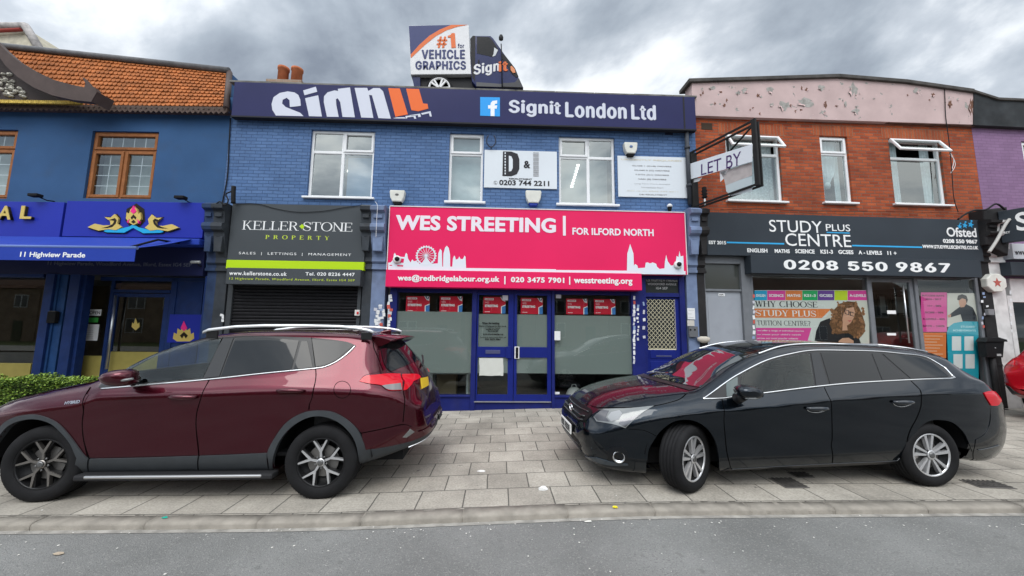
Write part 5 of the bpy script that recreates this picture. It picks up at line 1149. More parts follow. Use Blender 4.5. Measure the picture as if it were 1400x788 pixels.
# clipped hedge in front of the restaurant
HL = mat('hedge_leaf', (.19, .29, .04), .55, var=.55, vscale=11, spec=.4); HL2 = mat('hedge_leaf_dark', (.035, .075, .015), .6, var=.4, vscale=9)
hn = .95; h0, h1 = TW.hit(-140, 520, hn)[0], TW.hit(134, 520, hn)[0]; hz = TW.hit(60, 516, hn)[1]
t = thing('hedge', 'low clipped hedge of small yellow green leaves in front of the restaurant', 'hedge', M_=at_plane(TW, h0, 0, hn)); rnd = random.Random(5)
def leaves(cnt, m, sh, nm):
    mb = MB(TW.M)
    for _ in range(cnt):
        u = rnd.uniform(h0, h1); top = rnd.random() < .55
        env = .035*math.sin(u*5.1)+.02*math.sin(u*13.7)
        y = -hn+rnd.uniform(-.24, .24); z = hz+env-abs(rnd.gauss(0, .05)) if top else rnd.uniform(.25, hz)
        if not top: y = -hn-.24-rnd.gauss(0, .02)-env
        z -= sh
        a = rnd.uniform(0, 6.28); el = rnd.uniform(-.3, 1.0); d = Vector((math.cos(a)*math.cos(el), math.sin(a)*math.cos(el), math.sin(el))); s = d.cross(Vector((rnd.gauss(0, .5), rnd.gauss(0, .5), 1))).normalized()
        l, w = rnd.uniform(.022, .042), rnd.uniform(.010, .017); p = Vector((u, y, z))
        mb.quad(p, p+d*l*.5+s*w, p+d*l, p+d*l*.5-s*w)
    return mb.build(nm, m, t, t, flip=False)
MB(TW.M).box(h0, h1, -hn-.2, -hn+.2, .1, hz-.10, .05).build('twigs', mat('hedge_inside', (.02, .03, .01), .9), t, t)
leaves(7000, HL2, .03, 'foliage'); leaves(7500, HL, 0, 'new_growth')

# cream gable of the house behind
g = thing('gable_house', 'cream rendered gable end with a red tiled verge, rising behind the restaurant roof', 'house', M_=at_plane(TW, TW.hit(10, 60, -7)[0], 3, -7))
pts = [TW.hit(x, y, -7) for x, y in ((-160, 130), (-160, 30), (-20, 40), (37, 39.5), (58, 76), (58, 130))]
pts = [(pts[0][0], 3.0)]+pts[1:5]+[(pts[5][0], 3.0)]
MB(TW.M).prism(pts, 7, 12).build('wall', mat('cream_render', (.52, .48, .38), .9, var=.12, dirt=.3), g, g)
mb = MB(TW.M); mb.tube([(pts[1][0], 6.95, pts[1][1]+.1), (pts[2][0], 6.95, pts[2][1]+.08), (pts[3][0], 6.95, pts[3][1]+.06), (pts[4][0]+.05, 6.95, pts[4][1]+.04)], .16, 8); mb.build('roof_verge', mat('verge_grey', (.36, .34, .33), .8, var=.3), g, g)
a, b = TW.hit(-60, 47, -6.9), TW.hit(31, 42, -6.9); MB(TW.M).tube([(a[0], 6.85, a[1]), (b[0], 6.85, b[1])], .07, 8).build('red_tiles', mat('verge_red', (.30, .06, .05), .8), g, g)
# ================================================================== the red brick tuition centre on the right
SP = STUDY
RB = brick_mat('orange_red_brick', (.235, .042, .014), (.40, .086, .026), (.16, .085, .06), ms=.009, bump=.9, rough=.85, var=.30, spots=[(3.1, .66, .78, (.10, .035, .02)), (26, .76, .80, (.45, .25, .18))], bias=-.1)
RBS = brick_mat('soldier_brick', (.26, .055, .02), (.36, .09, .03), (.2, .11, .07), bw=.075, rh=.30, ms=.008, bump=.7, rough=.85, var=.30, offset=0)
sb = thing('shop_building', 'orange red brick building with a peeling pink parapet above the dark study centre sign', 'building', M_=at_plane(SP, 0, 0))
UE = SP.hit(1331.5, 200)[0]
SWIN = [SP.R(991, 184, 1071.5, 276.5), SP.R(1120, 185.5, 1167, 278), SP.R(1214, 189.5, 1296, 281)]
zpb = SP.hit(1140, 163.5, .05)[1]
wall(SP, .004, UE, SP.hit(1152, 349)[1], zpb+.35, SWIN, 0, .15).build('wall', RB, sb, sb)
for b in SWIN:
    MB(SP.M).box(b[0]-.16, b[1]+.16, -.004, .10, b[3]+.002, b[3]+.28).build('brick_arch', RBS, sb, sb)
def peeling():
    m = mat('peeling_pink_render', (.48, .365, .355), .85, var=.10, vscale=2.2); t = m.node_tree; b = t.nodes['Principled BSDF']; cur = b.inputs['Base Color'].links[0].from_socket
    tcn = [n for n in t.nodes if n.type == 'TEX_COORD'][0]
    def nz(sc, det, ro, off):
        mp_ = t.nodes.new('ShaderNodeMapping'); mp_.inputs['Location'].default_value = off; mp_.inputs['Scale'].default_value = (1, 1, 1.25); t.links.new(tcn.outputs['Object'], mp_.inputs[0])
        n = t.nodes.new('ShaderNodeTexNoise'); n.inputs['Scale'].default_value = sc; n.inputs['Detail'].default_value = det; n.inputs['Roughness'].default_value = ro; t.links.new(mp_.outputs[0], n.inputs['Vector']); return n.outputs['Fac']
    def rng(s, a, c):
        r = t.nodes.new('ShaderNodeMapRange'); r.inputs[1].default_value = a; r.inputs[2].default_value = c; t.links.new(s, r.inputs[0]); return r.outputs[0]
    f = nz(4.6, 7, .58, (3.3, 0, 8.1)); m1 = rng(f, .655, .668); m0 = rng(f, .635, .652)
    for fac, c in ((m0, (.60, .46, .45)), (m1, (.30, .29, .27))):
        x = t.nodes.new('ShaderNodeMix'); x.data_type = 'RGBA'; t.links.new(fac, x.inputs[0]); t.links.new(cur, x.inputs[6]); x.inputs[7].default_value = (*c, 1); cur = x.outputs[2]
    g = nz(9, 6, .6, (1.1, 0, 2.2)); m2 = rng(g, .70, .715); x = t.nodes.new('ShaderNodeMix'); x.data_type = 'RGBA'; t.links.new(m2, x.inputs[0]); t.links.new(cur, x.inputs[6]); x.inputs[7].default_value = (.14, .08, .06, 1); cur = x.outputs[2]
    t.links.new(cur, b.inputs['Base Color'])
    q = t.nodes.new('ShaderNodeBump'); q.invert = True; q.inputs['Strength'].default_value = .8; q.inputs['Distance'].default_value = .012; t.links.new(m1, q.inputs['Height']); t.links.new(q.outputs[0], b.inputs['Normal'])
    return m
PEEL = peeling()
n = .10
par = [(946, 158), (946, 113.5), (1148, 107), (1240, 114.5), (1330.5, 127), (1331, 170.5)]
pq = [SP.hit(x, y, n) for x, y in par]
po = MB(SP.M).prism(pq if _area(pq) > 0 else pq[::-1], -n, .2).build('parapet', PEEL, sb, sb)
rnd = random.Random(8); PATCH = mat('bare_cement', (.31, .30, .28), .95, var=.25, vscale=14, bump=.6, bscale=40); FLAKE = mat('paint_flake', (.58, .42, .41), .8, var=.1); BRICK_DK = mat('bare_brick_dark', (.16, .085, .06), .9, var=.4, vscale=20)  # last one: dark brick laid bare by the peeling
oP, kP = (930, 90), 2.979
for cx, cy, rx, ry in ((420, 162, 27, 24), (508, 152, 32, 26), (705, 95, 24, 28), (366, 97, 14, 18), (572, 92, 18, 14), (715, 185, 16, 16), (262, 100, 16, 14), (592, 160, 9, 14), (1098, 158, 10, 18), (372, 160, 9, 10), (960, 105, 10, 16), (1030, 118, 9, 9), (235, 112, 11, 12), (318, 122, 9, 9), (580, 190, 14, 8), (1185, 170, 10, 42), (672, 158, 6, 14), (130, 92, 16, 10))+tuple((rnd.uniform(70, 1190), rnd.uniform(78, 200), rnd.uniform(3, 8), rnd.uniform(3, 8)) for _ in range(26)):
    if cy < 112-(45 if cx > 300 else 20)*0 and cx > 1000 and cy < 110: continue
    pts = [(cx+rx*math.cos(2*math.pi*k/19)*rnd.uniform(.35, 1.25), cy+ry*math.sin(2*math.pi*k/19)*rnd.uniform(.35, 1.25)) for k in range(19)]
    poly_px(SP, pts, n, BRICK_DK if rx < 11 and rnd.random() < .5 else PATCH, po, sb, 'bare_patch', .0025, oP, kP)
    k0 = rnd.randrange(13); a = pts[k0:k0+5] if k0 < 8 else pts[k0-5:k0]
    fl = a+[(x*.55+cx*.45, y*.55+cy*.45) for x, y in a[::-1]]
    q = [SP.hit(oP[0]+x/kP, oP[1]+y/kP, n) for x, y in fl]; mb = MB(SP.M); h = len(a)
    for i in range(h-1): mb.quad((*[q[i][0], -n-.022, q[i][1]],), (q[i+1][0], -n-.022, q[i+1][1]), (q[-i-2][0], -n-.006, q[-i-2][1]), (q[-i-1][0], -n-.006, q[-i-1][1]))
    mb.build('paint_flake', FLAKE, po, sb, flip=False)
mb = MB(SP.M)
cq = [SP.hit(x, y, .14) for x, y in ((942, 112.5), (1148, 106), (1240, 113.5), (1332, 126.5))]
for a, b in zip(cq, cq[1:]):
    mb.prism([(a[0], a[1]), (b[0], b[1]), (b[0], b[1]+.085), (a[0], a[1]+.085)], -.16, .3, .01)
mb.build('coping', mat('coping_dark', (.075, .07, .066), .9, var=.3, vscale=5), sb, sb)
MB(SP.M).box(.01, UE, -.075, -.002, zpb-.03, zpb+.02, .006).build('string_course', mat('string_brown', (.13, .075, .06), .85, var=.3), sb, sb)
def open_light(pl, root, par, u0, u1, z1, z0, ang):
    """a top hung light pushed open"""
    F = pl.M @ Matrix.Translation((0, .01, z1-.03)) @ Matrix.Rotation(-ang, 4, 'X'); h = z1-z0-.03
    mb = MB(F); w = .05
    mb.box(u0, u0+w, -.045, 0, -h, 0, .008); mb.box(u1-w, u1, -.045, 0, -h, 0, .008); mb.box(u0+w, u1-w, -.044, -.001, -w, 0, .008); mb.box(u0+w, u1-w, -.044, -.001, -h, -h+w, .008)
    o = mb.build('open_light', WH, par, root); MB(F).quad((u0+w, -.02, -h+w), (u1-w, -.02, -h+w), (u1-w, -.02, -w), (u0+w, -.02, -w)).build('pane', GLASS, par, root, flip=False)
for i, b in enumerate(SWIN):
    u0, u1, z0, z1 = b; tr = (.72, .74, .71)[i]
    if i == 1: f = window(SP, sb, b, [(0, 1, 0, tr, 0), (0, 1, tr, 1, 1)], -.05)
    else:
        f = window(SP, sb, b, [(0, 1, 0, tr, 0)], -.05); zt_i = z0+(z1-z0)*tr
        MB(SP.M).box(u0+.05, u1-.05, .055, .115, zt_i-.03, zt_i+.03, .005).build('transom', WH, f, sb)
        open_light(SP, sb, f, u0+.02, u1-.02, z1, zt_i+.02, rad(30))
    if i == 0: curtain_sheet(SP, u0+.03, u1-.03, z0, z1, .22, NET, f, sb, 11, .015)
    if i == 1:
        curtain_sheet(SP, u0+.04, u1-.12, z0+.42, z1, .22, CURT, f, sb, 5, .02, (u0+.30, .05)); MB(SP.M).lathe([(.01, -.09), (.06, -.06), (.075, 0), (.05, .06), (.01, .08)], (u0+.30, .22, z0+.50), 'z', 12).build('curtain_knot', CURT, f, sb)
        curtain_sheet(SP, u0+.02, u0+.10, z0, z1, .25, CURT, f, sb, 2, .012); curtain_sheet(SP, u1-.17, u1-.03, z0, z1, .25, CURT, f, sb, 2, .012)
    if i == 2: curtain_sheet(SP, u0+.12, u0+.42, z0, z1, .22, CURT, f, sb, 5, .022); curtain_sheet(SP, u1-.28, u1-.05, z0, z1, .22, CURT, f, sb, 3, .018)
room(SP, sb, .1, UE-.1, 3.45, zpb, .155, 2.4)
MB(SP.M).box(.05, UE-.05, .30, 6, 2.95, 3.44).build('floor_slab', MATS['slab'], sb, sb)
MB(SP.M).box(.05, UE+3, .4, 9, zpb-.1, zpb+.1).build('flat_roof', MATS['roof_felt'], sb, sb)
a = SP.R(958.5, 168.5, 974, 178, 0); tag(MB(SP.M).box(a[0], a[1], -.006, .03, a[2], a[3], .002).build('air_vent', mat('vent_brown', (.05, .035, .025), .8)), 'dark air brick in the red brick wall above the projecting letting board', 'vent')
cable('thin black cable down the peeling parapet and the red brick beside the right window', SP, [(1291, 117), (1292, 135), (1293, 160), (1297, 190), (1301, 230), (1304, 270), (1310, 290)], .12, .008)
cable('pale tangle of cable hanging at the right end of the red brick wall', SP, [(1299, 209), (1304, 219), (1302, 230), (1300, 237), (1306, 226), (1303, 216), (1298, 212)], .08, .006, WP)
cable('thin dark cable clipped along the brickwork just above the dark sign', SP, [(985, 287), (1040, 286), (1110, 289), (1200, 289), (1280, 291), (1316, 292)], .05, .006)

# dark sign of the tuition centre
SC = mat('slate_panel', (.034, .042, .052), .4, var=.08, vscale=1.2); CY = mat('cyan_vinyl', (.04, .36, .68), .4)
n = .16
u0, u1 = SP.hit(966, 320, n)[0], SP.hit(1341, 325, n)[0]; z0, z1 = SP.hit(1152, 352.8, n)[1], SP.hit(1152, 295.5, n)[1]
t = thing('shop_sign', 'long dark slate sign of the study centre with white letters and cyan stripes', 'sign', M_=at_plane(SP, u0, z0))
MB(SP.M).box(u0, u1, -n, -.005, z0, z1, .004).build('panel', SC, t, t)
def st(s_, x0, y0, x1, y1, m=OFFW, bo=.03, nn=n, par=None, **k):
    xm = (x0+x1)/2; text(s_, SP, (SP.hit(x0, (y0+y1)/2, nn)[0], SP.hit(x1, (y0+y1)/2, nn)[0], SP.hit(xm, y1, nn)[1], SP.hit(xm, y0, nn)[1]), nn+.002, m, par or t, t, bo, **k)
st('STUDY', 1051.5, 301.8, 1123.5, 318, bo=.0); st('PLUS', 1129, 307, 1162, 316.3, bo=.0); st('CENTRE', 1073.5, 320.3, 1163, 337.3, bo=.0)
st('EST 2015', 969, 329.5, 992.5, 334.3); st('ENGLISH', 1021.5, 340, 1049, 345.5); st('MATHS', 1059, 341, 1079.5, 346.3); st('SCIENCE', 1087, 341.2, 1113.5, 346.8); st('KS1-3', 1121.5, 341.7, 1138.5, 347.3); st('GCSES', 1146, 342.2, 1166.5, 347.7); st('A - LEVELS', 1173.5, 343, 1205.5, 348.4); st('11 +', 1213, 343.8, 1225.5, 349)
for x0, y0, x1, y1 in ((993.5, 331.3, 1072, 334), (1165, 335.8, 1260.5, 338.6), (1130, 317.6, 1161.5, 319.4)):
    a = SP.R(x0, y0, x1, y1, n); zc_ = SP.hit((x0+x1)/2, (y0+y1)/2, n)[1]; h_ = .017 if y1-y0 > 2 else .012; MB(SP.M).box(a[0], a[1], -n-.004, -n-.0005, zc_-h_, zc_+h_).build('stripe', CY, t, t)
st('Ofsted', 1294, 311.5, 1334.5, 324.3, bo=.02); st('0208 550 9867', 1289, 327.5, 1336, 333); st('WWW.STUDYPLUSCENTRE.CO.UK', 1261, 335.8, 1337, 340.6, bo=.03)
mb = MB(SP.M)
for k, (x, y, r_) in enumerate(((1312, 310, 3.6), (1319, 308.5, 4), (1327, 307.5, 4.4))):
    c = SP.hit(x, y, n); s_ = SP.hit(x+r_, y, n)[0]-c[0]
    pts = [(c[0]+s_*(1 if j % 2 == 0 else .42)*math.sin(j*math.pi/5+.15*k), c[1]+s_*(1 if j % 2 == 0 else .42)*math.cos(j*math.pi/5+.15*k)) for j in range(10)]
    mb.prism(pts[::-1], -n-.004-.0003*k, -n-.0005); h_ = SP.hit(x+1, y-r_-.6, n); mb.lathe([(s_*.28, 0), (s_*.28, -.004)], (h_[0], -n-.0005, h_[1]), 'y', 10)
mb.build('figures_mark', CY, t, t)
nl = .24
u0, u1 = SP.hit(1027, 365, nl)[0], SP.hit(1341.5, 365, nl)[0]; zl0 = SP.hit(1184, 376.5, nl)[1]
bx = MB(SP.M).box(u0, u1, -nl, -.006, zl0, z0-.002, .004).build('shutter_box', SC, t, t)
st('0208', 1071.5, 356, 1145.5, 369.3, bo=.02, heavy=.04, face=INTER, nn=nl, par=bx); st('550', 1159, 358, 1213, 370.8, bo=.02, heavy=.04, face=INTER, nn=nl, par=bx); st('9867', 1225, 359.3, 1299, 372.6, bo=.02, heavy=.04, face=INTER, nn=nl, par=bx)

# grey side door and the glazed front
GREYF = mat('grey_frame', (.155, .165, .18), .42, var=.08); GREYD = mat('grey_door', (.29, .31, .345), .5, var=.05, vscale=2, dirt=.08)
su = lambda x, n=0: SP.hit(x, 440, n)[0]
sz = lambda y, n=0, x=1100: SP.hit(x, y, n)[1]
zf_ = z0-.0
mb = MB(SP.M); mb.box(su(963), su(966), -.02, .1, 0, zf_, .004); mb.box(su(1016), su(1028.5), -.03, .12, 0, zf_, .005); mb.box(su(966), su(1016), -.01, .1, sz(398.5, 0, 990), sz(395.5, 0, 990), .004); mb.box(su(966), su(1016), -.03, .1, sz(361, 0, 990), zf_, .004)
df = mb.build('door_frame', GREYF, sb, sb)
MB(SP.M).box(su(966), su(1016), .04, .06, sz(395.5, 0, 990), sz(361, 0, 990)).build('fanlight', mat('fanlight_grey', (.055, .06, .055), .12, spec=.7), df, sb)
d_ = MB(SP.M).box(su(966), su(1016), .03, .08, .05, sz(398.5, 0, 990), .004).build('side_door', GREYD, sb, sb)
MB(SP.M).box(su(970), su(1012), .024, .0305, .3, sz(406, 0, 990), .004).build('door_panel', GREYD, d_, sb)
plaque('number_plate', 'small white plate with the number of the grey side door', 'number plate', SP, (982, 401, 991, 405.3), -.022, WP, .003, lambda t_: text('10A', SP, SP.R(983.5, 402, 989.5, 404.3, -.018), -.018, DK, t_, t_, .03, depth=.001))
mb = MB(SP.M)
mb.box(su(1028.5), su(1031.5), -.03, .1, 0, zl0+.1, .004); mb.box(su(1189), su(1193), -.03, .1, 0, zl0+.1, .004); mb.box(su(1254), su(1258.5), -.03, .1, 0, zl0+.1, .004); mb.box(su(1338), su(1344), -.03, .1, 0, zl0+.1, .004)
mb.box(su(1031.5), su(1338), -.02, .1, sz(379.5, 0, 1185), zl0+.1, .004); mb.box(su(1031.5), su(1189), -.02, .1, 0, .45, .004); mb.box(su(1258.5), su(1338), -.02, .1, 0, .30, .004)
sf3 = mb.build('shopfront_frame', GREYF, sb, sb)
for x0, x1, zb_ in ((1031.5, 1189, .45), (1258.5, 1338, .30)):
    MB(SP.M).quad((su(x0), .0, zb_), (su(x1), .0, zb_), (su(x1), .0, sz(379, 0, 1185)), (su(x0), .0, sz(379, 0, 1185))).build('glass', SHOPGLASS, sf3, sb, flip=False)
mb = MB(SP.M); q0, q1 = 1193.5, 1253.5
mb.box(su(q0), su(1197), .0, .05, .04, sz(381, 0, 1220), .003); mb.box(su(1248.5), su(q1), .0, .05, .04, sz(381, 0, 1220), .003); mb.box(su(1197), su(1248.5), .001, .049, sz(386, 0, 1220), sz(381, 0, 1220), .003); mb.box(su(1197), su(1248.5), .001, .049, .04, .25, .003)
d_ = mb.build('shop_door', GREYF, sb, sb)
MB(SP.M).quad((su(1197), .025, .25), (su(1248.5), .025, .25), (su(1248.5), .025, sz(386, 0, 1220)), (su(1197), .025, sz(386, 0, 1220))).build('glass', SHOPGLASS, d_, sb, flip=False)
mb = MB(SP.M); x = su(1240, .06); mb.tube([(x, -.06, sz(468, .06)), (x, -.06, sz(388, .06))], .016, 10)
for y in (395, 462): mb.tube([(x, -.06, sz(y, .06)), (x+.02, .01, sz(y, .06))], .010)
mb.build('handle', MATS['steel_bar'], d_, sb)
for y0, y1 in ((424.5, 429.5), (455.5, 459)):
    a = SP.R(1214, y0, 1226.5, y1, .0); MB(SP.M).box(a[0], a[1], .018, .023, a[2], a[3], .001).build('door_sticker', PWH, d_, sb)
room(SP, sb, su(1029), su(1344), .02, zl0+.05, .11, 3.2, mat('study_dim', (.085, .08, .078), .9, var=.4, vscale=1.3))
for x, w_, lab in ((1205, 16, 'smaller black framed picture seen through the left of the study centre door'), (1228, 22, 'larger black framed picture seen through the right of the study centre door')):
    pf = thing('picture_frame', lab, 'picture frame', M_=at_plane(SP, su(x, -1.2), 1.9, -1.2)); a = SP.R(x-w_/2, 403, x+w_/2, 431, -1.2)
    mb = MB(SP.M); frame_bars(mb, a[0], a[1], a[2], a[3], .05, 1.15, 1.2); mb.build('frame', BLACK, pf, pf); MB(SP.M).box(a[0]+.05, a[1]-.05, 1.17, 1.19, a[2]+.05, a[3]-.05).build('print', mat('print_grey', (.22, .22, .21), .6), pf, pf)
# posters
def pbox(t, x0, y0, x1, y1, m, nn, nm='panel', dp=.001):
    return poly_px(SP, [(x0, y0), (x1, y0), (x1, y1), (x0, y1)], nn, m, t, t, nm, dp)
PB_ = mat('poster_pale', (.60, .61, .58), .5); SKIN = mat('printed_skin', (.55, .30, .20), .55); HAIR = mat('printed_brown_hair', (.14, .065, .03), .6, var=.5, vscale=40); JKT = mat('printed_jacket', (.018, .018, .022), .6); WALLP = mat('printed_wall', (.58, .56, .50), .6); MAG = mat('poster_magenta', (.66, .07, .30), .5); ORG = mat('poster_orange', (.68, .20, .06), .5)
cols = dict(bl=(.02, .33, .55), pk=(.66, .06, .30), og=(.66, .20, .06), gr=(.02, .36, .12), pu=(.14, .06, .28), li=(.50, .62, .03))
pn = -.013
pt = thing('window_poster', 'large window poster of a curly haired woman in glasses under coloured tabs', 'poster', M_=at_plane(SP, su(1110), sz(430)))
pbox(pt, 1031.5, 397, 1188.5, 500, PB_, pn, 'sheet')
for x0, x1, c, s_ in ((1031.5, 1049, 'bl', 'ENGLISH'), (1049, 1074, 'pk', 'SCIENCE'), (1074, 1097, 'og', 'MATHS'), (1097, 1118, 'gr', 'KS1-3'), (1118, 1141, 'pu', 'GCSES'), (1141, 1159, 'li', ''), (1159, 1186.5, 'pk', 'A-LEVELS')):
    pbox(pt, x0, 397.5, x1-.4, 410.8, mat('tab_'+c, cols[c], .5), pn+.0015, 'tab')
    if s_: text(s_, SP, SP.R(max(x0, 1031.5)+2.2, 402.3, x1-2.5, 406.3, pn+.003), pn+.003, PWH, pt, pt, .03, depth=.0006)
serif('WHY CHOOSE', SP, SP.R(1032, 411.5, 1118.5, 420.8, pn), pn+.001, DK, pt, pt, -.02)
poly_px(SP, [(1031.5, 422), (1136.5, 422.5), (1123.5, 435), (1031.5, 434.5)], pn+.0015, ORG, pt, pt, 'banner', .001)
serif('STUDY PLUS', SP, SP.R(1032, 424, 1116, 433.3, pn), pn+.003, PWH, pt, pt, -.02)
serif('TUITION CENTRE?', SP, SP.R(1034.5, 438.3, 1108.5, 445.8, pn), pn+.001, DK, pt, pt, -.02, T=.11)
poly_px(SP, [(1031.5, 448.5), (1109.5, 448.5), (1103, 470), (1031.5, 470)], pn+.0015, MAG, pt, pt, 'banner', .001)
for i, s_ in enumerate(('we offer a range of individual courses', 'to meet your child\'s needs', 'across our most popular subjects')): text(s_, SP, SP.R(1035, 451+i*5.2, 1099-i*4, 454.3+i*5.2, pn), pn+.0035, PWH, pt, pt, .01, depth=.0006)
poly_px(SP, [(1122, 448), (1136, 423), (1158, 413.5), (1172, 411.5), (1188.5, 411.5), (1188.5, 500), (1112, 500)], pn+.0012, WALLP, pt, pt, 'printed_background', .001)
fig = MB(SP.M); rr = random.Random(2); oF, kF = (1000, 370), 3.5
def fpoly(pts, k, o=None, s=1.):
    q = [SP.hit(*((x, y) if o is None else (o[0]+x/s, o[1]+y/s)), pn) for x, y in pts]; fig.prism(q if _area(q) > 0 else q[::-1], -pn-.0025-.0004*k, -pn-.0024)
def done(nm, m, par=None):
    global fig
    fig.build(nm, m, par or pt, par or pt); fig = MB(SP.M)
F_ = lambda pts, k: fpoly(pts, k, oF, kF)
F_([(392, 450), (396, 345), (405, 290), (425, 245), (470, 228), (500, 285), (560, 290), (600, 300), (618, 345), (625, 450)], 0); done('printed_jacket', JKT)
F_([(468, 255), (480, 225), (490, 188), (520, 158), (555, 147), (592, 150), (612, 180), (627, 215), (641, 262), (632, 302), (610, 328), (588, 318), (560, 300), (530, 302), (505, 306), (488, 298)], 1); done('printed_hair', HAIR)
for k in range(70):                                   # curls
    t_ = rr.random(); cx, cy = (rr.uniform(478, 530), rr.uniform(190, 300)) if t_ < .35 else ((rr.uniform(585, 636), rr.uniform(180, 322)) if t_ < .8 else (rr.uniform(505, 600), rr.uniform(150, 178)))
    r_ = rr.uniform(5, 11); a0 = rr.uniform(0, 6); pts = [(cx+r_*rr.uniform(.6, 1.1)*math.cos(a0+j*.9), cy+r_*rr.uniform(.6, 1.1)*math.sin(a0+j*.9)) for j in range(7)]; fpoly(pts, 2+(k % 3)*.2, oF, kF)
done('printed_curls', mat('printed_auburn', (.27, .125, .06), .6, var=.5, vscale=50))
F_([(530, 186), (556, 166), (583, 174), (591, 200), (584, 228), (568, 254), (548, 266), (533, 252), (526, 215)], 4); F_([(532, 250), (552, 266), (556, 286), (530, 288)], 3); F_([(512, 338), (530, 324), (560, 322), (584, 336), (584, 350), (512, 350)], 4); done('printed_face', SKIN)
F_([(531, 184), (556, 165), (585, 175), (570, 178), (548, 182), (536, 205), (530, 235), (526, 215)], 5); done('printed_fringe', HAIR)
for q_ in ([(541, 186), (562, 192), (561, 195), (540, 189)], [(540, 189), (543, 188), (545, 206), (541, 204)], [(541, 204), (562, 211), (561, 214), (541, 207)], [(559, 192), (563, 192), (563, 213), (559, 212)], [(567, 196), (588, 203), (587, 206), (566, 199)], [(566, 196), (570, 197), (570, 215), (566, 213)], [(566, 213), (586, 218), (585, 221), (566, 216)], [(561, 197), (567, 199), (567, 202), (561, 200)]): F_(q_, 6)
done('printed_glasses', DK); F_([(553, 240), (566, 238), (575, 240), (565, 246)], 6); done('printed_lips', mat('printed_lip', (.45, .10, .10), .5))
pk_ = thing('window_poster', 'pink poster of success rates in the right window of the study centre', 'poster', M_=at_plane(SP, su(1276), sz(427)))
pbox(pk_, 1259, 400, 1294.5, 454, MAG, pn, 'sheet')
for i, (s_, a, b) in enumerate((('SUCCESS RATE', 1260, 1291), ('2016 - 2017', 1265, 1287), ('11+ - 88%', 1268, 1287), ('GCSES - 98%', 1264, 1290), ('A-LEVELS - 88%', 1261, 1292), ('SATS - 100%', 1261.5, 1291.5))):
    y = (403, 407.8, 417, 426, 435, 444.5)[i]; text(s_, SP, SP.R(a, y, b, y+2.9, pn), pn+.002, mat('plum_ink', (.12, .02, .06), .6), pk_, pk_, .03, depth=.0006)
og_ = thing('window_poster', 'orange poster with pale lines of text below the pink poster', 'poster', M_=at_plane(SP, su(1278), sz(470)))
pbox(og_, 1261.5, 455, 1293.5, 490, ORG, pn, 'sheet')
mb = MB(SP.M)
for k in range(7):
    a = SP.R(1264, 459+k*4.1, 1289-(k % 3)*4, 460.3+k*4.1, pn); mb.box(a[0], a[1], -pn-.0022, -pn-.0012, a[2], a[3])
mb.build('printed_lines', mat('orange_pale', (.72, .45, .3), .6), og_, og_)
by = thing('window_poster', 'photo poster of a dark haired student in a black top, right study centre window', 'poster', M_=at_plane(SP, su(1315), sz(420)))
pbox(by, 1295, 401, 1336.5, 447, WALLP, pn, 'sheet')
fpoly([(1296, 432), (1306, 424), (1313, 419), (1321, 416), (1330, 421), (1335, 432), (1336, 442), (1316, 440), (1313, 430), (1300, 434)], 1); done('printed_top', JKT, by); fpoly([(1310.5, 409), (1316, 407), (1320, 409.5), (1321, 415), (1318, 420), (1313, 420.5), (1311, 416)], 2); fpoly([(1295.5, 431), (1300, 430), (1300, 434), (1296, 434.5)], 3); done('printed_face', SKIN, by); fpoly([(1308.5, 410), (1309.5, 404.5), (1315, 402.5), (1321, 404.5), (1323, 410), (1321.5, 415), (1320, 409.5), (1315, 408), (1311, 411)], 4); done('printed_hair', mat('printed_dark_hair', (.03, .02, .018), .6), by)
tl = thing('window_poster', 'turquoise arched poster with four white sheets in the right window of the study centre', 'poster', M_=at_plane(SP, su(1318), sz(480)))
poly_px(SP, [(1297, 520), (1294.5, 455), (1297, 447), (1304, 442), (1318, 439.5), (1337.5, 440), (1338, 520)], pn+.002, mat('poster_turquoise', (.02, .36, .46), .5), tl, tl, 'sheet', .001)
for i, s_ in enumerate(('STUDENT', 'ACHIEVEMENTS')): text(s_, SP, SP.R(1313-i*11, 445.5+i*5, 1334, 448.6+i*5, pn), pn+.004, mat('pale_turquoise', (.4, .68, .72), .5), tl, tl, .03, depth=.0006)
for x, y in ((1301.5, 460), (1318.5, 460), (1303.5, 484.5), (1320, 484.5)): pbox(tl, x, y, x+12.5, y+19.5, PWH, pn+.0032, 'sheet_of_paper', .0008)
stickers('sticker_column', 'white and coloured stickers down the left frame of the study centre window', SP, 1029.5, 1031, 402, 466, 9, .032, 21, (3, 5))

# pilaster, alarm box, letter box, pipe and cables at the right end
pilaster(sb, SP.hit(1344, 420, .06)[0], SP.hit(1378, 420, .06)[0], SP.hit(1355, 300, .3)[1], SP.hit(1355, 352, .1)[1], PK, PW, .45)
mb = MB(SP.M); a = SP.hit(1345, 350, .2); b = SP.hit(1369, 290, .2)
mb.prism([(a[0], a[1]+.25), (a[0]+.05, b[1]+.02), (b[0]+.05, b[1]+.1), (b[0]+.02, a[1]+.55), (b[0]-.10, a[1])], -.28, .05, .03); mb.build('black_console', PK, sb, sb)
u, z = SP.hit(1361, 387, .14); t = thing('alarm_box', 'cream octagonal alarm box with a red star on the black and white pilaster', 'alarm box', M_=at_plane(SP, u, z)); r_ = SP.hit(1374.5, 387, .14)[0]-u
MB(SP.M).prism([(u+r_*1.06*math.cos(a), z+r_*.92*math.sin(a)) for a in [rad(22.5+45*k) for k in range(8)]], -.17, -.055, .02).build('casing', MATS['alarm_cream'], t, t)
st_ = [(u+r_*(.46 if j % 2 == 0 else .2)*math.sin(j*math.pi/5), z+r_*(.46 if j % 2 == 0 else .2)*math.cos(j*math.pi/5)) for j in range(10)]
MB(SP.M).prism(st_[::-1], -.174, -.168).build('star', mat('star_red', (.40, .10, .08), .5), t, t)
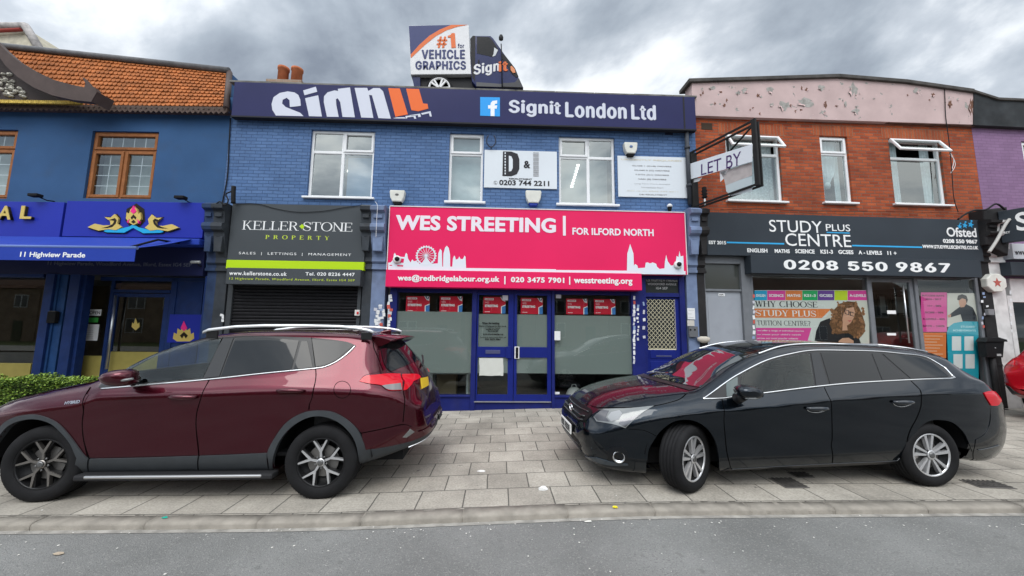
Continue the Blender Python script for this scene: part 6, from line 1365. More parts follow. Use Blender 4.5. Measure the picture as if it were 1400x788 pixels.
t = thing('letter_box', 'black lidded letter box fixed on the black and white pilaster', 'letter box', M_=at_plane(SP, *SP.hit(1360, 477, .15)))
q = [SP.hit(x, y, .2) for x, y in ((1347, 467), (1373.5, 467), (1371.5, 489), (1350, 489))]; MB(SP.M).prism(q[::-1], -.20, -.06, .008).build('body', mat('letterbox_black', (.014, .014, .015), .35), t, t)
q = [SP.hit(x, y, .2) for x, y in ((1345, 467.5), (1375, 467.5), (1374, 464.5), (1362, 461), (1348, 462.5))]; MB(SP.M).prism(q[::-1], -.235, -.06, .006).build('lid', mat('letterbox_black', (.014, .014, .015)), t, t)
a = SP.R(1363, 484, 1369, 487, .205); MB(SP.M).box(a[0], a[1], -.208, -.199, a[2], a[3]).build('name_plate', mat('plate_grey', (.4, .4, .4), .4), t, t)
a = SP.hit(1361, 476, .205); MB(SP.M).lathe([(.012, -.199), (.012, -.208), (.006, -.21)], (a[0], 0, a[1]), 'y', 10).build('lock', mat('plate_grey', (.4, .4, .4)), t, t)
plaque('grey_box', 'small grey electrical box on the black pilaster above the letter box', 'electrical box', SP, (1346, 423, 1355, 431), .075, mat('box_grey', (.2, .2, .21), .5), .06, lines(SP, (1346, 423, 1355, 431), .132, 2))
stickers('sticker_patch', 'scattered white stickers on the black half of the pilaster with the letter box', SP, 1342, 1356, 392, 450, 10, .075, 33, (3.2, 3.6))
t = thing('bin_post', 'battered dark post standing against the pilaster below the letter box', 'post', M_=at_plane(SP, *SP.hit(1362, 520, .14))); u = SP.hit(1362, 510, .16)[0]
MB(SP.M).tube([(u+.01, -.13, 0), (u+.012, -.128, .35), (u-.004, -.13, .7), (u, -.13, 1.25)], [.065, .055, .052, .05], 10).build('pole', PK, t, t); MB(SP.M).box(u-.09, u+.10, -.23, -.06, 0, .10, .02).build('base', PK, t, t)
cable('thick pale and black cables draped over the black console at the right end', SP, [(1310, 300), (1320, 293), (1332, 288), (1348, 287), (1362, 279), (1374, 287)], .42, .02)
cable('pale grey conduit bent over the white pilaster top', SP, [(1352, 345), (1362, 330), (1374, 308), (1380, 300)], .44, .03, mat('conduit_grey', (.42, .41, .39), .6))

# purple brick shop beyond
PUR = brick_mat('purple_painted_brick', (.200, .113, .212), (.228, .132, .240), (.165, .092, .175), ms=.007, bump=.5, rough=.7, var=.12)
vb = thing('shop_building', 'purple painted brick building with a black parapet at the right edge', 'building', M_=at_plane(SP, UE, 0))
UV = UE+7; VW = [SP.R(1396, 193, 1470, 285, 0)]
wall(SP, UE+.004, UV, 2.9, SP.hit(1365, 172)[1]+.3, VW, 0, .15).build('wall', PUR, vb, vb)
window(SP, vb, VW[0], [(0, 1, 0, .7, 0), (0, 1, .7, 1, 1)], -.05)
q = [SP.hit(x, y, .12) for x, y in ((1331.5, 171), (1332, 127), (1365, 137.5), (1400, 139), (1520, 141), (1520, 174))]; q[-1] = (q[-2][0], q[0][1])
MB(SP.M).prism(q[::-1], -.12, .2).build('parapet', mat('black_parapet', (.030, .033, .036), .7, var=.4, vscale=3, dirt=.1), vb, vb)
q = [SP.hit(x, y, .14) for x, y in ((1332, 126.5), (1365, 137), (1400, 138.5), (1520, 140.5))]; mb = MB(SP.M)
for a, b in zip(q, q[1:]): mb.prism([(a[0], a[1]), (b[0], b[1]), (b[0], b[1]+.06), (a[0], a[1]+.06)], -.16, .3, .006)
mb.build('coping', MATS['coping_dark'], vb, vb)
room(SP, vb, UE+.1, UV, .02, 6, .16, 3); 
mb = MB(SP.M); mb.box(su(1378.5), su(1385), -.04, .12, 0, 2.6, .004); mb.box(su(1385), UV, -.02, .1, 0, .4, .004); mb.box(su(1385), UV, -.04, .12, 2.45, 3.0, .004); sf4 = mb.build('shopfront_frame', PW, vb, vb)
MB(SP.M).quad((su(1385), .02, .4), (UV, .02, .4), (UV, .02, 2.45), (su(1385), .02, 2.45)).build('glass', MATS['shop_glass_dark'], sf4, vb, flip=False)
stickers('sticker_column', 'stickers down the white post of the shop at the right edge', SP, 1381, 1383, 395, 520, 12, .045, 41, (3, 5))
t = thing('fascia_sign', 'white sign with dark web lettering at the right edge', 'sign', M_=at_plane(SP, *SP.hit(1392, 345, .2))); a = SP.R(1383, 333, 1520, 357, .2); MB(SP.M).box(a[0], a[1], -.2, -.01, a[2], a[3], .004).build('panel', BOARD, t, t)
text('www', SP, SP.R(1387, 343.5, 1403, 349, .2), .202, DK, t, t, .0); a = SP.R(1381, 358, 1520, 379, .24); MB(SP.M).box(a[0], a[1], -.24, -.01, a[2], a[3], .004).build('shutter_box', SC, t, t)
# projecting box sign
A = SP.M @ Vector((SP.hit(1366, 305, .3)[0], -.30, 0)); PJ = Plane(A.x, A.y, rad(-62))
q = [PJ.hit(x, y) for x, y in ((1366.5, 289), (1366.5, 333))]; w = 1.0
t = thing('projecting_sign', 'dark projecting box sign with a big white letter, jutting out at the right edge', 'sign', M_=at_plane(PJ, 0, q[1][1]))
MB(PJ.M).box(0, w, 0, .14, q[1][1], q[0][1], .01).build('box', SC, t, t); text('S', PJ, (.22, .40, q[1][1]+.22, q[0][1]-.10), .002, OFFW, t, t, .02); text('EST', PJ, (.04, .13, q[1][1]+.20, q[1][1]+.25), .002, OFFW, t, t, .02)
text('2015', PJ, (.62, .74, q[1][1]+.20, q[1][1]+.25), .002, OFFW, t, t, .02)

# projecting letting board in its black frame
A = SP.M @ Vector((SP.hit(945, 240, .10)[0], -.10, 0)); LB0 = Plane(A.x, A.y, 0)
n_out = 1.45; B = SP.M @ Vector((SP.hit(1034, 215, n_out)[0], -n_out, 0)); LBP = Plane(A.x, A.y, math.atan2(B.y-A.y, B.x-A.x)); LW = (B-A).length
t = thing('letting_board', 'broken projecting letting board in a black metal frame with a white strip of purple lettering', 'sign', M_=at_plane(LBP, 0, 3.6)); FRM = mat('frame_black', (.018, .018, .018), .5)
zt0, zb0_ = LBP.hit(945, 203)[1], LBP.hit(945, 278)[1]; zt1, zb1_ = LBP.hit(1032, 168)[1], LBP.hit(1032, 263)[1]
zt_, zb_ = (zt0+zt1)/2, (zb0_+zb1_)/2
mb = MB(LBP.M)
mb.box(-.02, .04, -.02, .16, zb_, zt_, .004); mb.box(LW-.05, LW+.03, -.02, .035, zb_-.01, zt_+.01, .004); mb.box(LW-.04, LW+.0, .13, .165, zb_, zt_, .004)
for y in (0, .15): mb.box(.04, LW-.05, y-.015, y+.015, zt_-.04, zt_, .003); mb.box(.04, LW-.05, y-.015, y+.015, zb_, zb_+.04, .003)
mb.box(LW*.55-.012, LW*.55+.012, .145, .17, zb_, zt_)
mb.tube([(LW*.55, .15, zt_-.35), (LW-.05, .1, zt_-.03)], .02, 6)
mb.build('frame', FRM, t, t)
for k, pts in enumerate(([(944, 224), (1029, 197), (1028.5, 221), (944, 245.5)],)):
    poly_px(LBP, pts, .02, BOARD, t, t, 'board', .004)
PURP = mat('purple_lettering', (.13, .07, .24), .5)
def skewtext(s_, x0, x1, yt0, yb0, yt1, yb1):
    me = text_mesh(s_, .0); xs = [v.co.x for v in me.vertices]; ys = [v.co.y for v in me.vertices]; inv = t.matrix_world.inverted() @ LBP.M
    for v in me.vertices:
        fx = (v.co.x-min(xs))/(max(xs)-min(xs)); fy = (v.co.y-min(ys))/(max(ys)-min(ys))
        px = x0+(x1-x0)*fx; yb, yt = yb0+(yb1-yb0)*fx, yt0+(yt1-yt0)*fx; u, z = LBP.hit(px, yb+(yt-yb)*fy, .026)
        v.co = (u, fy, z)
    for v in me.vertices: v.co = inv @ Vector((v.co.x, -.0265, v.co.z))
    me.materials.clear(); me.materials.append(PURP); me.name = 'lettering'; o = bpy.data.objects.new('lettering', me); COL.objects.link(o); o.parent = t
skewtext('LET BY', 958.5, 1013, 225, 240, 207, 226)
TORN = mat('torn_vinyl', (.42, .39, .38), .6, var=.15); TORW = mat('torn_white', (.62, .63, .64), .6)
for pts, m in (([(985, 236), (1000, 231), (1028, 222), (1028.5, 240), (1012, 246), (992, 254), (990, 245)], TORN), ([(984, 234), (996, 231), (990, 244), (985, 249)], TORW), ([(945, 246), (960, 243), (956, 248), (945, 250.5)], TORW), ([(992, 254), (1010, 247), (1028.5, 241), (1028.5, 262), (1000, 268), (993, 262)], mat('torn_pale_blue', (.45, .53, .55), .6))):
    poly_px(LBP, pts, -.02, m, t, t, 'torn_scrap', .003)
u, z = SP.hit(963, 264, .25); ins = thing('cable_insulator', 'black bobbin insulator standing above the console below the letting board', 'insulator', M_=at_plane(SP, u, z, .25)); F = ins.matrix_world
MB(F).lathe([(.03, -.13), (.06, -.10), (.04, -.06), (.065, -.03), (.04, .0), (.065, .04), (.045, .07), (.05, .12), (.02, .14)], (0, 0, 0), 'z', 12).build('bobbin', BLACK, ins, ins); MB(F).tube([(0, 0, -.28), (0, 0, -.12)], .02).build('pin', WP, ins, ins)
# ================================================================== cars
import numpy as np
def pchip(tab, x):
    X = [a for a, b in tab]; Y = [b for a, b in tab]
    if x <= X[0]: return Y[0]
    if x >= X[-1]: return Y[-1]
    n = len(X); h = [X[i+1]-X[i] for i in range(n-1)]; d = [(Y[i+1]-Y[i])/h[i] for i in range(n-1)]
    def m(i):
        if i == 0: return d[0]
        if i == n-1: return d[-1]
        if d[i-1]*d[i] <= 0: return 0
        w1, w2 = 2*h[i]+h[i-1], h[i]+2*h[i-1]; return (w1+w2)/(w1/d[i-1]+w2/d[i])
    i = max(k for k in range(n-1) if X[k] <= x); t = (x-X[i])/h[i]; a, b = m(i), m(i+1)
    return (2*t**3-3*t*t+1)*Y[i]+(t**3-2*t*t+t)*h[i]*a+(-2*t**3+3*t*t)*Y[i+1]+(t**3-t*t)*h[i]*b
CY0 = .90                                            # half way across the car, measured from the near wheel faces
class Form:
    """the smooth outer skin of a car, lofted through cross sections; panels are cut from it"""
    SEG = (6, 6, 8, 8, 8, 14, 8, 10)
    def __init__(s, T, M_, xs):
        s.M = M_; s.inv = M_.inverted(); V = []; s.rows = []; s.T = T
        half = [s.section(x) for x in xs]; m = len(half[0]); s.m = m
        for h in half:
            row = [(p[2], CY0-p[0], p[1]) for p in h]+[(p[2], CY0+p[0], p[1]) for p in h[::-1][1:]]
            s.rows.append(row)
        n = len(s.rows[0]); A = np.array(s.rows).reshape(-1, 3); tri = []; s.quads = []
        for i in range(len(xs)-1):
            for j in range(n-1):
                a, b, c, d = i*n+j, i*n+j+1, (i+1)*n+j+1, (i+1)*n+j
                tri += [(a, b, c), (a, c, d)]; s.quads.append((a, b, c, d, i, j))
        s.caps = [list(range(n)), list(range((len(xs)-1)*n, len(xs)*n))]
        for c in s.caps:
            for k in range(1, n-1): tri.append((c[0], c[k], c[k+1]))
        T_ = np.array(tri); N_ = np.zeros_like(A); fn = np.cross(A[T_[:, 1]]-A[T_[:, 0]], A[T_[:, 2]]-A[T_[:, 0]])
        ctr = A[T_].mean(1); cen = np.stack([np.clip(ctr[:, 0], xs[0]+.6, xs[-1]-.6), np.full(len(T_), CY0), np.full(len(T_), .75)], 1)
        sg = np.sign(((ctr-cen)*fn).sum(1)); fn *= sg[:, None]
        body = T_[:len(s.quads)*2]
        for k in range(3): np.add.at(N_, body[:, k], fn[:len(body)])
        N_ /= (np.linalg.norm(N_, axis=1, keepdims=True)+1e-12)
        s.A, s.N, s.tri, s.n = A, N_, T_, n
        s.bvh = BVHTree.FromPolygons([Vector(p) for p in A], [tuple(int(q) for q in t) for t in T_])
    def section(s, x):
        g = {k: pchip(v, x) for k, v in s.T.items()}
        zb, zt = g['zb'], g['zt']; H = zt-zb; w = g['w']; ws = min(g['ws'], w*.985); wr = min(g['wr'], ws*.97)
        zs = min(g['zs'], zb+.88*H); zw = min(g['zw'], zs-.03*H, zb+.76*H); zd = min(g.get('zd', .62), zb+.5*H); zr = max(min(g['zr'], zb+.985*H), zs+.01*H)
        P = [(0, zb), (max(w-.10, .1*w), zb), (w-g['tuck'], zb+.22*min(H, .62)), (w-g['dish'], zd), (w, zw), (ws, zs), (wr, zr), (wr*.62, zr+(zt-zr)*.74), (0, zt)]
        R = [0, .05, .12, .14, g['rc'], .03, g['rr'], .25, 0]
        C = []
        for i, p in enumerate(P):
            p = np.array(p, float)
            if i in (0, len(P)-1): C.append((p, p, p)); continue
            a, b = np.array(P[i-1]), np.array(P[i+1]); la, lb = np.linalg.norm(a-p), np.linalg.norm(b-p); r = min(R[i], .45*la, .45*lb)
            C.append((p+(a-p)/max(la, 1e-6)*r, p, p+(b-p)/max(lb, 1e-6)*r))
        out = []
        for i in range(len(P)-1):
            a, b = C[i][2], C[i+1][0]; k = s.SEG[i]
            out += [a+(b-a)*q/k for q in range(k)]
            for q in range(4):
                t = q/4; u, v, w_ = C[i+1]
                if i+1 < len(P)-1: out.append((1-t)**2*u+2*t*(1-t)*v+t*t*w_)
        out.append(C[-1][1])
        return [(p[0], p[1], x) for p in out]
    def cast(s, o, d):
        h = s.bvh.ray_cast(Vector(o), Vector(d))
        if h[0] is None: return None
        return h[0], s.normal(h[0], h[2])
    def normal(s, p, idx):
        a, b, c = s.tri[idx]; A, B, C = s.A[a], s.A[b], s.A[c]; v0, v1, v2 = B-A, C-A, np.array(p)-A
        d00, d01, d11, d20, d21 = v0@v0, v0@v1, v1@v1, v2@v0, v2@v1; den = d00*d11-d01*d01
        if abs(den) < 1e-14: return Vector(s.N[a])
        v = (d11*d20-d01*d21)/den; w = (d00*d21-d01*d20)/den
        return Vector(s.N[a]*(1-v-w)+s.N[b]*v+s.N[c]*w).normalized()
    def near(s, p):
        h = s.bvh.find_nearest(Vector(p)); return h[0], s.normal(h[0], h[2])
    def px(s, x, y):
        """point of the skin seen at a pixel of the photograph (car frame)"""
        o = s.inv @ EYE; d = (s.inv.to_3x3() @ ray(x, y)).normalized(); h = s.cast(o, d)
        if h: return h[0]
        best = None
        for k in range(60):
            t = (-.3+2.3*k/59-o.y)/d.y; q = s.near(o+d*t); e = (q[0]-(o+d*t)).length
            if best is None or e < best[0]: best = (e, q[0])
        return best[1]
    def plane_px(s, x, y, v):
        o = s.inv @ EYE; d = s.inv.to_3x3() @ ray(x, y); t = (v-o.y)/d.y; return o+d*t
def smooth_loop(P, closed=True, ang=38):
    """catmull-rom through traced points, keeping sharp corners"""
    n = len(P); out = []
    def corner(i):
        if not closed and i in (0, n-1): return True
        a, b = P[i]-P[i-1], P[(i+1) % n]-P[i]; return a.length < 1e-6 or b.length < 1e-6 or a.angle(b) > rad(ang)
    c = [corner(i) for i in range(n)]
    for i in range(n if closed else n-1):
        p1, p2 = P[i], P[(i+1) % n]; p0 = P[i-1] if not c[i] else p1-(p2-p1)*.5; p3 = P[(i+2) % n] if not c[(i+1) % n] else p2+(p2-p1)*.5
        k = max(1, min(14, int((p2-p1).length/.02)))
        for q in range(k):
            s = q/k; out.append(.5*((2*p1)+(p2-p0)*s+(2*p0-5*p1+4*p2-p3)*s*s+(3*p1-p0-3*p2+p3)*s**3))
    if not closed: out.append(P[-1])
    return out
NEAR = Vector((0, 1, 0)); DOWN = Vector((0, 0, -1))
CGL = glass_mat('car_glass_clear', (.80, .88, .87), -.015)
class Car:
    def __init__(s, name, label, M_, T, xs, paint):
        s.root = thing(name, label, 'car', M_=M_); s.M = M_; s.f = Form(T, M_, xs); s.paint = paint
    def _mesh(s, name, m, verts, faces, normals, parent, smooth=True):
        me = bpy.data.meshes.new(name); me.from_pydata([tuple(v) for v in verts], [], faces); me.materials.append(m)
        if smooth:
            for p in me.polygons: p.use_smooth = True
            if normals is not None and m is not CGL: me.normals_split_custom_set_from_vertices([tuple(n) for n in normals])
        o = bpy.data.objects.new(name, me); COL.objects.link(o); o.parent = parent or s.root; return o
    def panel(s, name, pts, m, d=NEAR, off=.004, rim=.012, parent=None, grid=.035, mirror=True, is_px=True, sm=True, ang=38, holes=()):
        """cut a panel out of the skin: outline traced on it, filled with a fine mesh that follows the skin"""
        f = s.f; P = [f.px(*p) if is_px else Vector(p) for p in pts]; d = Vector(d).normalized()
        e2 = Vector((0, 0, 1)) if abs(d.z) < .9 else Vector((1, 0, 0)); e1 = e2.cross(d).normalized(); e2 = d.cross(e1).normalized()
        Q = [Vector((p.dot(e1), p.dot(e2))) for p in P]
        if sm: Q = smooth_loop(Q, ang=ang)
        else:
            R = []
            for i in range(len(Q)):
                a, b = Q[i], Q[(i+1) % len(Q)]; k = max(1, int((b-a).length/.03)); R += [a+(b-a)*q/k for q in range(k)]
            Q = R
        n = len(Q); x0, x1 = min(q.x for q in Q), max(q.x for q in Q); y0, y1 = min(q.y for q in Q), max(q.y for q in Q)
        def inside(p):
            c = False; j = n-1
            for i in range(n):
                a, b = Q[i], Q[j]
                if (a.y > p.y) != (b.y > p.y) and p.x < (b.x-a.x)*(p.y-a.y)/(b.y-a.y)+a.x: c = not c
                j = i
            return c
        G = list(Q); gx = x0+grid*.5
        while gx < x1:
            gy = y0+grid*.5
            while gy < y1:
                p = Vector((gx, gy))
                if inside(p) and min((p-q).length for q in Q) > grid*.4: G.append(p)
                gy += grid
            gx += grid
        HL_ = []; loops = [list(range(n))]; ed = []
        for hp in holes:                                # openings: their outlines become constraint edges, the inside is dropped
            H = smooth_loop([Vector((p.dot(e1), p.dot(e2))) for p in (f.px(*q) if len(q) == 2 else Vector(q) for q in hp)], ang=30); k0 = len(G); G += H; HL_.append(H)
            ed += [(k0+i, k0+(i+1) % len(H)) for i in range(len(H))]
        r = delaunay_2d_cdt([tuple(q) for q in G], ed, loops, 1, 1e-6)
        vs, ns = [], []; dep = [p.dot(d) for p in P]; d0 = min(dep)-.6
        for q in r[0]:
            o = e1*q[0]+e2*q[1]+d*d0; h = f.cast(o, d)
            if h is None or (h[0].dot(d) > max(dep)+.12): h = f.near(e1*q[0]+e2*q[1]+d*(sum(dep)/len(dep)))
            vs.append(h[0]+h[1]*off); ns.append(h[1])
        fs = []
        def in_loop(p, Lp):
            c = False; j = len(Lp)-1
            for i in range(len(Lp)):
                a, b = Lp[i], Lp[j]
                if (a.y > p.y) != (b.y > p.y) and p.x < (b.x-a.x)*(p.y-a.y)/(b.y-a.y)+a.x: c = not c
                j = i
            return c
        for t in r[2]:
            if HL_ and any(in_loop((r[0][t[0]]+r[0][t[1]]+r[0][t[2]])/3, H) for H in HL_): continue
            a, b, c = (vs[k] for k in t); nn = (b-a).cross(c-a); fs.append(tuple(t) if nn.dot(ns[t[0]]) > 0 else tuple(t[::-1]))
        cnt = {}
        for t in fs:
            for a, b in zip(t, t[1:]+t[:1]): cnt[(a, b)] = 1
        bd = [(a, b) for a, b in cnt if (b, a) not in cnt]; k0 = len(vs)
        if rim:
            mp_ = {}
            for a, b in bd:
                q = []
                for v in (a, b):
                    q.append(len(vs)); vs.append(vs[v]); ns.append(ns[v])
                q2 = []
                for v in (b, a): q2.append(len(vs)); vs.append(vs[v]-ns[v]*rim); ns.append(ns[v])
                
                
                for v in q+q2: ns[v] = (vs[b]-vs[a]).cross(ns[a]).normalized()
                fs.append((q[0], q2[1], q2[0], q[1]))
        o = s._mesh(name, m, vs, fs, ns, parent)
        if mirror:
            mv = [Vector((v.x, 2*CY0-v.y, v.z)) for v in vs]; mn = [Vector((v.x, -v.y, v.z)) for v in ns]
            s._mesh(name, m, mv, [t[::-1] for t in fs], mn, parent)
        return o
    def line(s, name, pts, m, r=.004, off=.004, parent=None, mirror=True, is_px=True, closed=False):
        P = [s.f.px(*p) if is_px else Vector(p) for p in pts]; P = smooth_loop(P, closed); Q = []
        for p in P: h = s.f.near(p); Q.append(h[0]+h[1]*off)
        if closed: Q.append(Q[0])
        o = None
        for k in range(2 if mirror else 1):
            if k: Q = [Vector((p.x, 2*CY0-p.y, p.z)) for p in Q]
            o = MB(s.M).tube(Q, r, 6).build(name, m, parent or s.root, s.root)
        return o
    def body(s, arches, name='body', cut=(), top=()):
        f = s.f; fs = []; polys = []
        for hp in cut:                                 # side window openings, a little larger than the glass
            H = [f.px(*q) for q in hp]; c0 = sum(H, Vector())/len(H); polys.append([(p.x+.05*(1 if p.x > c0.x else -1)*0+(p.x-c0.x)/max((p-c0).length, .01)*.045, p.z+(p.z-c0.z)/max((p-c0).length, .01)*.045) for p in H])
        def within(x, z, Lp):
            c = False; j = len(Lp)-1
            for i in range(len(Lp)):
                a, b = Lp[i], Lp[j]
                if (a[1] > z) != (b[1] > z) and x < (b[0]-a[0])*(z-a[1])/(b[1]-a[1])+a[0]: c = not c
                j = i
            return c
        for a, b, c, d, i, j in f.quads:
            p = (f.A[a]+f.A[b]+f.A[c]+f.A[d])/4
            if abs(p[1]-CY0) > .55 and any((p[0]-ax)**2+(p[2]-az)**2 < R*R for ax, az, R in arches): continue
            if polys and abs(p[1]-CY0) > .42 and any(within(p[0], p[2], q) for q in polys): continue
            if top and f.N[a][2] > .25 and any(within(p[0], p[1], q) for q in top): continue
            fs.append((a, b, c, d))
        k = len(f.A)
        vs = [Vector(p) for p in f.A]; ns = [Vector(p) for p in f.N]
        out = []
        for q in fs:
            nn = (vs[q[1]]-vs[q[0]]).cross(vs[q[2]]-vs[q[0]]); out.append(q if nn.dot(ns[q[0]]) > 0 else q[::-1])
        s._mesh(name, s.paint, vs, out+[tuple(c) for c in f.caps], ns, s.root)
        for ax, az, R in arches:                       # wheel housings
            for y0, y1, ye in ((.035, .42, .42), (2*CY0-.42, 2*CY0-.035, 2*CY0-.42)):
                mb = MB(s.M)
                A = [mb._v((ax+R*1.02*math.cos(t), y0, az+R*1.02*math.sin(t))) for t in [rad(4+172*q/28) for q in range(29)]]
                B = [mb._v((ax+R*1.02*math.cos(t), y1, az+R*1.02*math.sin(t))) for t in [rad(4+172*q/28) for q in range(29)]]
                for q in range(28): mb.bm.faces.new((A[q], A[q+1], B[q+1], B[q]))
                mb.bm.faces.new(A if ye == y0 else B)
                mb.build('wheel_housing', BLACK, s.root, s.root, flip=False)
    def wheel(s, x, y, z, R, rim, width, spokes, steer=0., far=False, rm=None):
        rt = bpy.data.objects.new('wheel', None); COL.objects.link(rt); rt.parent = s.root
        F = s.M @ Matrix.Translation((x, y+(width/2 if not far else -width/2), z)) @ Matrix.Rotation(steer+(math.pi if far else 0), 4, 'Z') @ Matrix.Translation((0, -width/2, 0))
        TY = mat('tyre_rubber', (.013, .013, .014), .8, var=.25, vscale=6, spec=.15); pr = [(rim, .012), (rim+.012, .002), (rim+(R-rim)*.35, -.008), (rim+(R-rim)*.75, -.004), (R-.018, .006), (R-.006, .018), (R-.001, .032)]
        g = []; ng = 4; w0, w1 = .034, width-.034
        for k in range(ng):
            c = w0+(w1-w0)*(k+.5)/ng; g += [(R, c-.010), (R-.007, c-.007), (R-.007, c+.003), (R, c+.006)]
        pr += g+[(R-.001, width-.032), (R-.006, width-.018), (R-.02, width-.004), (rim, width-.01)]
        mb = MB(F); n = 72
        rings = [[mb._v((r*math.cos(2*math.pi*k/n), h, r*math.sin(2*math.pi*k/n))) for k in range(n)] for r, h in pr]
        for a, b in zip(rings, rings[1:]):
            for k in range(n): ff = mb.bm.faces.new((a[k], a[(k+1) % n], b[(k+1) % n], b[k])); ff.smooth = True
        # shallow cross sipes on the shoulders
        for k in range(n):
            for h0, h1 in ((.022, .036), (width-.036, width-.022)):
                a = 2*math.pi*k/n; b = a+.022
                mb.quad(*[((R+.0012)*math.cos(t), h, (R+.0012)*math.sin(t)) for t, h in ((a, h0), (b, h0), (b, h1), (a, h1))])
        ty = mb.build('tyre', TY, rt, s.root, flip=False)
        RB_ = mat('rim_black', (.016, .016, .017), .4, .5, spec=.4); RS = rm or mat('rim_silver', (.66, .66, .67), .34, .7, spec=.4)
        mb = MB(F); mb.lathe([(rim+.002, .014), (rim-.010, .006), (rim-.016, .020), (rim-.022, .10), (.05, .11)], (0, 0, 0), 'y', 48, cap=False); mb.lathe([(.06, .11), (.001, .11)], (0, 0, 0), 'y', 12)
        mb.build('rim', RB_, rt, s.root, flip=False)
        MB(F).lathe([(.155, .075), (.155, .09), (.04, .09), (.04, .075)], (0, 0, 0), 'y', 36).build('brake_disc', mat('brake_steel', (.25, .24, .23), .4, .8), rt, s.root)
        return F, rt, RB_, RS
    def spoke(s, mb, poly, y0, y1, ang, hub=.012):
        c, q = math.cos(ang), math.sin(ang); P = [(a*c-b*q, a*q+b*c, math.hypot(a, b)) for a, b in poly]
        ys = lambda r: y0-hub*max(0, min(1, (r-.06)/.15)) if False else y0+.012*(1-min(1, r/.21))
        A = [mb._v((a, ys(r), b)) for a, b, r in P]; B = [mb._v((a*1.0, y1, b)) for a, b, r in P]; n = len(P)
        mb.bm.faces.new(A); 
        for i in range(n): mb.bm.faces.new((A[i], A[(i+1) % n], B[(i+1) % n], B[i]))

CHROME = mat('chrome', (.78, .79, .80), .14, 1.0); TRIM = mat('trim_black', (.012, .012, .013), .35, spec=.4); GAP = mat('shut_gap', (.004, .004, .004), .9, spec=0.)
CLAD = mat('grey_cladding', (.043, .048, .053), .55, var=.08, vscale=9, bump=.15, bscale=300, spec=.3)
GLS = mat('car_glass_dark', (.008, .010, .012), .02, spec=.30); GLF = mat('car_glass_front', (.060, .085, .085), .02, spec=.6)  # front glass base lightened to imitate the bright view through it
LRED = mat('lamp_red', (.55, .004, .014), .15, spec=.2, coat=.5); LCLR = mat('lamp_clear', (.20, .21, .21), .2, .2, spec=.3, coat=.4)
def car_paint(name, col, metal=.25):
    m = mat(name, col, .27, metal, spec=.02, coat=.72); b = m.node_tree.nodes['Principled BSDF']; b.inputs['Coat Roughness'].default_value = .02; b.inputs['Coat IOR'].default_value = 1.55; return m
def station(xs):
    out = []
    for a, b, k in xs: out += [a+(b-a)*i/k for i in range(k)]
    return out+[xs[-1][1]]

SEATM = mat('seat_fabric', (.075, .077, .08), .9, var=.2, vscale=20); DASH = mat('dashboard', (.02, .02, .021), .7)
def cabin(car, xf, zs, zfl=.42):
    """front seats, steering wheel and dashboard seen through the clear front windows; xf = front axle-side end of the cabin"""
    for y in (CY0-.37, CY0+.37):
        F = car.M @ Matrix.Translation((xf+.62, y, zs)); st = MB(F).box(-.25, .27, -.25, .25, -.16, .02, .05).build('seat', SEATM, car.root, car.root)
        MB(F @ Matrix.Rotation(rad(14), 4, 'Y')).box(.20, .34, -.24, .24, .02, .60, .05).build('backrest', SEATM, st, car.root)
        MB(F @ Matrix.Rotation(rad(14), 4, 'Y')).box(.21, .31, -.12, .12, .63, .83, .04).build('headrest', SEATM, st, car.root)
    F = car.M @ Matrix.Translation((xf+.14, CY0+.37, zs+.30)) @ Matrix.Rotation(rad(65), 4, 'Y')
    MB(F).tube([(.19*math.cos(t), .19*math.sin(t), 0) for t in [2*math.pi*k/28 for k in range(29)]], .016, 8).build('steering_wheel', DASH, car.root, car.root)
    MB(car.M).box(xf-.25, xf+.22, .22, 2*CY0-.22, zs-.1, zs+.24, .06).build('dashboard', DASH, car.root, car.root)
    MB(car.M).box(xf, xf+2.4, .12, 2*CY0-.12, zfl-.04, zfl, .01).build('cabin_floor', DASH, car.root, car.root)
    MB(car.M).box(xf+1.75, xf+2.25, .20, 2*CY0-.20, zs-.2, zs+.50, .06).build('rear_bench', SEATM, car.root, car.root)
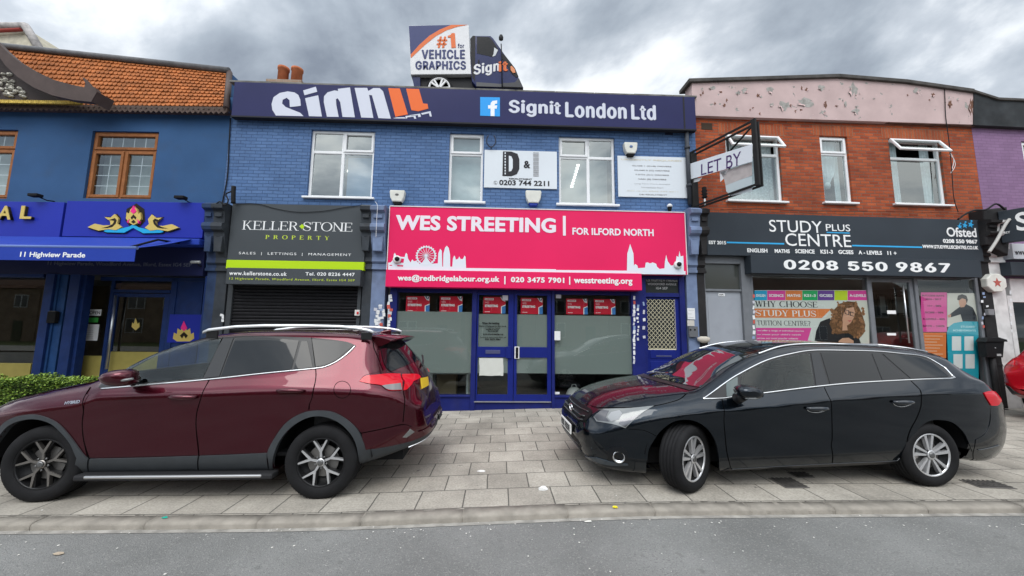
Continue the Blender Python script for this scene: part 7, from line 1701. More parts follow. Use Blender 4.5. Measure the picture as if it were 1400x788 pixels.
# ------------------------------------------------------------------ maroon SUV on the left
P_ = ground_hit(434, 684, 0.0); SUVM = Matrix.Translation(P_) @ Matrix.Rotation(rad(.93), 4, 'Z')
MAROON = car_paint('maroon_paint', (.072, .0055, .0135), .8)
T1 = dict(zb=[(-3.59, .50), (-3.5, .36), (-3.3, .27), (-2.9, .25), (0, .26), (.4, .32), (.62, .38), (.80, .43), (.95, .47), (1.0, .50), (1.03, .54)],
          zt=[(-3.59, .60), (-3.55, .78), (-3.45, .90), (-3.2, .98), (-2.9, 1.05), (-2.6, 1.11), (-2.38, 1.15), (-2.28, 1.19), (-1.9, 1.43), (-1.6, 1.55), (-1.3, 1.635), (-.9, 1.672), (-.3, 1.682), (.2, 1.660), (.40, 1.622), (.50, 1.58), (.56, 1.53), (.78, 1.28), (.87, 1.15), (.93, 1.02), (.965, .85), (.985, .70), (1.0, .64), (1.03, .60)],
          w=[(-3.59, .40), (-3.53, .62), (-3.4, .78), (-3.15, .87), (-2.7, .915), (-1.5, .915), (0, .915), (.35, .90), (.6, .86), (.8, .78), (.9, .70), (.97, .60), (1.03, .42)],
          ws=[(-3.59, .35), (-3.4, .72), (-2.8, .835), (-1.5, .825), (0, .825), (.4, .80), (.55, .745), (.7, .655), (.82, .53), (.92, .40), (1.03, .25)],
          wr=[(-3.55, .45), (-3.2, .66), (-2.6, .75), (-2.25, .72), (-1.8, .645), (-1.2, .60), (0, .60), (.4, .575), (.52, .56), (.65, .53), (.8, .45), (.95, .30), (1.03, .2)],
          zs=[(-3.5, .76), (-3.2, .88), (-2.8, .99), (-2.4, 1.09), (-2.0, 1.125), (-1.18, 1.155), (-.67, 1.185), (0, 1.20), (.5, 1.18), (.8, 1.08), (1.0, .8)],
          zw=[(-3.5, .66), (-3.2, .80), (-2.8, .90), (-2.4, .985), (-1.2, 1.035), (0, 1.065), (.6, 1.02), (.9, .86)],
          zr=[(-3.5, .84), (-3.2, .94), (-2.8, 1.03), (-2.42, 1.115), (-2.25, 1.24), (-2.03, 1.385), (-1.82, 1.485), (-1.557, 1.585), (-1.2, 1.632), (-.6, 1.65), (0, 1.638), (.30, 1.602), (.41, 1.50), (.53, 1.235), (.7, 1.13), (.9, .95), (1.0, .62)],
          tuck=[(-3.5, .03), (1, .03)], dish=[(-3.4, .0), (-2.4, .012), (-1.5, .022), (-.5, .016), (0, .0), (1, 0)], zd=[(-3.5, .6), (-2, .62), (0, .66), (1, .62)], rc=[(-3, .06), (1, .04)], rr=[(-3.5, .12), (-2.3, .05), (-1.2, .10), (.4, .08), (1, .10)])
suv = Car('parked_car', 'maroon SUV with silver roof rails and grey lower cladding, parked on the paving at left', SUVM, T1,
          station([(-3.59, -3.4, 10), (-3.4, -2.4, 26), (-2.4, -1.2, 36), (-1.2, .25, 30), (.25, .7, 24), (.7, 1.03, 22)]), MAROON)
S1 = suv
# bonnet, windscreen, tailgate
def fsym(F_, pts):
    """points (x, half width) on top of the skin, near side then mirrored far side"""
    out = []
    for sgn in (-1, 1):
        for x, h in (pts if sgn < 0 else pts[::-1]):
            q = F_.cast((x, CY0+sgn*h, 3), DOWN); out.append(q[0] if q else F_.near((x, CY0+sgn*h, 1))[0])
    return out
FW1 = [(159, 527.5), (168, 511.5), (178, 501.5), (200, 489.5), (230.5, 477.5), (270, 468.5), (303.5, 464.2), (278, 516.8)]
WS1 = fsym(S1.f, [(-1.42, .545), (-1.8, .60), (-2.16, .67), (-2.28, .64), (-2.31, .3)]); c_ = sum(WS1, Vector())/len(WS1)
WS1i = [tuple(S1.f.near(c_+Vector(((p.x-c_.x)*.88, (p.y-c_.y)*.92, (p.z-c_.z)*.88)))[0]) for p in WS1]
S1.body([(-2.66, .35, .485), (0, .35, .485)], cut=[FW1], top=[[(c_.x+(p.x-c_.x)*.94, c_.y+(p.y-c_.y)*.965) for p in WS1]])
S1.panel('front_wing', [(-44, 572), (-30, 562), (0, 550), (60, 535), (112, 524), (122, 540), (114.5, 559), (112.3, 578.6), (114.5, 602), (120, 626), (113.7, 618.6), (99.5, 599), (83.5, 581), (67.5, 571.5), (48, 566.7), (26.6, 569), (10.7, 576), (0, 586.6), (-14, 603), (-24, 622), (-44, 605)], MAROON, rim=.03)
fd = S1.panel('front_door', [(124.5, 538), (160, 531), (285.5, 520.5), (275.5, 540.5), (268.8, 564.8), (267.9, 586), (271.5, 622.3), (123.5, 626), (115.8, 602), (113.6, 578.6), (115.8, 559)], MAROON)
rdr = S1.panel('rear_door', [(287, 520.5), (360, 512.5), (430.5, 505.5), (431.4, 512), (430.2, 524), (426.5, 542.6), (422.6, 553), (421, 561), (399, 571.5), (379, 592), (368.5, 616), (366, 619), (273, 622.3), (269.3, 586), (270.2, 564.8), (276.8, 540.5)], MAROON, rim=.03)
S1.panel('rear_wing', [(432.4, 505.5), (447, 502.3), (462, 495), (479, 482.5), (488, 473), (500, 467.5), (509, 475), (514, 485), (523, 507), (500, 513), (491, 522), (505, 526), (522, 529.5), (531, 536), (549, 536), (551.5, 557), (550, 577), (546, 580), (494, 591.5), (485, 582), (470, 570), (453, 562.2), (431.4, 560.6), (424, 560.6), (424, 553), (427.8, 542.6), (431.6, 524), (433, 512)], MAROON, d=(-.3, .95, 0), rim=.03)
S1.panel('rear_bumper', [(495, 592.5), (547, 581.5), (562, 584), (572, 590), (590, 576), (597, 569), (580, 595), (538.6, 608), (497, 614.5)], MAROON, d=(-.6, .8, 0), off=.012)
S1.panel('bumper_cladding', [(496, 615), (538.6, 608.3), (580, 595.3), (597.3, 570), (597.3, 580), (590, 594), (574, 608), (558, 618), (531, 626), (502, 637)], CLAD, d=(-.6, .8, .1), off=.014)
# grey cladding round the arches and along the sills
S1.panel('arch_cladding', [(367, 617), (376, 599.3), (392, 578), (412, 565.4), (431.4, 561.4), (453, 562.7), (470.7, 570.7), (485, 582.3), (494, 595.7), (500, 613.6), (503, 637.7), (493, 649), (491.5, 630), (488.5, 612), (482, 595.7), (467, 579.6), (449, 570.9), (431.4, 569), (413.6, 574.3), (395.7, 586.8), (383, 603), (376, 619), (373, 649), (369.5, 646), (368, 630)], CLAD, off=.016, rim=.05)
S1.panel('arch_cladding', [(122, 627.3), (113.7, 618.6), (99.5, 599), (83.5, 581), (67.5, 571.5), (48, 566.7), (26.6, 569), (10.7, 576), (0, 586.6), (-14, 603), (-24, 624), (-14, 630), (-8, 610), (0, 598), (12.4, 583.5), (26.6, 576), (48, 572.8), (69, 577.8), (83.5, 589), (97.7, 606), (107, 625.7), (106, 646), (122.5, 648.5)], CLAD, off=.016, rim=.05)
S1.panel('door_cladding', [(124.5, 627), (200, 625.3), (272, 623), (272.6, 643.3), (200, 646.2), (124.5, 648.6)], CLAD, off=.015, parent=fd)
S1.panel('door_cladding', [(274, 623), (320, 621.3), (366, 619), (368, 640.3), (320, 642), (274.6, 643.2)], CLAD, off=.015, parent=rdr)
for y0, y1 in ((-.03, .10), (2*CY0-.10, 2*CY0+.03)):
    a, b = -2.30, -.44
    rb = MB(SUVM).box(a, b, y0, y1, .205, .262, .018).build('running_board', mat('board_black', (.025, .025, .027), .6), S1.root, S1.root)
    yy = (y0-.004, y0+.03) if y0 < .5 else (y1-.03, y1+.004)
    MB(SUVM).box(a+.10, b-.10, yy[0], yy[1], .228, .258, .012).build('bright_strip', mat('brushed_alloy', (.55, .55, .55), .3, .9), rb, S1.root)
# glass house
S1.panel('window_surround', [(135, 530), (150, 513), (168, 500), (197, 485.5), (230, 474.5), (270, 465.2), (323, 459.8), (361, 459.8), (426, 462.3), (470, 467), (486, 472.5), (477, 481.5), (462, 493), (447, 500.3), (431, 503.3), (361, 510), (287, 518), (159, 529.5)], TRIM, off=.004, rim=.010, holes=[FW1])
S1.panel('cant_rail', [(137, 529), (152, 511.5), (170, 498.5), (199, 484), (231, 473), (270, 463.5), (323, 458.4), (361, 458.4), (361, 453), (323, 452.5), (270, 459), (229, 468), (195, 479.5), (166, 494), (147, 507.5), (133, 526)], MAROON, off=.003, rim=.003)
gf = S1.panel('front_window', FW1, CGL, off=.008, rim=.004, parent=fd, ang=30)
S1.panel('rear_window', [(303, 514.5), (312, 490), (323, 463.3), (361, 462.3), (409, 466.2), (398.5, 505.8)], GLS, off=.008, rim=.004, parent=rdr, ang=30)
S1.panel('quarter_light', [(402, 505.4), (412.5, 467), (420.5, 467), (428, 502.8)], GLS, off=.008, rim=.004, parent=rdr, ang=30)
S1.panel('quarter_window', [(432.5, 502), (426.8, 464.2), (450, 466.2), (470, 469.3), (483, 473.4), (474, 481), (461.5, 491.5), (447, 498.8)], GLS, off=.008, rim=.004, ang=40)
S1.panel('pillar_trim', [(280, 517.5), (305.5, 463.8), (320, 463), (300.5, 515.2)], mat('pillar_grey', (.045, .047, .05), .4), off=.010, rim=.006, ang=30)
S1.line('belt_strip', [(139, 532), (159, 530.5), (287, 519.2), (361, 511), (431, 504.2), (447, 501), (462, 493.8), (477, 482.3), (486, 473)], CHROME, .008, .006)
for pts in ([(124, 530), (114.5, 559), (113, 578.6), (115, 602), (122.5, 627), (123.6, 649)], [(305, 462), (286.3, 519), (276.2, 540.5), (269.6, 564.8), (268.7, 586), (272.5, 622.5), (273.3, 644)], [(426.3, 462), (431.5, 504), (432.2, 512), (430.9, 524), (427.2, 542.6), (423.4, 553), (422.5, 560)], [(494, 592), (547, 581), (562, 583.5)], [(507, 460), (511, 475), (514.5, 484), (524, 507)], [(551, 535), (552.8, 557), (551, 577)]):
    S1.line('shut_line', pts, GAP, .0035, .004)
S1.line('fuel_flap', [(468+11.5*math.cos(t), 533+11.5*math.sin(t)) for t in [2*math.pi*k/20 for k in range(20)]], GAP, .0028, .005, mirror=False, closed=True)
S1.panel('bonnet', fsym(S1.f, [(-2.36, .70), (-2.7, .735), (-3.1, .66), (-3.4, .50), (-3.47, .2)]), MAROON, d=DOWN, off=.004, mirror=False, is_px=False)
S1.line('shut_line', [tuple(p) for p in fsym(S1.f, [(-2.36, .712), (-2.7, .747), (-3.1, .672), (-3.4, .51)])[:4]], GAP, .0035, .004, is_px=False)
S1.panel('windscreen_border', WS1, TRIM, d=(.5, 0, -.86), off=.004, mirror=False, is_px=False, holes=[WS1i])
S1.panel('windscreen', WS1, CGL, d=(.5, 0, -.86), off=.007, mirror=False, is_px=False)
rs_ = []
for z_, h_ in ((1.215, .56), (1.30, .575), (1.40, .56), (1.50, .53), (1.535, .50)): rs_.append((h_, z_))
def rcast(h_, z_): q = S1.f.cast((3, CY0+h_, z_), (-1, 0, 0)); return q[0] if q else S1.f.near((.7, CY0+h_, z_))[0]
S1.panel('rear_screen', [rcast(-h_, z_) for h_, z_ in rs_]+[rcast(h_, z_) for h_, z_ in rs_[::-1]], GLS, d=(-.92, 0, -.38), off=.006, mirror=False, is_px=False)
S1.panel('side_tail_lamp', [(491.6, 522), (500.8, 514.5), (525, 512), (547, 511.8), (549, 534), (531, 534), (522, 527.5), (505, 525)], LRED, d=(-.5, .86, 0), off=.010, rim=.014)
S1.panel('reversing_lamp', [(522, 528), (531, 526.5), (547, 524.5), (548.7, 533.6), (531, 533.6)], mat('lamp_smoke', (.20, .19, .19), .1, .4, coat=1.), d=(-.5, .86, 0), off=.013, rim=.006)
S1.panel('tailgate_lamp', [(549.5, 512), (570, 512), (575, 516.5), (563.7, 524), (555.6, 533), (551.2, 534)], LRED, d=(-.8, .6, 0), off=.010, rim=.014)
S1.panel('rear_reflector', [(550, 597), (560, 586), (566, 589.5), (555, 597.5)], LCLR, d=(-.6, .8, 0), off=.016, rim=.01)
S1.panel('number_plate', [(574.5, 517.5), (584, 515.5), (585.2, 527), (576.5, 532)], mat('plate_yellow', (.60, .40, .03), .5), d=(-.9, .4, 0), off=.012, mirror=False)
S1.panel('skid_plate', [(560, 618), (577, 606), (588, 596), (580, 605), (566, 617)], CHROME, d=(-.6, .8, .2), off=.018)
S1.panel('headlight', [(-40, 560), (-20, 551), (0, 546), (17.5, 545.2), (8, 550), (-5, 555.5), (-38, 570)], LCLR, d=(.3, .95, -.2), off=.008)
sp_ = S1.f
def spoiler():
    mb = MB(SUVM); A = []
    for k in range(13):
        q = -1+2*k/12; y = CY0+.565*q; e = abs(q)**3
        x0, z0 = .28, 1.628-.02*e; xt, zt_ = .655-.10*e, 1.598-.035*e
        A.append([mb._v((x0, y, z0+.012)), mb._v(((x0+xt)/2, y, (z0+zt_)/2+.014)), mb._v((xt-.02, y, zt_+.006)), mb._v((xt, y, zt_-.006)), mb._v((xt-.03, y, zt_-.028)), mb._v((.45, y, 1.55-.05*e)), mb._v((.38, y, 1.55-.05*e))])
    for a, b in zip(A, A[1:]):
        for i in range(6): ff = mb.bm.faces.new((a[i], a[i+1], b[i+1], b[i])); ff.smooth = i < 3
    mb.bm.faces.new(A[0]); mb.bm.faces.new(A[-1]); return mb.build('spoiler', MAROON, S1.root, S1.root)
spoiler()
for s_ in (0, 1):
    pts = [(-1.45, 1.635), (-1.40, 1.66), (-1.12, 1.697), (-.81, 1.712), (-.4, 1.716), (.0, 1.712), (.20, 1.695), (.33, 1.672), (.38, 1.65)]; yy = .27 if s_ == 0 else 2*CY0-.27
    mb = MB(SUVM); R = []
    for i, (x, z) in enumerate(pts): R.append([mb._v((x, yy+a, z+b)) for a, b in ((-.022, -.012), (-.020, .012), (-.006, .020), (.010, .018), (.016, -.012))])
    for a, b in zip(R, R[1:]):
        for k in range(5): ff = mb.bm.faces.new((a[k], a[(k+1) % 5], b[(k+1) % 5], b[k])); ff.smooth = True
    mb.bm.faces.new(R[0]); mb.bm.faces.new(R[-1]); rl = mb.build('roof_rail', mat('rail_silver', (.70, .71, .72), .32, .6), S1.root, S1.root)
    for x in (-1.36, .30): MB(SUVM).box(x-.06, x+.06, yy-.012, yy+.012, 1.57, 1.655, .006).build('rail_foot', TRIM, rl, S1.root)
MB(SUVM).prism([(.22, 1.63), (.40, 1.62), (.40, 1.675), (.375, 1.685), (.28, 1.665)], CY0-.02, CY0+.02, .012).build('aerial_fin', MAROON, S1.root, S1.root)
MB(SUVM).tube([(.83, CY0-.1, 1.235), (.80, CY0+.12, 1.28), (.74, CY0+.36, 1.335)], .012, 6).build('rear_wiper', TRIM, S1.root, S1.root)
def handle(car, px0, px1, py, par, m, hh=.046):
    a, b = car.f.px(px0, py), car.f.px(px1, py); c = (a+b)/2; L_ = (b-a).length
    car.panel('handle_recess', [((px0+px1)/2+(px1-px0)*.36*math.cos(t), py-.3+(px1-px0)*.155*math.sin(t)) for t in [2*math.pi*k/16 for k in range(16)]], TRIM if m is TRIM else car.paint, off=.0045, rim=.002, parent=par, grid=.03)
    n = car.f.near(c)[1]; mb = MB(car.M); P = []
    for k in range(9): t = k/8; q = a+(b-a)*t; P.append(q+n*(.012+.028*math.sin(math.pi*t)**.5))
    R = [hh*.35*(.55+.75*math.sin(math.pi*(.12+.76*k/8))) for k in range(9)]
    mb.tube(P, [r_*1.15 for r_ in R], 10); mb.build('door_handle', m, par, car.root)
handle(S1, 233, 270, 543, fd, MAROON); handle(S1, 380, 416.5, 535, rdr, MAROON)
def mirror_unit(car, pts_px, v, m, thick=.16, foot=None, strip=None):
    """door mirror: outline traced at distance v from the near wheel plane, given real depth"""
    q = [car.f.plane_px(x, y, v) for x, y in pts_px]; c = sum(q, Vector())/len(q); mb = MB(car.M); rings = []
    loop = smooth_loop(q, True, 60)
    for dy, sc in ((-thick*.62, .25), (-thick*.55, .62), (-thick*.36, .88), (-.02, 1.0), (thick*.30, .97), (thick*.38, .85)):
        rings.append([mb._v(c+(p-c)*sc+Vector((.02*dy/thick, dy, 0))) for p in loop])
    for a, b in zip(rings, rings[1:]):
        for k in range(len(a)): ff = mb.bm.faces.new((a[k], a[(k+1) % len(a)], b[(k+1) % len(a)], b[k])); ff.smooth = True
    mb.bm.faces.new(rings[0]); mb.bm.faces.new(rings[-1]); o = mb.build('door_mirror', m, car.root, car.root)
    if foot: MB(car.M).tube([c+Vector(foot[0]), c+Vector(foot[1])], [.045, .06], 10).build('mirror_foot', TRIM, o, car.root)
    if strip:
        a, b = (car.f.plane_px(x, y, v-thick*.38) for x, y in strip); MB(car.M).tube([a, (a+b)/2+Vector((0, -.02, 0)), b], [.006, .013, .011], 8).build('mirror_indicator', LCLR, o, car.root)
    return o
mirror_unit(S1, [(141, 516), (148, 509.5), (160, 506), (174, 505.2), (182, 508), (183.5, 514), (182, 523), (174, 527), (158, 527.5), (146, 523)], -.13, MAROON, .17, ((.0, .06, -.02), (-.02, .16, -.05)), ((163, 521.5), (182, 518)))
t_ = text_mesh('HYBRID', .02); q0, q1 = S1.f.px(89, 553.6), S1.f.px(109.5, 551.4); nn = S1.f.near((q0+q1)/2)[1]; xs_ = [v.co.x for v in t_.vertices]; ys_ = [v.co.y for v in t_.vertices]; ex = (q1-q0)/(max(xs_)-min(xs_)); ez = nn.cross(ex).normalized()*-.030/(max(ys_)-min(ys_))
if ez.z < 0: ez = -ez
for v in t_.vertices: v.co = q0+ex*(v.co.x-min(xs_))+ez*(v.co.y-min(ys_))+nn*(.007+v.co.z*.5)
t_.materials.clear(); t_.materials.append(CHROME); o = bpy.data.objects.new('badge', t_); COL.objects.link(o); o.parent = S1.root
def y_spoke_wheel(x, y, steer, far=False, rot=.2, m=None):
    F, rt, RB_, RS = S1.wheel(x, y, .352, .358, .238, .235, None, steer, far, m)
    mb = MB(F); mk = MB(F)
    for k in range(5):
        a = rot+k*2*math.pi/5; pol = [(.03, -.012), (.098, -.010), (.226, -.080), (.231, -.066), (.128, .0), (.231, .066), (.226, .080), (.098, .010), (.03, .012)]
        S1.spoke(mb, pol, .014, .05, a); S1.spoke(mk, [(p[0]*1.0, p[1]*1.35) for p in pol], .024, .07, a)
    mk.lathe([(.238, .016), (.228, .010), (.222, .03)], (0, 0, 0), 'y', 48, cap=False)
    mb.lathe([(.040, .012), (.038, .008), (.031, .006)], (0, 0, 0), 'y', 24, cap=False)
    mk.build('spoke_black_side', RB_, rt, S1.root); mb.build('spokes', RS, rt, S1.root)  # black flanks behind the silver spoke faces
    mc = MB(F); mc.lathe([(.030, .003), (.028, -.002), (.012, -.003)], (0, 0, 0), 'y', 20)
    for k in range(5): a = rot+.63+k*2*math.pi/5; mc.lathe([(.010, .026), (.010, .016), (.006, .014)], (.058*math.cos(a), 0, .058*math.sin(a)), 'y', 8)
    mc.build('wheel_nuts', mat('nut_grey', (.2, .2, .2), .4, .8), rt, S1.root)
y_spoke_wheel(0, 0, 0, rot=1.65); y_spoke_wheel(-2.66, .01, rad(3), rot=1.62, m=mat('rim_silver_dimmed', (.30, .28, .26), .38, .9)); y_spoke_wheel(0, 2*CY0, 0, True); y_spoke_wheel(-2.66, 2*CY0, rad(3), True)  # front rim is silver too, its colour darkened for the turned wheel's duller reflection
MB(SUVM).box(-3.2, .75, .3, 1.5, .28, .40).build('underbody', BLACK, S1.root, S1.root)

cabin(S1, -1.95, .78)

# ------------------------------------------------------------------ black estate car on the right
P_ = ground_hit(1281, 667, .085); BKM = Matrix.Translation(P_) @ Matrix.Rotation(rad(2.45), 4, 'Z')
NIGHT = car_paint('blue_black_paint', (.0075, .0125, .019), .9)
T2 = dict(zb=[(-3.74, .36), (-3.66, .24), (-3.5, .17), (-3.1, .15), (-2.3, .17), (-.4, .21), (.4, .24), (.8, .20), (1.05, .24), (1.2, .34), (1.27, .46)],
          zt=[(-3.74, .50), (-3.71, .62), (-3.63, .735), (-3.52, .82), (-3.3, .91), (-3.0, .98), (-2.7, 1.015), (-2.44, 1.045), (-2.34, 1.085), (-2.0, 1.275), (-1.7, 1.405), (-1.35, 1.485), (-.9, 1.512), (-.4, 1.505), (.1, 1.475), (.5, 1.43), (.66, 1.395), (.76, 1.31), (.97, 1.12), (1.12, 1.01), (1.18, .93), (1.20, .80), (1.22, .68), (1.27, .60)],
          w=[(-3.74, .42), (-3.70, .58), (-3.60, .70), (-3.42, .80), (-3.1, .87), (-2.7, .905), (-2, .91), (0, .91), (.5, .895), (.85, .86), (1.05, .81), (1.17, .74), (1.24, .66), (1.27, .5)],
          ws=[(-3.74, .35), (-3.42, .74), (-2.7, .845), (-2, .83), (0, .83), (.5, .82), (.85, .80), (1.17, .69), (1.27, .45)],
          wr=[(-3.7, .45), (-3.5, .60), (-3.1, .69), (-2.6, .745), (-2.3, .71), (-1.65, .615), (-1.2, .585), (0, .58), (.5, .57), (.8, .59), (1.1, .64), (1.2, .60), (1.27, .4)],
          zs=[(-3.6, .66), (-3.42, .725), (-3.2, .79), (-2.6, .885), (-2.46, .905), (-1.8, .962), (-1.13, 1.028), (-.11, 1.095), (.43, 1.12), (.8, 1.095), (1.1, .985), (1.25, .72)],
          zw=[(-3.6, .55), (-3.2, .69), (-2.6, .785), (-1.8, .845), (-1.13, .905), (-.11, .965), (.43, .985), (.8, .955), (1.1, .86), (1.25, .6)],
          zr=[(-3.65, .66), (-3.5, .755), (-3.3, .83), (-3.0, .895), (-2.7, .94), (-2.5, .972), (-2.25, 1.085), (-2.0, 1.215), (-1.65, 1.362), (-1.42, 1.425), (-1.17, 1.455), (-.54, 1.462), (-.17, 1.455), (.2, 1.438), (.5, 1.395), (.68, 1.355), (.87, 1.225), (1.05, 1.10), (1.15, 1.0), (1.2, .85)],
          tuck=[(-3.7, .03), (-2, .035), (1.2, .03)], dish=[(-3.4, 0), (-2.4, .01), (-1.4, .02), (-.5, .012), (0, 0), (1, 0)], zd=[(-3.5, .5), (-2, .52), (0, .58), (1, .55)], rc=[(-3.7, .06), (-2.5, .02), (1, .02)], rr=[(-3.7, .10), (-2.5, .06), (-1.2, .09), (.5, .08), (1.2, .08)])
S2 = Car('parked_car', 'glossy black estate car with chrome window trim and turned front wheels, parked on the paving', BKM, T2,
         station([(-3.74, -3.42, 18), (-3.42, -2.5, 26), (-2.5, -1.2, 38), (-1.2, .3, 30), (.3, .75, 16), (.75, 1.27, 30)]), NIGHT)
FW2 = [(1013.5, 540.5), (1013, 513.2), (1030, 504.5), (1047, 497), (1065, 491.5), (1082, 487.6), (1105.5, 484), (1112.5, 528)]
S2.body([(-2.70, .33, .45), (.01, .33, .475)], cut=[FW2])
wing = S2.panel('front_wing', [(941, 538), (956, 533), (961, 546.5), (985.5, 545.8), (989, 570), (990, 592), (993, 620), (997.5, 638), (984.5, 649), (983, 635), (979, 606.6), (968, 587.6), (952.7, 577), (937.5, 574), (920, 577), (903, 589.5), (892.3, 604.7), (886.5, 616), (884.5, 632), (866, 625), (860, 600), (857, 586.5), (880, 564.5), (895, 556.2), (927, 548)], NIGHT, rim=.03)
fd2 = S2.panel('front_door', [(987, 546.2), (1006, 544), (1042, 539.5), (1126, 530.2), (1133.2, 545), (1135.9, 559.5), (1136.5, 598.6), (1135.4, 610), (1136.5, 633), (1060, 637), (1000, 640.6), (998.7, 638), (994.5, 620), (991.4, 592), (990, 570)], NIGHT)
rd2 = S2.panel('rear_door', [(1127.2, 530), (1168, 525.5), (1243.3, 520.3), (1256.5, 533), (1258.5, 540), (1257.5, 556), (1251.5, 572), (1243, 588), (1238.5, 604), (1236, 622), (1226, 629.3), (1180, 631.5), (1138, 633), (1136.8, 610), (1138, 598.6), (1137.2, 559.5), (1134.5, 545)], NIGHT)
S2.panel('rear_wing', [(1244.6, 520.2), (1275, 519.5), (1301, 518.6), (1312, 518), (1335, 522), (1349, 530), (1343, 537.5), (1346, 543), (1353, 555), (1352, 575), (1345, 592), (1332, 600), (1329, 618), (1326, 610.4), (1317, 591.4), (1302, 578), (1284.7, 574.3), (1269.4, 576), (1256, 585.7), (1246, 602), (1240, 618), (1240.5, 604), (1245, 588), (1253.5, 572), (1259.2, 556), (1260, 540), (1258, 533)], NIGHT, d=(-.15, .99, 0), rim=.03)
S2.panel('rear_bumper', [(1353, 556.5), (1362.5, 556), (1362.5, 568), (1372, 581), (1374.3, 590), (1373.5, 600), (1366, 616), (1351, 625), (1327, 632.5), (1330.5, 618), (1333.5, 601.5), (1346.5, 593), (1353.3, 576)], NIGHT, d=(-.45, .89, 0), off=.0045)
S2.line('bumper_crease', [(1336, 615), (1350, 612.5), (1364, 608.5)], mat('crease_line', (.03, .035, .04), .15, coat=1.), .006, .008)
S2.panel('front_bumper', [(883.5, 633), (885.5, 617), (891.3, 605.5), (897, 596), (880, 588), (856.5, 587.5), (842, 582), (816, 577.5), (803, 578.5), (797, 590), (803, 604), (816, 622), (797, 622), (828, 638), (847, 645.5), (884, 649.5)], NIGHT, d=(.55, .83, 0), off=.005)
S2.panel('sill', [(1000, 641.5), (1060, 638), (1137, 634), (1226, 630), (1236.5, 624), (1236.5, 640), (1225, 639), (1140, 643), (1060, 647), (990, 650), (985.5, 649.2), (998, 640)], mat('sill_black', (.010, .011, .013), .35, spec=.4), off=.006, sm=False)
S2.line('sill_line', [(1000, 641), (1060, 637.5), (1137, 633.6), (1200, 631), (1226, 629.6), (1229, 626)], mat('crease_line', (.03, .035, .04)), .004, .006)
S2.panel('window_surround', [(962.5, 545.2), (990, 525.2), (1011, 512), (1046.6, 494.4), (1082, 484.8), (1112, 480.4), (1120, 480.2), (1200, 481.8), (1232, 484.8), (1258, 487.8), (1272, 492.8), (1292, 504.8), (1301.5, 515), (1300, 517), (1240, 519.2), (1168, 523.2), (1112, 528.6), (1041.3, 537.4), (1005.7, 541.8), (987, 544.4)], TRIM, off=.004, rim=.010, ang=30, holes=[FW2])
S2.panel('cant_rail', [(989, 524.4), (1010, 511), (1046, 493.4), (1082, 483.8), (1112, 479.6), (1130, 479.4), (1130, 475), (1110, 475), (1080, 478.6), (1042, 488.5), (1004, 506.5), (984, 520)], NIGHT, off=.003, rim=.003)
S2.panel('front_window', FW2, CGL, off=.008, rim=.004, parent=fd2, ang=30)
S2.panel('quarter_light', [(993, 542.8), (992.5, 524.3), (1008, 515.5), (1008.8, 541)], GLF, off=.008, rim=.004, parent=fd2, ang=30)
S2.panel('rear_window', [(1134.5, 526.3), (1121.5, 483), (1150, 482.8), (1188.3, 483.6), (1202.5, 520.6)], GLS, off=.008, rim=.004, parent=rd2, ang=30)
S2.panel('quarter_light', [(1205.8, 520.4), (1191.5, 484), (1200.5, 484), (1236, 518)], GLS, off=.008, rim=.004, parent=rd2, ang=30)
S2.panel('quarter_window', [(1244.5, 518), (1206, 484.2), (1232, 486.5), (1256, 490), (1274, 497), (1296, 515)], GLS, off=.008, rim=.004, ang=30)
S2.panel('pillar_trim', [(1115.5, 528), (1108, 483.4), (1118.5, 482.6), (1131.5, 526.4)], mat('pillar_grey', (.045, .047, .05)), off=.010, rim=.006, ang=30)
S2.line('window_chrome', [(961, 546), (989.8, 524.9), (1011, 511.3), (1046.6, 493.6), (1082, 484), (1112, 479.6), (1155, 479.8), (1200, 481), (1232, 484), (1258, 487), (1272, 492), (1292, 504), (1302.4, 515.5), (1300, 517.8), (1240, 520), (1168, 524), (1112, 529.4), (1041.3, 538.2), (1005.7, 542.6), (987, 545.2)], CHROME, .0085, .006, closed=True)
for pts in ([(987, 545.5), (989.6, 570), (990.7, 592), (993.8, 620), (998.2, 638), (1000, 641)], [(1126.7, 530), (1133.9, 545), (1136.6, 559.5), (1137.3, 598.6), (1136.1, 610), (1137.4, 633.5)], [(1244, 520), (1257.3, 533), (1259.3, 540), (1258.4, 556), (1252.5, 572), (1244, 588), (1239.5, 604)], [(857, 586.5), (880, 588.5), (897, 596)]):
    S2.line('shut_line', pts, GAP, .003, .004)
# bonnet, screen, roof
be = [S2.f.px(*p) for p in ((938, 539), (926.4, 547.4), (894.4, 555.4), (858.9, 557.8), (825, 558), (809, 555.4))]
mirr = lambda p: Vector((p.x, 2*CY0-p.y, p.z))
fc = S2.f.cast((be[-1].x-.05, CY0, 3), DOWN)[0]
rc_ = S2.f.cast((be[0].x-.13, CY0, 3), DOWN)[0]
S2.panel('bonnet', be+[fc]+[mirr(p) for p in be[::-1]]+[rc_], NIGHT, d=DOWN, off=.006, mirror=False, is_px=False, rim=.015)
S2.line('shut_line', [tuple(p) for p in be], GAP, .004, .004, is_px=False)
we = [S2.f.px(*p) for p in ((957.5, 530), (970, 518.3), (984.4, 506.8), (1008.4, 494.6), (1036, 486))]
tc_ = S2.f.cast((we[-1].x-.02, CY0, 3), DOWN)[0]; bc_ = S2.f.cast((we[0].x-.16, CY0, 3), DOWN)[0]
b1 = S2.f.cast((we[0].x-.10, CY0-.42, 3), DOWN)[0]
WSG = mat('windscreen_glass', (.014, .02, .02), .02, spec=.9, coat=1.0)
S2.panel('windscreen', we+[tc_]+[mirr(p) for p in we[::-1]]+[mirr(b1), bc_, b1], WSG, d=(.5, 0, -.86), off=.006, mirror=False, is_px=False, rim=.006)
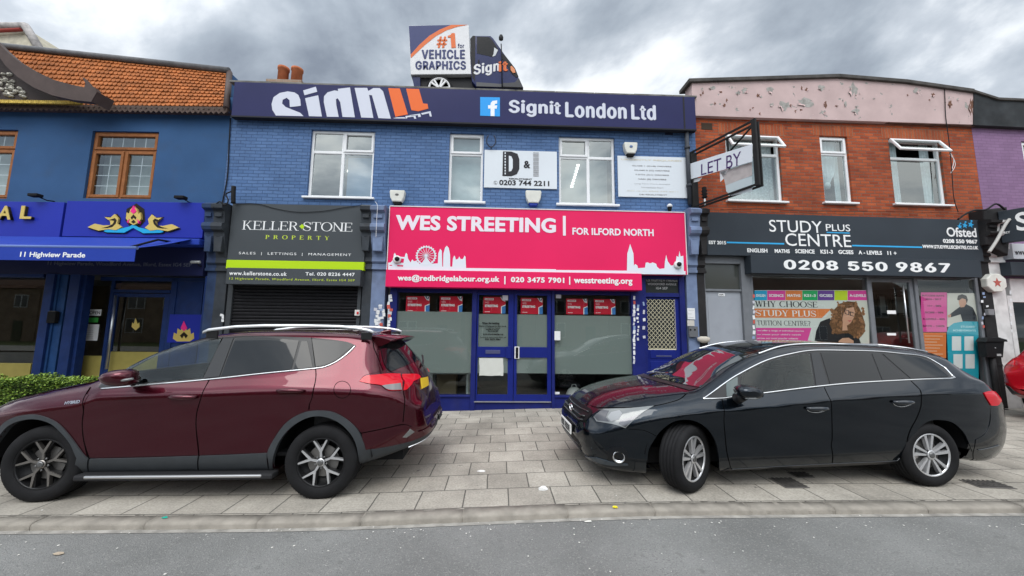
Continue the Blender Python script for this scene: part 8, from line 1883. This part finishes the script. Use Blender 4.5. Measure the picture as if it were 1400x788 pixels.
cw = [p+Vector((-.03, 0, -.01)) for p in (we[0], b1, bc_, mirr(b1), mirr(we[0]))]; cf = [Vector((p.x-.10, p.y, p.z-.03)) for p in cw]
S2.panel('cowl', cw+cf[::-1], TRIM, d=DOWN, off=.006, mirror=False, is_px=False, rim=.004)
for a, b in (((-.30, 0), (.28, .22)), ((.18, 0), (.66, .25))):
    P0 = S2.f.near((bc_.x-.06+.10*abs(a[0])/.5, CY0+a[0], bc_.z))[0]; P1 = S2.f.near((bc_.x+.12, CY0+b[0]-.62, bc_.z+.06))[0]
    MB(BKM).tube([P0+Vector((0, 0, .02)), (P0+P1)/2+Vector((-.01, 0, .045)), P1+Vector((0, 0, .03))], [.014, .010, .007], 6).build('wiper', TRIM, S2.root, S2.root)
rx = we[-1].x
S2.panel('roof_panel', fsym(S2.f, [(rx+.06, .52), (-.9, .50), (0, .49), (.55, .47)]), mat('roof_black_gloss', (.006, .007, .009), .12, spec=.6, coat=1.0), d=DOWN, off=.004, mirror=False, is_px=False, rim=.006)
for s_ in (0, 1):
    rp = [S2.f.px(*p) for p in ((1037, 485.2), (1064, 476), (1091, 472.3), (1125, 471.7), (1160, 472.3), (1200, 472.8), (1240, 475.8), (1268, 480))]
    if s_: rp = [mirr(p) for p in rp]
    rp = [p+Vector((0, 0, .012)) for p in rp]
    MB(BKM).tube(smooth_loop(rp, False), .012, 8).build('roof_rail', CHROME, S2.root, S2.root)
# lamps, grille, plate
S2.panel('headlight', [(812, 570.3), (825, 559.8), (858.9, 558.8), (894, 555.6), (880, 563.6), (867, 574), (855, 585.6), (841, 581), (816, 576.7)], LCLR, d=(.45, .85, -.3), off=.008, rim=.015, ang=30)
S2.panel('headlight_reflector', [(831, 571), (836, 564.5), (847, 562), (851, 566), (846, 574), (836, 576.5)], mat('reflector_grey', (.30, .31, .32), .5, .0), d=(.45, .85, -.3), off=.011, rim=.004)
S2.panel('headlight_bezel', [(813, 570), (824, 561), (833, 562.5), (829, 571), (834, 577), (818, 575.8)], mat('bezel_grey', (.10, .10, .11), .2, .5, coat=1.), d=(.45, .85, -.3), off=.0105, rim=.004)
S2.panel('headlight_bezel', [(848, 575), (866, 570), (878, 564.5), (866, 574), (855, 584), (846, 580)], mat('bezel_grey', (.10, .10, .11)), d=(.45, .85, -.3), off=.0105, rim=.004)
GR = mat('grille_black', (.008, .008, .009), .4)
def front_loop(zs_, ys_, name, m, off, rim=.01, parent=None):
    """a panel on the nose, symmetrical: (y half width, z) pairs, projected from the front"""
    pts = [Vector((-4, CY0-a, b)) for a, b in zs_]+[Vector((-4, CY0+a, b)) for a, b in zs_[::-1]]
    q = []
    for p in pts: h = S2.f.cast(p, (1, 0, 0)); q.append(h[0] if h else S2.f.near(p+Vector((.3, 0, 0)))[0])
    return S2.panel(name, q, m, d=(1, 0, 0), off=off, rim=rim, mirror=False, is_px=False, parent=parent, ang=25)
gq = front_loop([(.38, .735), (.52, .69), (.50, .62), (.34, .585)], None, 'grille', GR, .006)
for z in (.615, .655, .70):
    q = [S2.f.cast((-4, CY0-.46+.92*k/14, z), (1, 0, 0)) for k in range(15)]; q = [h[0]+h[1]*.012 for h in q if h]
    if len(q) > 3: MB(BKM).tube(q, .009, 6).build('grille_bar', mat('grille_gloss', (.02, .02, .022), .2, coat=1.), gq, S2.root)
lg = front_loop([(.40, .40), (.46, .33), (.36, .25)], None, 'lower_grille', GR, .006)
for z in (.28, .32, .36):
    q = [S2.f.cast((-4, CY0-.42+.84*k/14, z), (1, 0, 0)) for k in range(15)]; q = [h[0]+h[1]*.010 for h in q if h]
    if len(q) > 3: MB(BKM).tube(q, .006, 6).build('grille_bar', mat('grille_gloss', (.02, .02, .022)), lg, S2.root)
em = S2.f.cast((-4, CY0, .665), (1, 0, 0))
if em:
    F = BKM @ Matrix.Translation(em[0]+Vector((-.02, 0, 0)))
    mb = MB(F); mb.tube([(-.006, .065*math.cos(t), .045*math.sin(t)) for t in [2*math.pi*k/24 for k in range(25)]], .007, 6); mb.tube([(-.006, .03*math.cos(t), .042*math.sin(t)) for t in [2*math.pi*k/20 for k in range(21)]], .005, 6); mb.build('emblem', CHROME, gq, S2.root)
pl_ = S2.f.cast((-4, CY0, .465), (1, 0, 0))[0]
plo = MB(BKM).box(pl_.x-.045, pl_.x-.03, CY0-.26, CY0+.26, .41, .52, .003).build('number_plate', mat('plate_white', (.70, .70, .68), .45), S2.root, S2.root)
mb = MB(BKM); mb.box(pl_.x-.03, pl_.x+.06, CY0-.20, CY0+.20, .42, .51); mb.build('plate_mount', TRIM, plo, S2.root)
mb = MB(BKM); rr = random.Random(12); y = CY0-.22
for k in range(7):
    if k == 4: y += .03
    mb.box(pl_.x-.0475, pl_.x-.0455, y, y+.012, .43, .50); mb.box(pl_.x-.0475, pl_.x-.0455, y+.034, y+.046, .43, .50)
    zc = .43 if k % 3 else .46; mb.box(pl_.x-.0473, pl_.x-.0455, y+.012, y+.034, zc, zc+.012); mb.box(pl_.x-.0473, pl_.x-.0455, y+.012, y+.034, .488, .50); y += .060
mb.build('plate_marks', BLACK, plo, S2.root)
fq = S2.f.px(846, 624.7); fn_ = S2.f.near(fq)[1]
F = BKM @ Matrix.Translation(fq) @ Vector((0, -1, 0)).rotation_difference(Vector((fn_.x*.8, fn_.y, 0)).normalized()).to_matrix().to_4x4()
fl = MB(F).lathe([(.062, .02), (.062, -.012), (.052, -.018), (.048, .0), (.03, .008), (.001, .010)], (0, 0, 0), 'y', 24, cap=False).build('fog_lamp', CHROME, S2.root, S2.root)
S2.panel('fog_recess', [(829, 618), (836, 612), (850, 611), (857, 618), (860, 634), (846, 635), (832, 632)], mat('recess_black', (.006, .007, .009), .3, coat=.5), d=(.5, .85, 0), off=.008, rim=.004)
S2.panel('chin_blade', [(799, 623), (815, 625), (838, 631), (858, 633.5), (859, 635.5), (836, 635.5), (812, 630)], mat('blade_gloss', (.03, .04, .05), .15, coat=1.), d=(.5, .85, .1), off=.014, rim=.012)
S2.panel('tail_lamp', [(1343.5, 537.2), (1352, 535.3), (1362.5, 535.3), (1365.3, 539), (1363.5, 553.5), (1353.5, 554.5), (1346.5, 543)], LRED, d=(-.45, .89, 0), off=.012, rim=.015, ang=50)
HB = mat('handle_gloss', (.012, .016, .022), .12, coat=1.)
handle(S2, 1101, 1131, 558, fd2, HB); handle(S2, 1219, 1247, 549.5, rd2, HB)
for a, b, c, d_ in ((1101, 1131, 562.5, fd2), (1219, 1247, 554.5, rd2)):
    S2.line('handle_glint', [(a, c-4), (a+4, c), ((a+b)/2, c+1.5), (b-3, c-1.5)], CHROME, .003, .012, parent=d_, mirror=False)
mirror_unit(S2, [(1006, 534), (1008.5, 529), (1016, 526.3), (1027, 527), (1037, 531), (1041, 536), (1041, 542), (1030, 546), (1018, 544.5), (1009, 541)], -.13, NIGHT, .17, ((-.02, .04, -.05), (-.03, .13, -.09)), ((1019, 545), (1040, 543.5)))
def v_spoke_wheel(x, y, steer, far=False, rot=.0):
    F, rt, RB_, RS = S2.wheel(x, y, .326, .328, .222, .215, None, steer, far, None)
    mb = MB(F); mk = MB(F); md = mat('rim_dark_silver', (.16, .165, .17), .35, .8)
    for k in range(5):
        a = rot+k*2*math.pi/5
        for sg in (-1, 1):
            p = [(.045, sg*.003), (.045, sg*.022), (.214, sg*.062), (.217, sg*.030)]; S2.spoke(mb, p, .012, .05, a)
        S2.spoke(mk, [(.04, -.012), (.04, .012), (.150, .02), (.150, -.02)], .04, .08, a)
    mb.lathe([(.222, .012), (.212, .006), (.205, .02)], (0, 0, 0), 'y', 48, cap=False); mb.lathe([(.05, .016), (.046, .01), (.03, .012)], (0, 0, 0), 'y', 24)
    mk.build('spoke_web', md, rt, S2.root); mb.build('spokes', RS, rt, S2.root)
    MB(F).lathe([(.030, .012), (.028, .004), (.012, .003)], (0, 0, 0), 'y', 20).build('hub_cap', mat('nut_grey', (.2, .2, .2)), rt, S2.root)
v_spoke_wheel(0, 0, 0, rot=.35); v_spoke_wheel(-2.70, .0, rad(31), rot=.25); v_spoke_wheel(0, 2*CY0, 0, True); v_spoke_wheel(-2.70, 2*CY0, rad(31), True)
MB(BKM).box(-3.3, .95, .3, 1.5, .20, .36).build('underbody', BLACK, S2.root, S2.root)

cabin(S2, -1.90, .60, .32)

mb = MB(BKM); A = []
for k in range(13):
    q = -1+2*k/12; y = CY0+.545*q; e = abs(q)**3; x0, z0, xt, z_t = .48, 1.432-.045*e, .80-.09*e, 1.392-.045*e
    A.append([mb._v((x0, y, z0)), mb._v(((x0+xt)/2, y, (z0+z_t)/2+.016)), mb._v((xt, y, z_t)), mb._v((xt-.01, y, z_t-.02)), mb._v((.62, y, 1.33-.05*e))])
for a, b in zip(A, A[1:]):
    for i in range(4): ff = mb.bm.faces.new((a[i], a[i+1], b[i+1], b[i])); ff.smooth = i < 2
mb.bm.faces.new(A[0]); mb.bm.faces.new(A[-1]); mb.build('spoiler', NIGHT, S2.root, S2.root)
# ------------------------------------------------------------------ red car, its tail just entering the frame
P_ = ground_hit(1399, 588, .085); n_ = ground_hit(1378, 586, .085)
RCM = Matrix.Translation((n_.x*1.03+1.92, n_.y-.75+2*CY0, .085)) @ Matrix.Rotation(math.pi, 4, 'Z')
S3 = Car('parked_car', 'bright red car cut by the right edge of the photo', RCM, T1, station([(-3.59, -3.2, 8), (-3.2, 0, 40), (0, .7, 14), (.7, 1.03, 14)]), car_paint('red_paint', (.42, .004, .012), .2))
S3.body([(-2.66, .33, .40), (0, .33, .40)])
def loc(car, pts): return [car.f.near((x, y, z))[0] for x, y, z in pts]
S3.panel('tail_lamp', loc(S3, [(.58, .16, 1.14), (.74, .26, 1.12), (.80, .32, 1.0), (.68, .16, .98)]), LRED, d=(-.6, .8, 0), off=.01, is_px=False)
S3.panel('bumper_cladding', loc(S3, [(.40, 0, .58), (.80, .07, .60), (.98, .3, .60), (1.0, .45, .45), (.8, .08, .34), (.42, .02, .34)]), TRIM, d=(-.5, .86, 0), off=.012, is_px=False)
S3.panel('window_surround', loc(S3, [(-2.0, .05, 1.16), (-1.6, .2, 1.45), (-1.0, .27, 1.58), (0, .28, 1.57), (.25, .2, 1.42), (.0, .08, 1.22)]), GLS, off=.005, is_px=False)
for x in (0, -2.66):
    for far in (False, True):
        F, rt, RB_, RS = S3.wheel(x, 2*CY0 if far else 0, .335, .338, .225, .22, None, 0, far); mb = MB(F)
        for k in range(7): S3.spoke(mb, [(.04, -.018), (.04, .018), (.217, .03), (.217, -.03)], .012, .05, .2+k*2*math.pi/7)
        mb.lathe([(.225, .012), (.212, .006), (.205, .02)], (0, 0, 0), 'y', 40, cap=False); mb.build('spokes', RS, rt, S3.root)

# ------------------------------------------------------------------ three wheeled sign van standing on the roof
TV = -.95; o4, k4 = (540, 20), 7.0
def tp(x, y): return (o4[0]+x/k4, o4[1]+y/k4)
NV = mat('van_navy', (.012, .018, .075), .3, var=.1, coat=.15); WV = mat('van_white', (.62, .62, .63), .4, var=.04); DKV = mat('van_dark', (.02, .02, .022), .5)
t = thing('delivery_van', 'small navy three wheeled van with a lettered white box, standing on the flat roof', 'van', M_=at_plane(MAIN, MAIN.hit(*tp(425, 700), TV)[0], MAIN.hit(*tp(425, 700), TV)[1], TV)); vt = t
def vprism(pts, d0, d1, m, nm, par=None, bev=0.):
    q = [MAIN.hit(*tp(x, y), TV) for x, y in pts]; q = q if _area(q) > 0 else q[::-1]
    return MB(MAIN.M).prism(q, -TV+d0, -TV+d1, bev).build(nm, m, par or vt, vt)
bx = vprism([(131, 105), (705, 98), (730, 570), (150, 575)], 0, 1.25, WV, 'box_body', None, .012)
vprism([(133, 110), (540, 102), (440, 145), (330, 220), (235, 305), (180, 365), (150, 412)], -.003, .0, mat('van_vinyl_navy', (.045, .055, .14), .4), 'corner_graphic', bx)
vprism([(540, 101), (700, 100), (600, 118), (500, 150), (390, 210), (290, 290), (215, 360), (152, 420), (151, 385), (235, 290), (330, 205), (430, 145)], -.005, -.0032, mat('van_vinyl_orange', (.62, .15, .05), .4), 'swoosh', bx)
def vtext(s_, x0, y0, x1, y1, m, par, bo=.02, heavy=0., d=.0, skew=0.):
    """px box of the enlargement; skew lifts the right end"""
    me = bold_mesh(s_, bo, heavy, INTER); inv = vt.matrix_world.inverted() @ MAIN.M
    xs = [v.co.x for v in me.vertices]; ys = [v.co.y for v in me.vertices]
    for v in me.vertices:
        fx = (v.co.x-min(xs))/(max(xs)-min(xs)); fy = (v.co.y-min(ys))/(max(ys)-min(ys)); u, z = MAIN.hit(*tp(x0+(x1-x0)*fx, y1+(y0-y1)*fy-skew*fx), TV); v.co.z, w_ = v.co.z, v.co.z
        v.co = (u, -TV-.006-d-w_, z)
    for v in me.vertices: v.co = inv @ v.co
    me.materials.clear(); me.materials.append(m); me.name = 'lettering'; o = bpy.data.objects.new('lettering', me); COL.objects.link(o); o.parent = par
VO = mat('van_vinyl_orange', (.62, .15, .05)); VI = mat('van_vinyl_navy', (.045, .055, .14))
vtext('#', 397, 212, 503, 322, VO, bx, .0, .02); vprism([(505, 222), (508, 205), (530, 200), (542, 182), (573, 180), (583, 320), (540, 322), (533, 222)], -.010, -.006, VO, 'lettering', bx); vtext('for', 600, 280, 663, 322, VI, bx, 0, .02)
vtext('VEHICLE', 255, 338, 671, 428, VI, bx, .02, .04); vtext('GRAPHICS', 196, 446, 680, 530, VI, bx, .02, .04)
cab = vprism([(722, 240), (745, 202), (915, 203), (942, 228), (1060, 400), (1150, 515), (1182, 590), (1180, 625), (1200, 690), (1180, 705), (780, 692), (735, 640), (730, 560)], .0, 1.2, NV, 'cab', None, .02)
win = vprism([(785, 213), (900, 218), (930, 245), (990, 338), (962, 396), (938, 408), (785, 375)], -.004, .0, mat('van_window', (.010, .011, .013), .25, spec=.1), 'cab_window', cab)
vprism([(950, 318), (986, 342), (960, 396), (932, 406), (945, 375)], -.008, -.0045, mat('van_quarter_glass', (.55, .57, .58), .1), 'quarter_glass', cab)  # pale sliver painted for the sky showing through the windscreen
vprism([(720, 235), (745, 205), (768, 206), (766, 640), (738, 600)], -.006, -.001, DKV, 'rear_post', cab)
vprism([(1025, 372), (1062, 405), (1150, 518), (1182, 596), (1160, 605), (1110, 560), (1080, 500), (1020, 420)], -.010, -.001, DKV, 'nose_panel', cab)
vprism([(1104, 505), (1118, 497), (1146, 530), (1152, 562), (1130, 566), (1108, 540)], -.025, -.008, mat('indicator_amber', (.55, .16, .03), .2, coat=1.), 'indicator', cab)
vprism([(780, 650), (1030, 668), (1030, 697), (780, 690)], -.012, -.0, mat('van_sill', (.10, .10, .105), .5), 'sill', cab)
vprism([(1030, 662), (1150, 660), (1185, 612), (1228, 706), (1030, 700)], -.03, .6, mat('van_bumper', (.07, .07, .075), .5), 'bumper', cab, .01)
vtext('Sign', 752, 480, 1000, 608, WV, cab, .02, .04, .0, 40); vtext('it', 990, 452, 1082, 555, VO, cab, .02, .045, .006, 12)
q = [MAIN.hit(*tp(x, y), TV+.18) for x, y in ((1026, 690), (1022, 370), (1016, 275))]; mp2 = MB(MAIN.M).tube([(a, -TV-.06-.10*k/2, b) for k, (a, b) in enumerate(q)], .014, 8).build('mirror_stalk', DKV, cab, vt)
q = MAIN.hit(*tp(1015, 238), TV+.1); MB(MAIN.M).lathe([(.01, -.09), (.055, -.06), (.06, .02), (.035, .08), (.008, .095)], (q[0], -TV-.15, q[1]), 'z', 12, 1, .6).build('door_mirror', DKV, mp2, vt)
q = MAIN.hit(*tp(800, 455), TV); MB(MAIN.M).box(q[0]-.015, q[0]+.02, -TV-.025, -TV, q[1]-.05, q[1]+.05, .008).build('door_handle', DKV, cab, vt)
vprism([(160, 582), (235, 585), (238, 690), (180, 690)], .05, 1.0, NV, 'mudguard'); vprism([(235, 578), (735, 572), (760, 700), (235, 700)], .12, 1.0, DKV, 'chassis')
c = MAIN.hit(*tp(425, 705), TV); r_ = MAIN.hit(*tp(552, 705), TV)[0]-c[0]
wr = bpy.data.objects.new('wheel', None); COL.objects.link(wr); wr.parent = vt; F = MAIN.M @ Matrix.Translation((c[0], -TV-.02, c[1]))
MB(F).lathe([(r_*.80, .0), (r_*.95, .0), (r_, .04), (r_, .14), (r_*.8, .16)], (0, 0, 0), 'y', 36, cap=False).build('tyre', mat('tyre_rubber', (.013, .013, .014)), wr, vt)
mb = MB(F); mb.lathe([(r_*.82, -.004), (r_*.74, -.008), (r_*.70, .03)], (0, 0, 0), 'y', 36, cap=False)
for k in range(10):
    a = .15+k*math.pi/5+(.12 if k % 2 else -.12); S3.spoke(mb, [(.03, -.02), (.03, .02), (r_*.75, .022), (r_*.75, -.022)], -.006, .03, a)
mb.build('spokes', mat('van_wheel_white', (.72, .72, .72), .4), wr, vt); MB(F).lathe([(r_*.78, .05), (.03, .05)], (0, 0, 0), 'y', 30).build('rim', DKV, wr, vt)
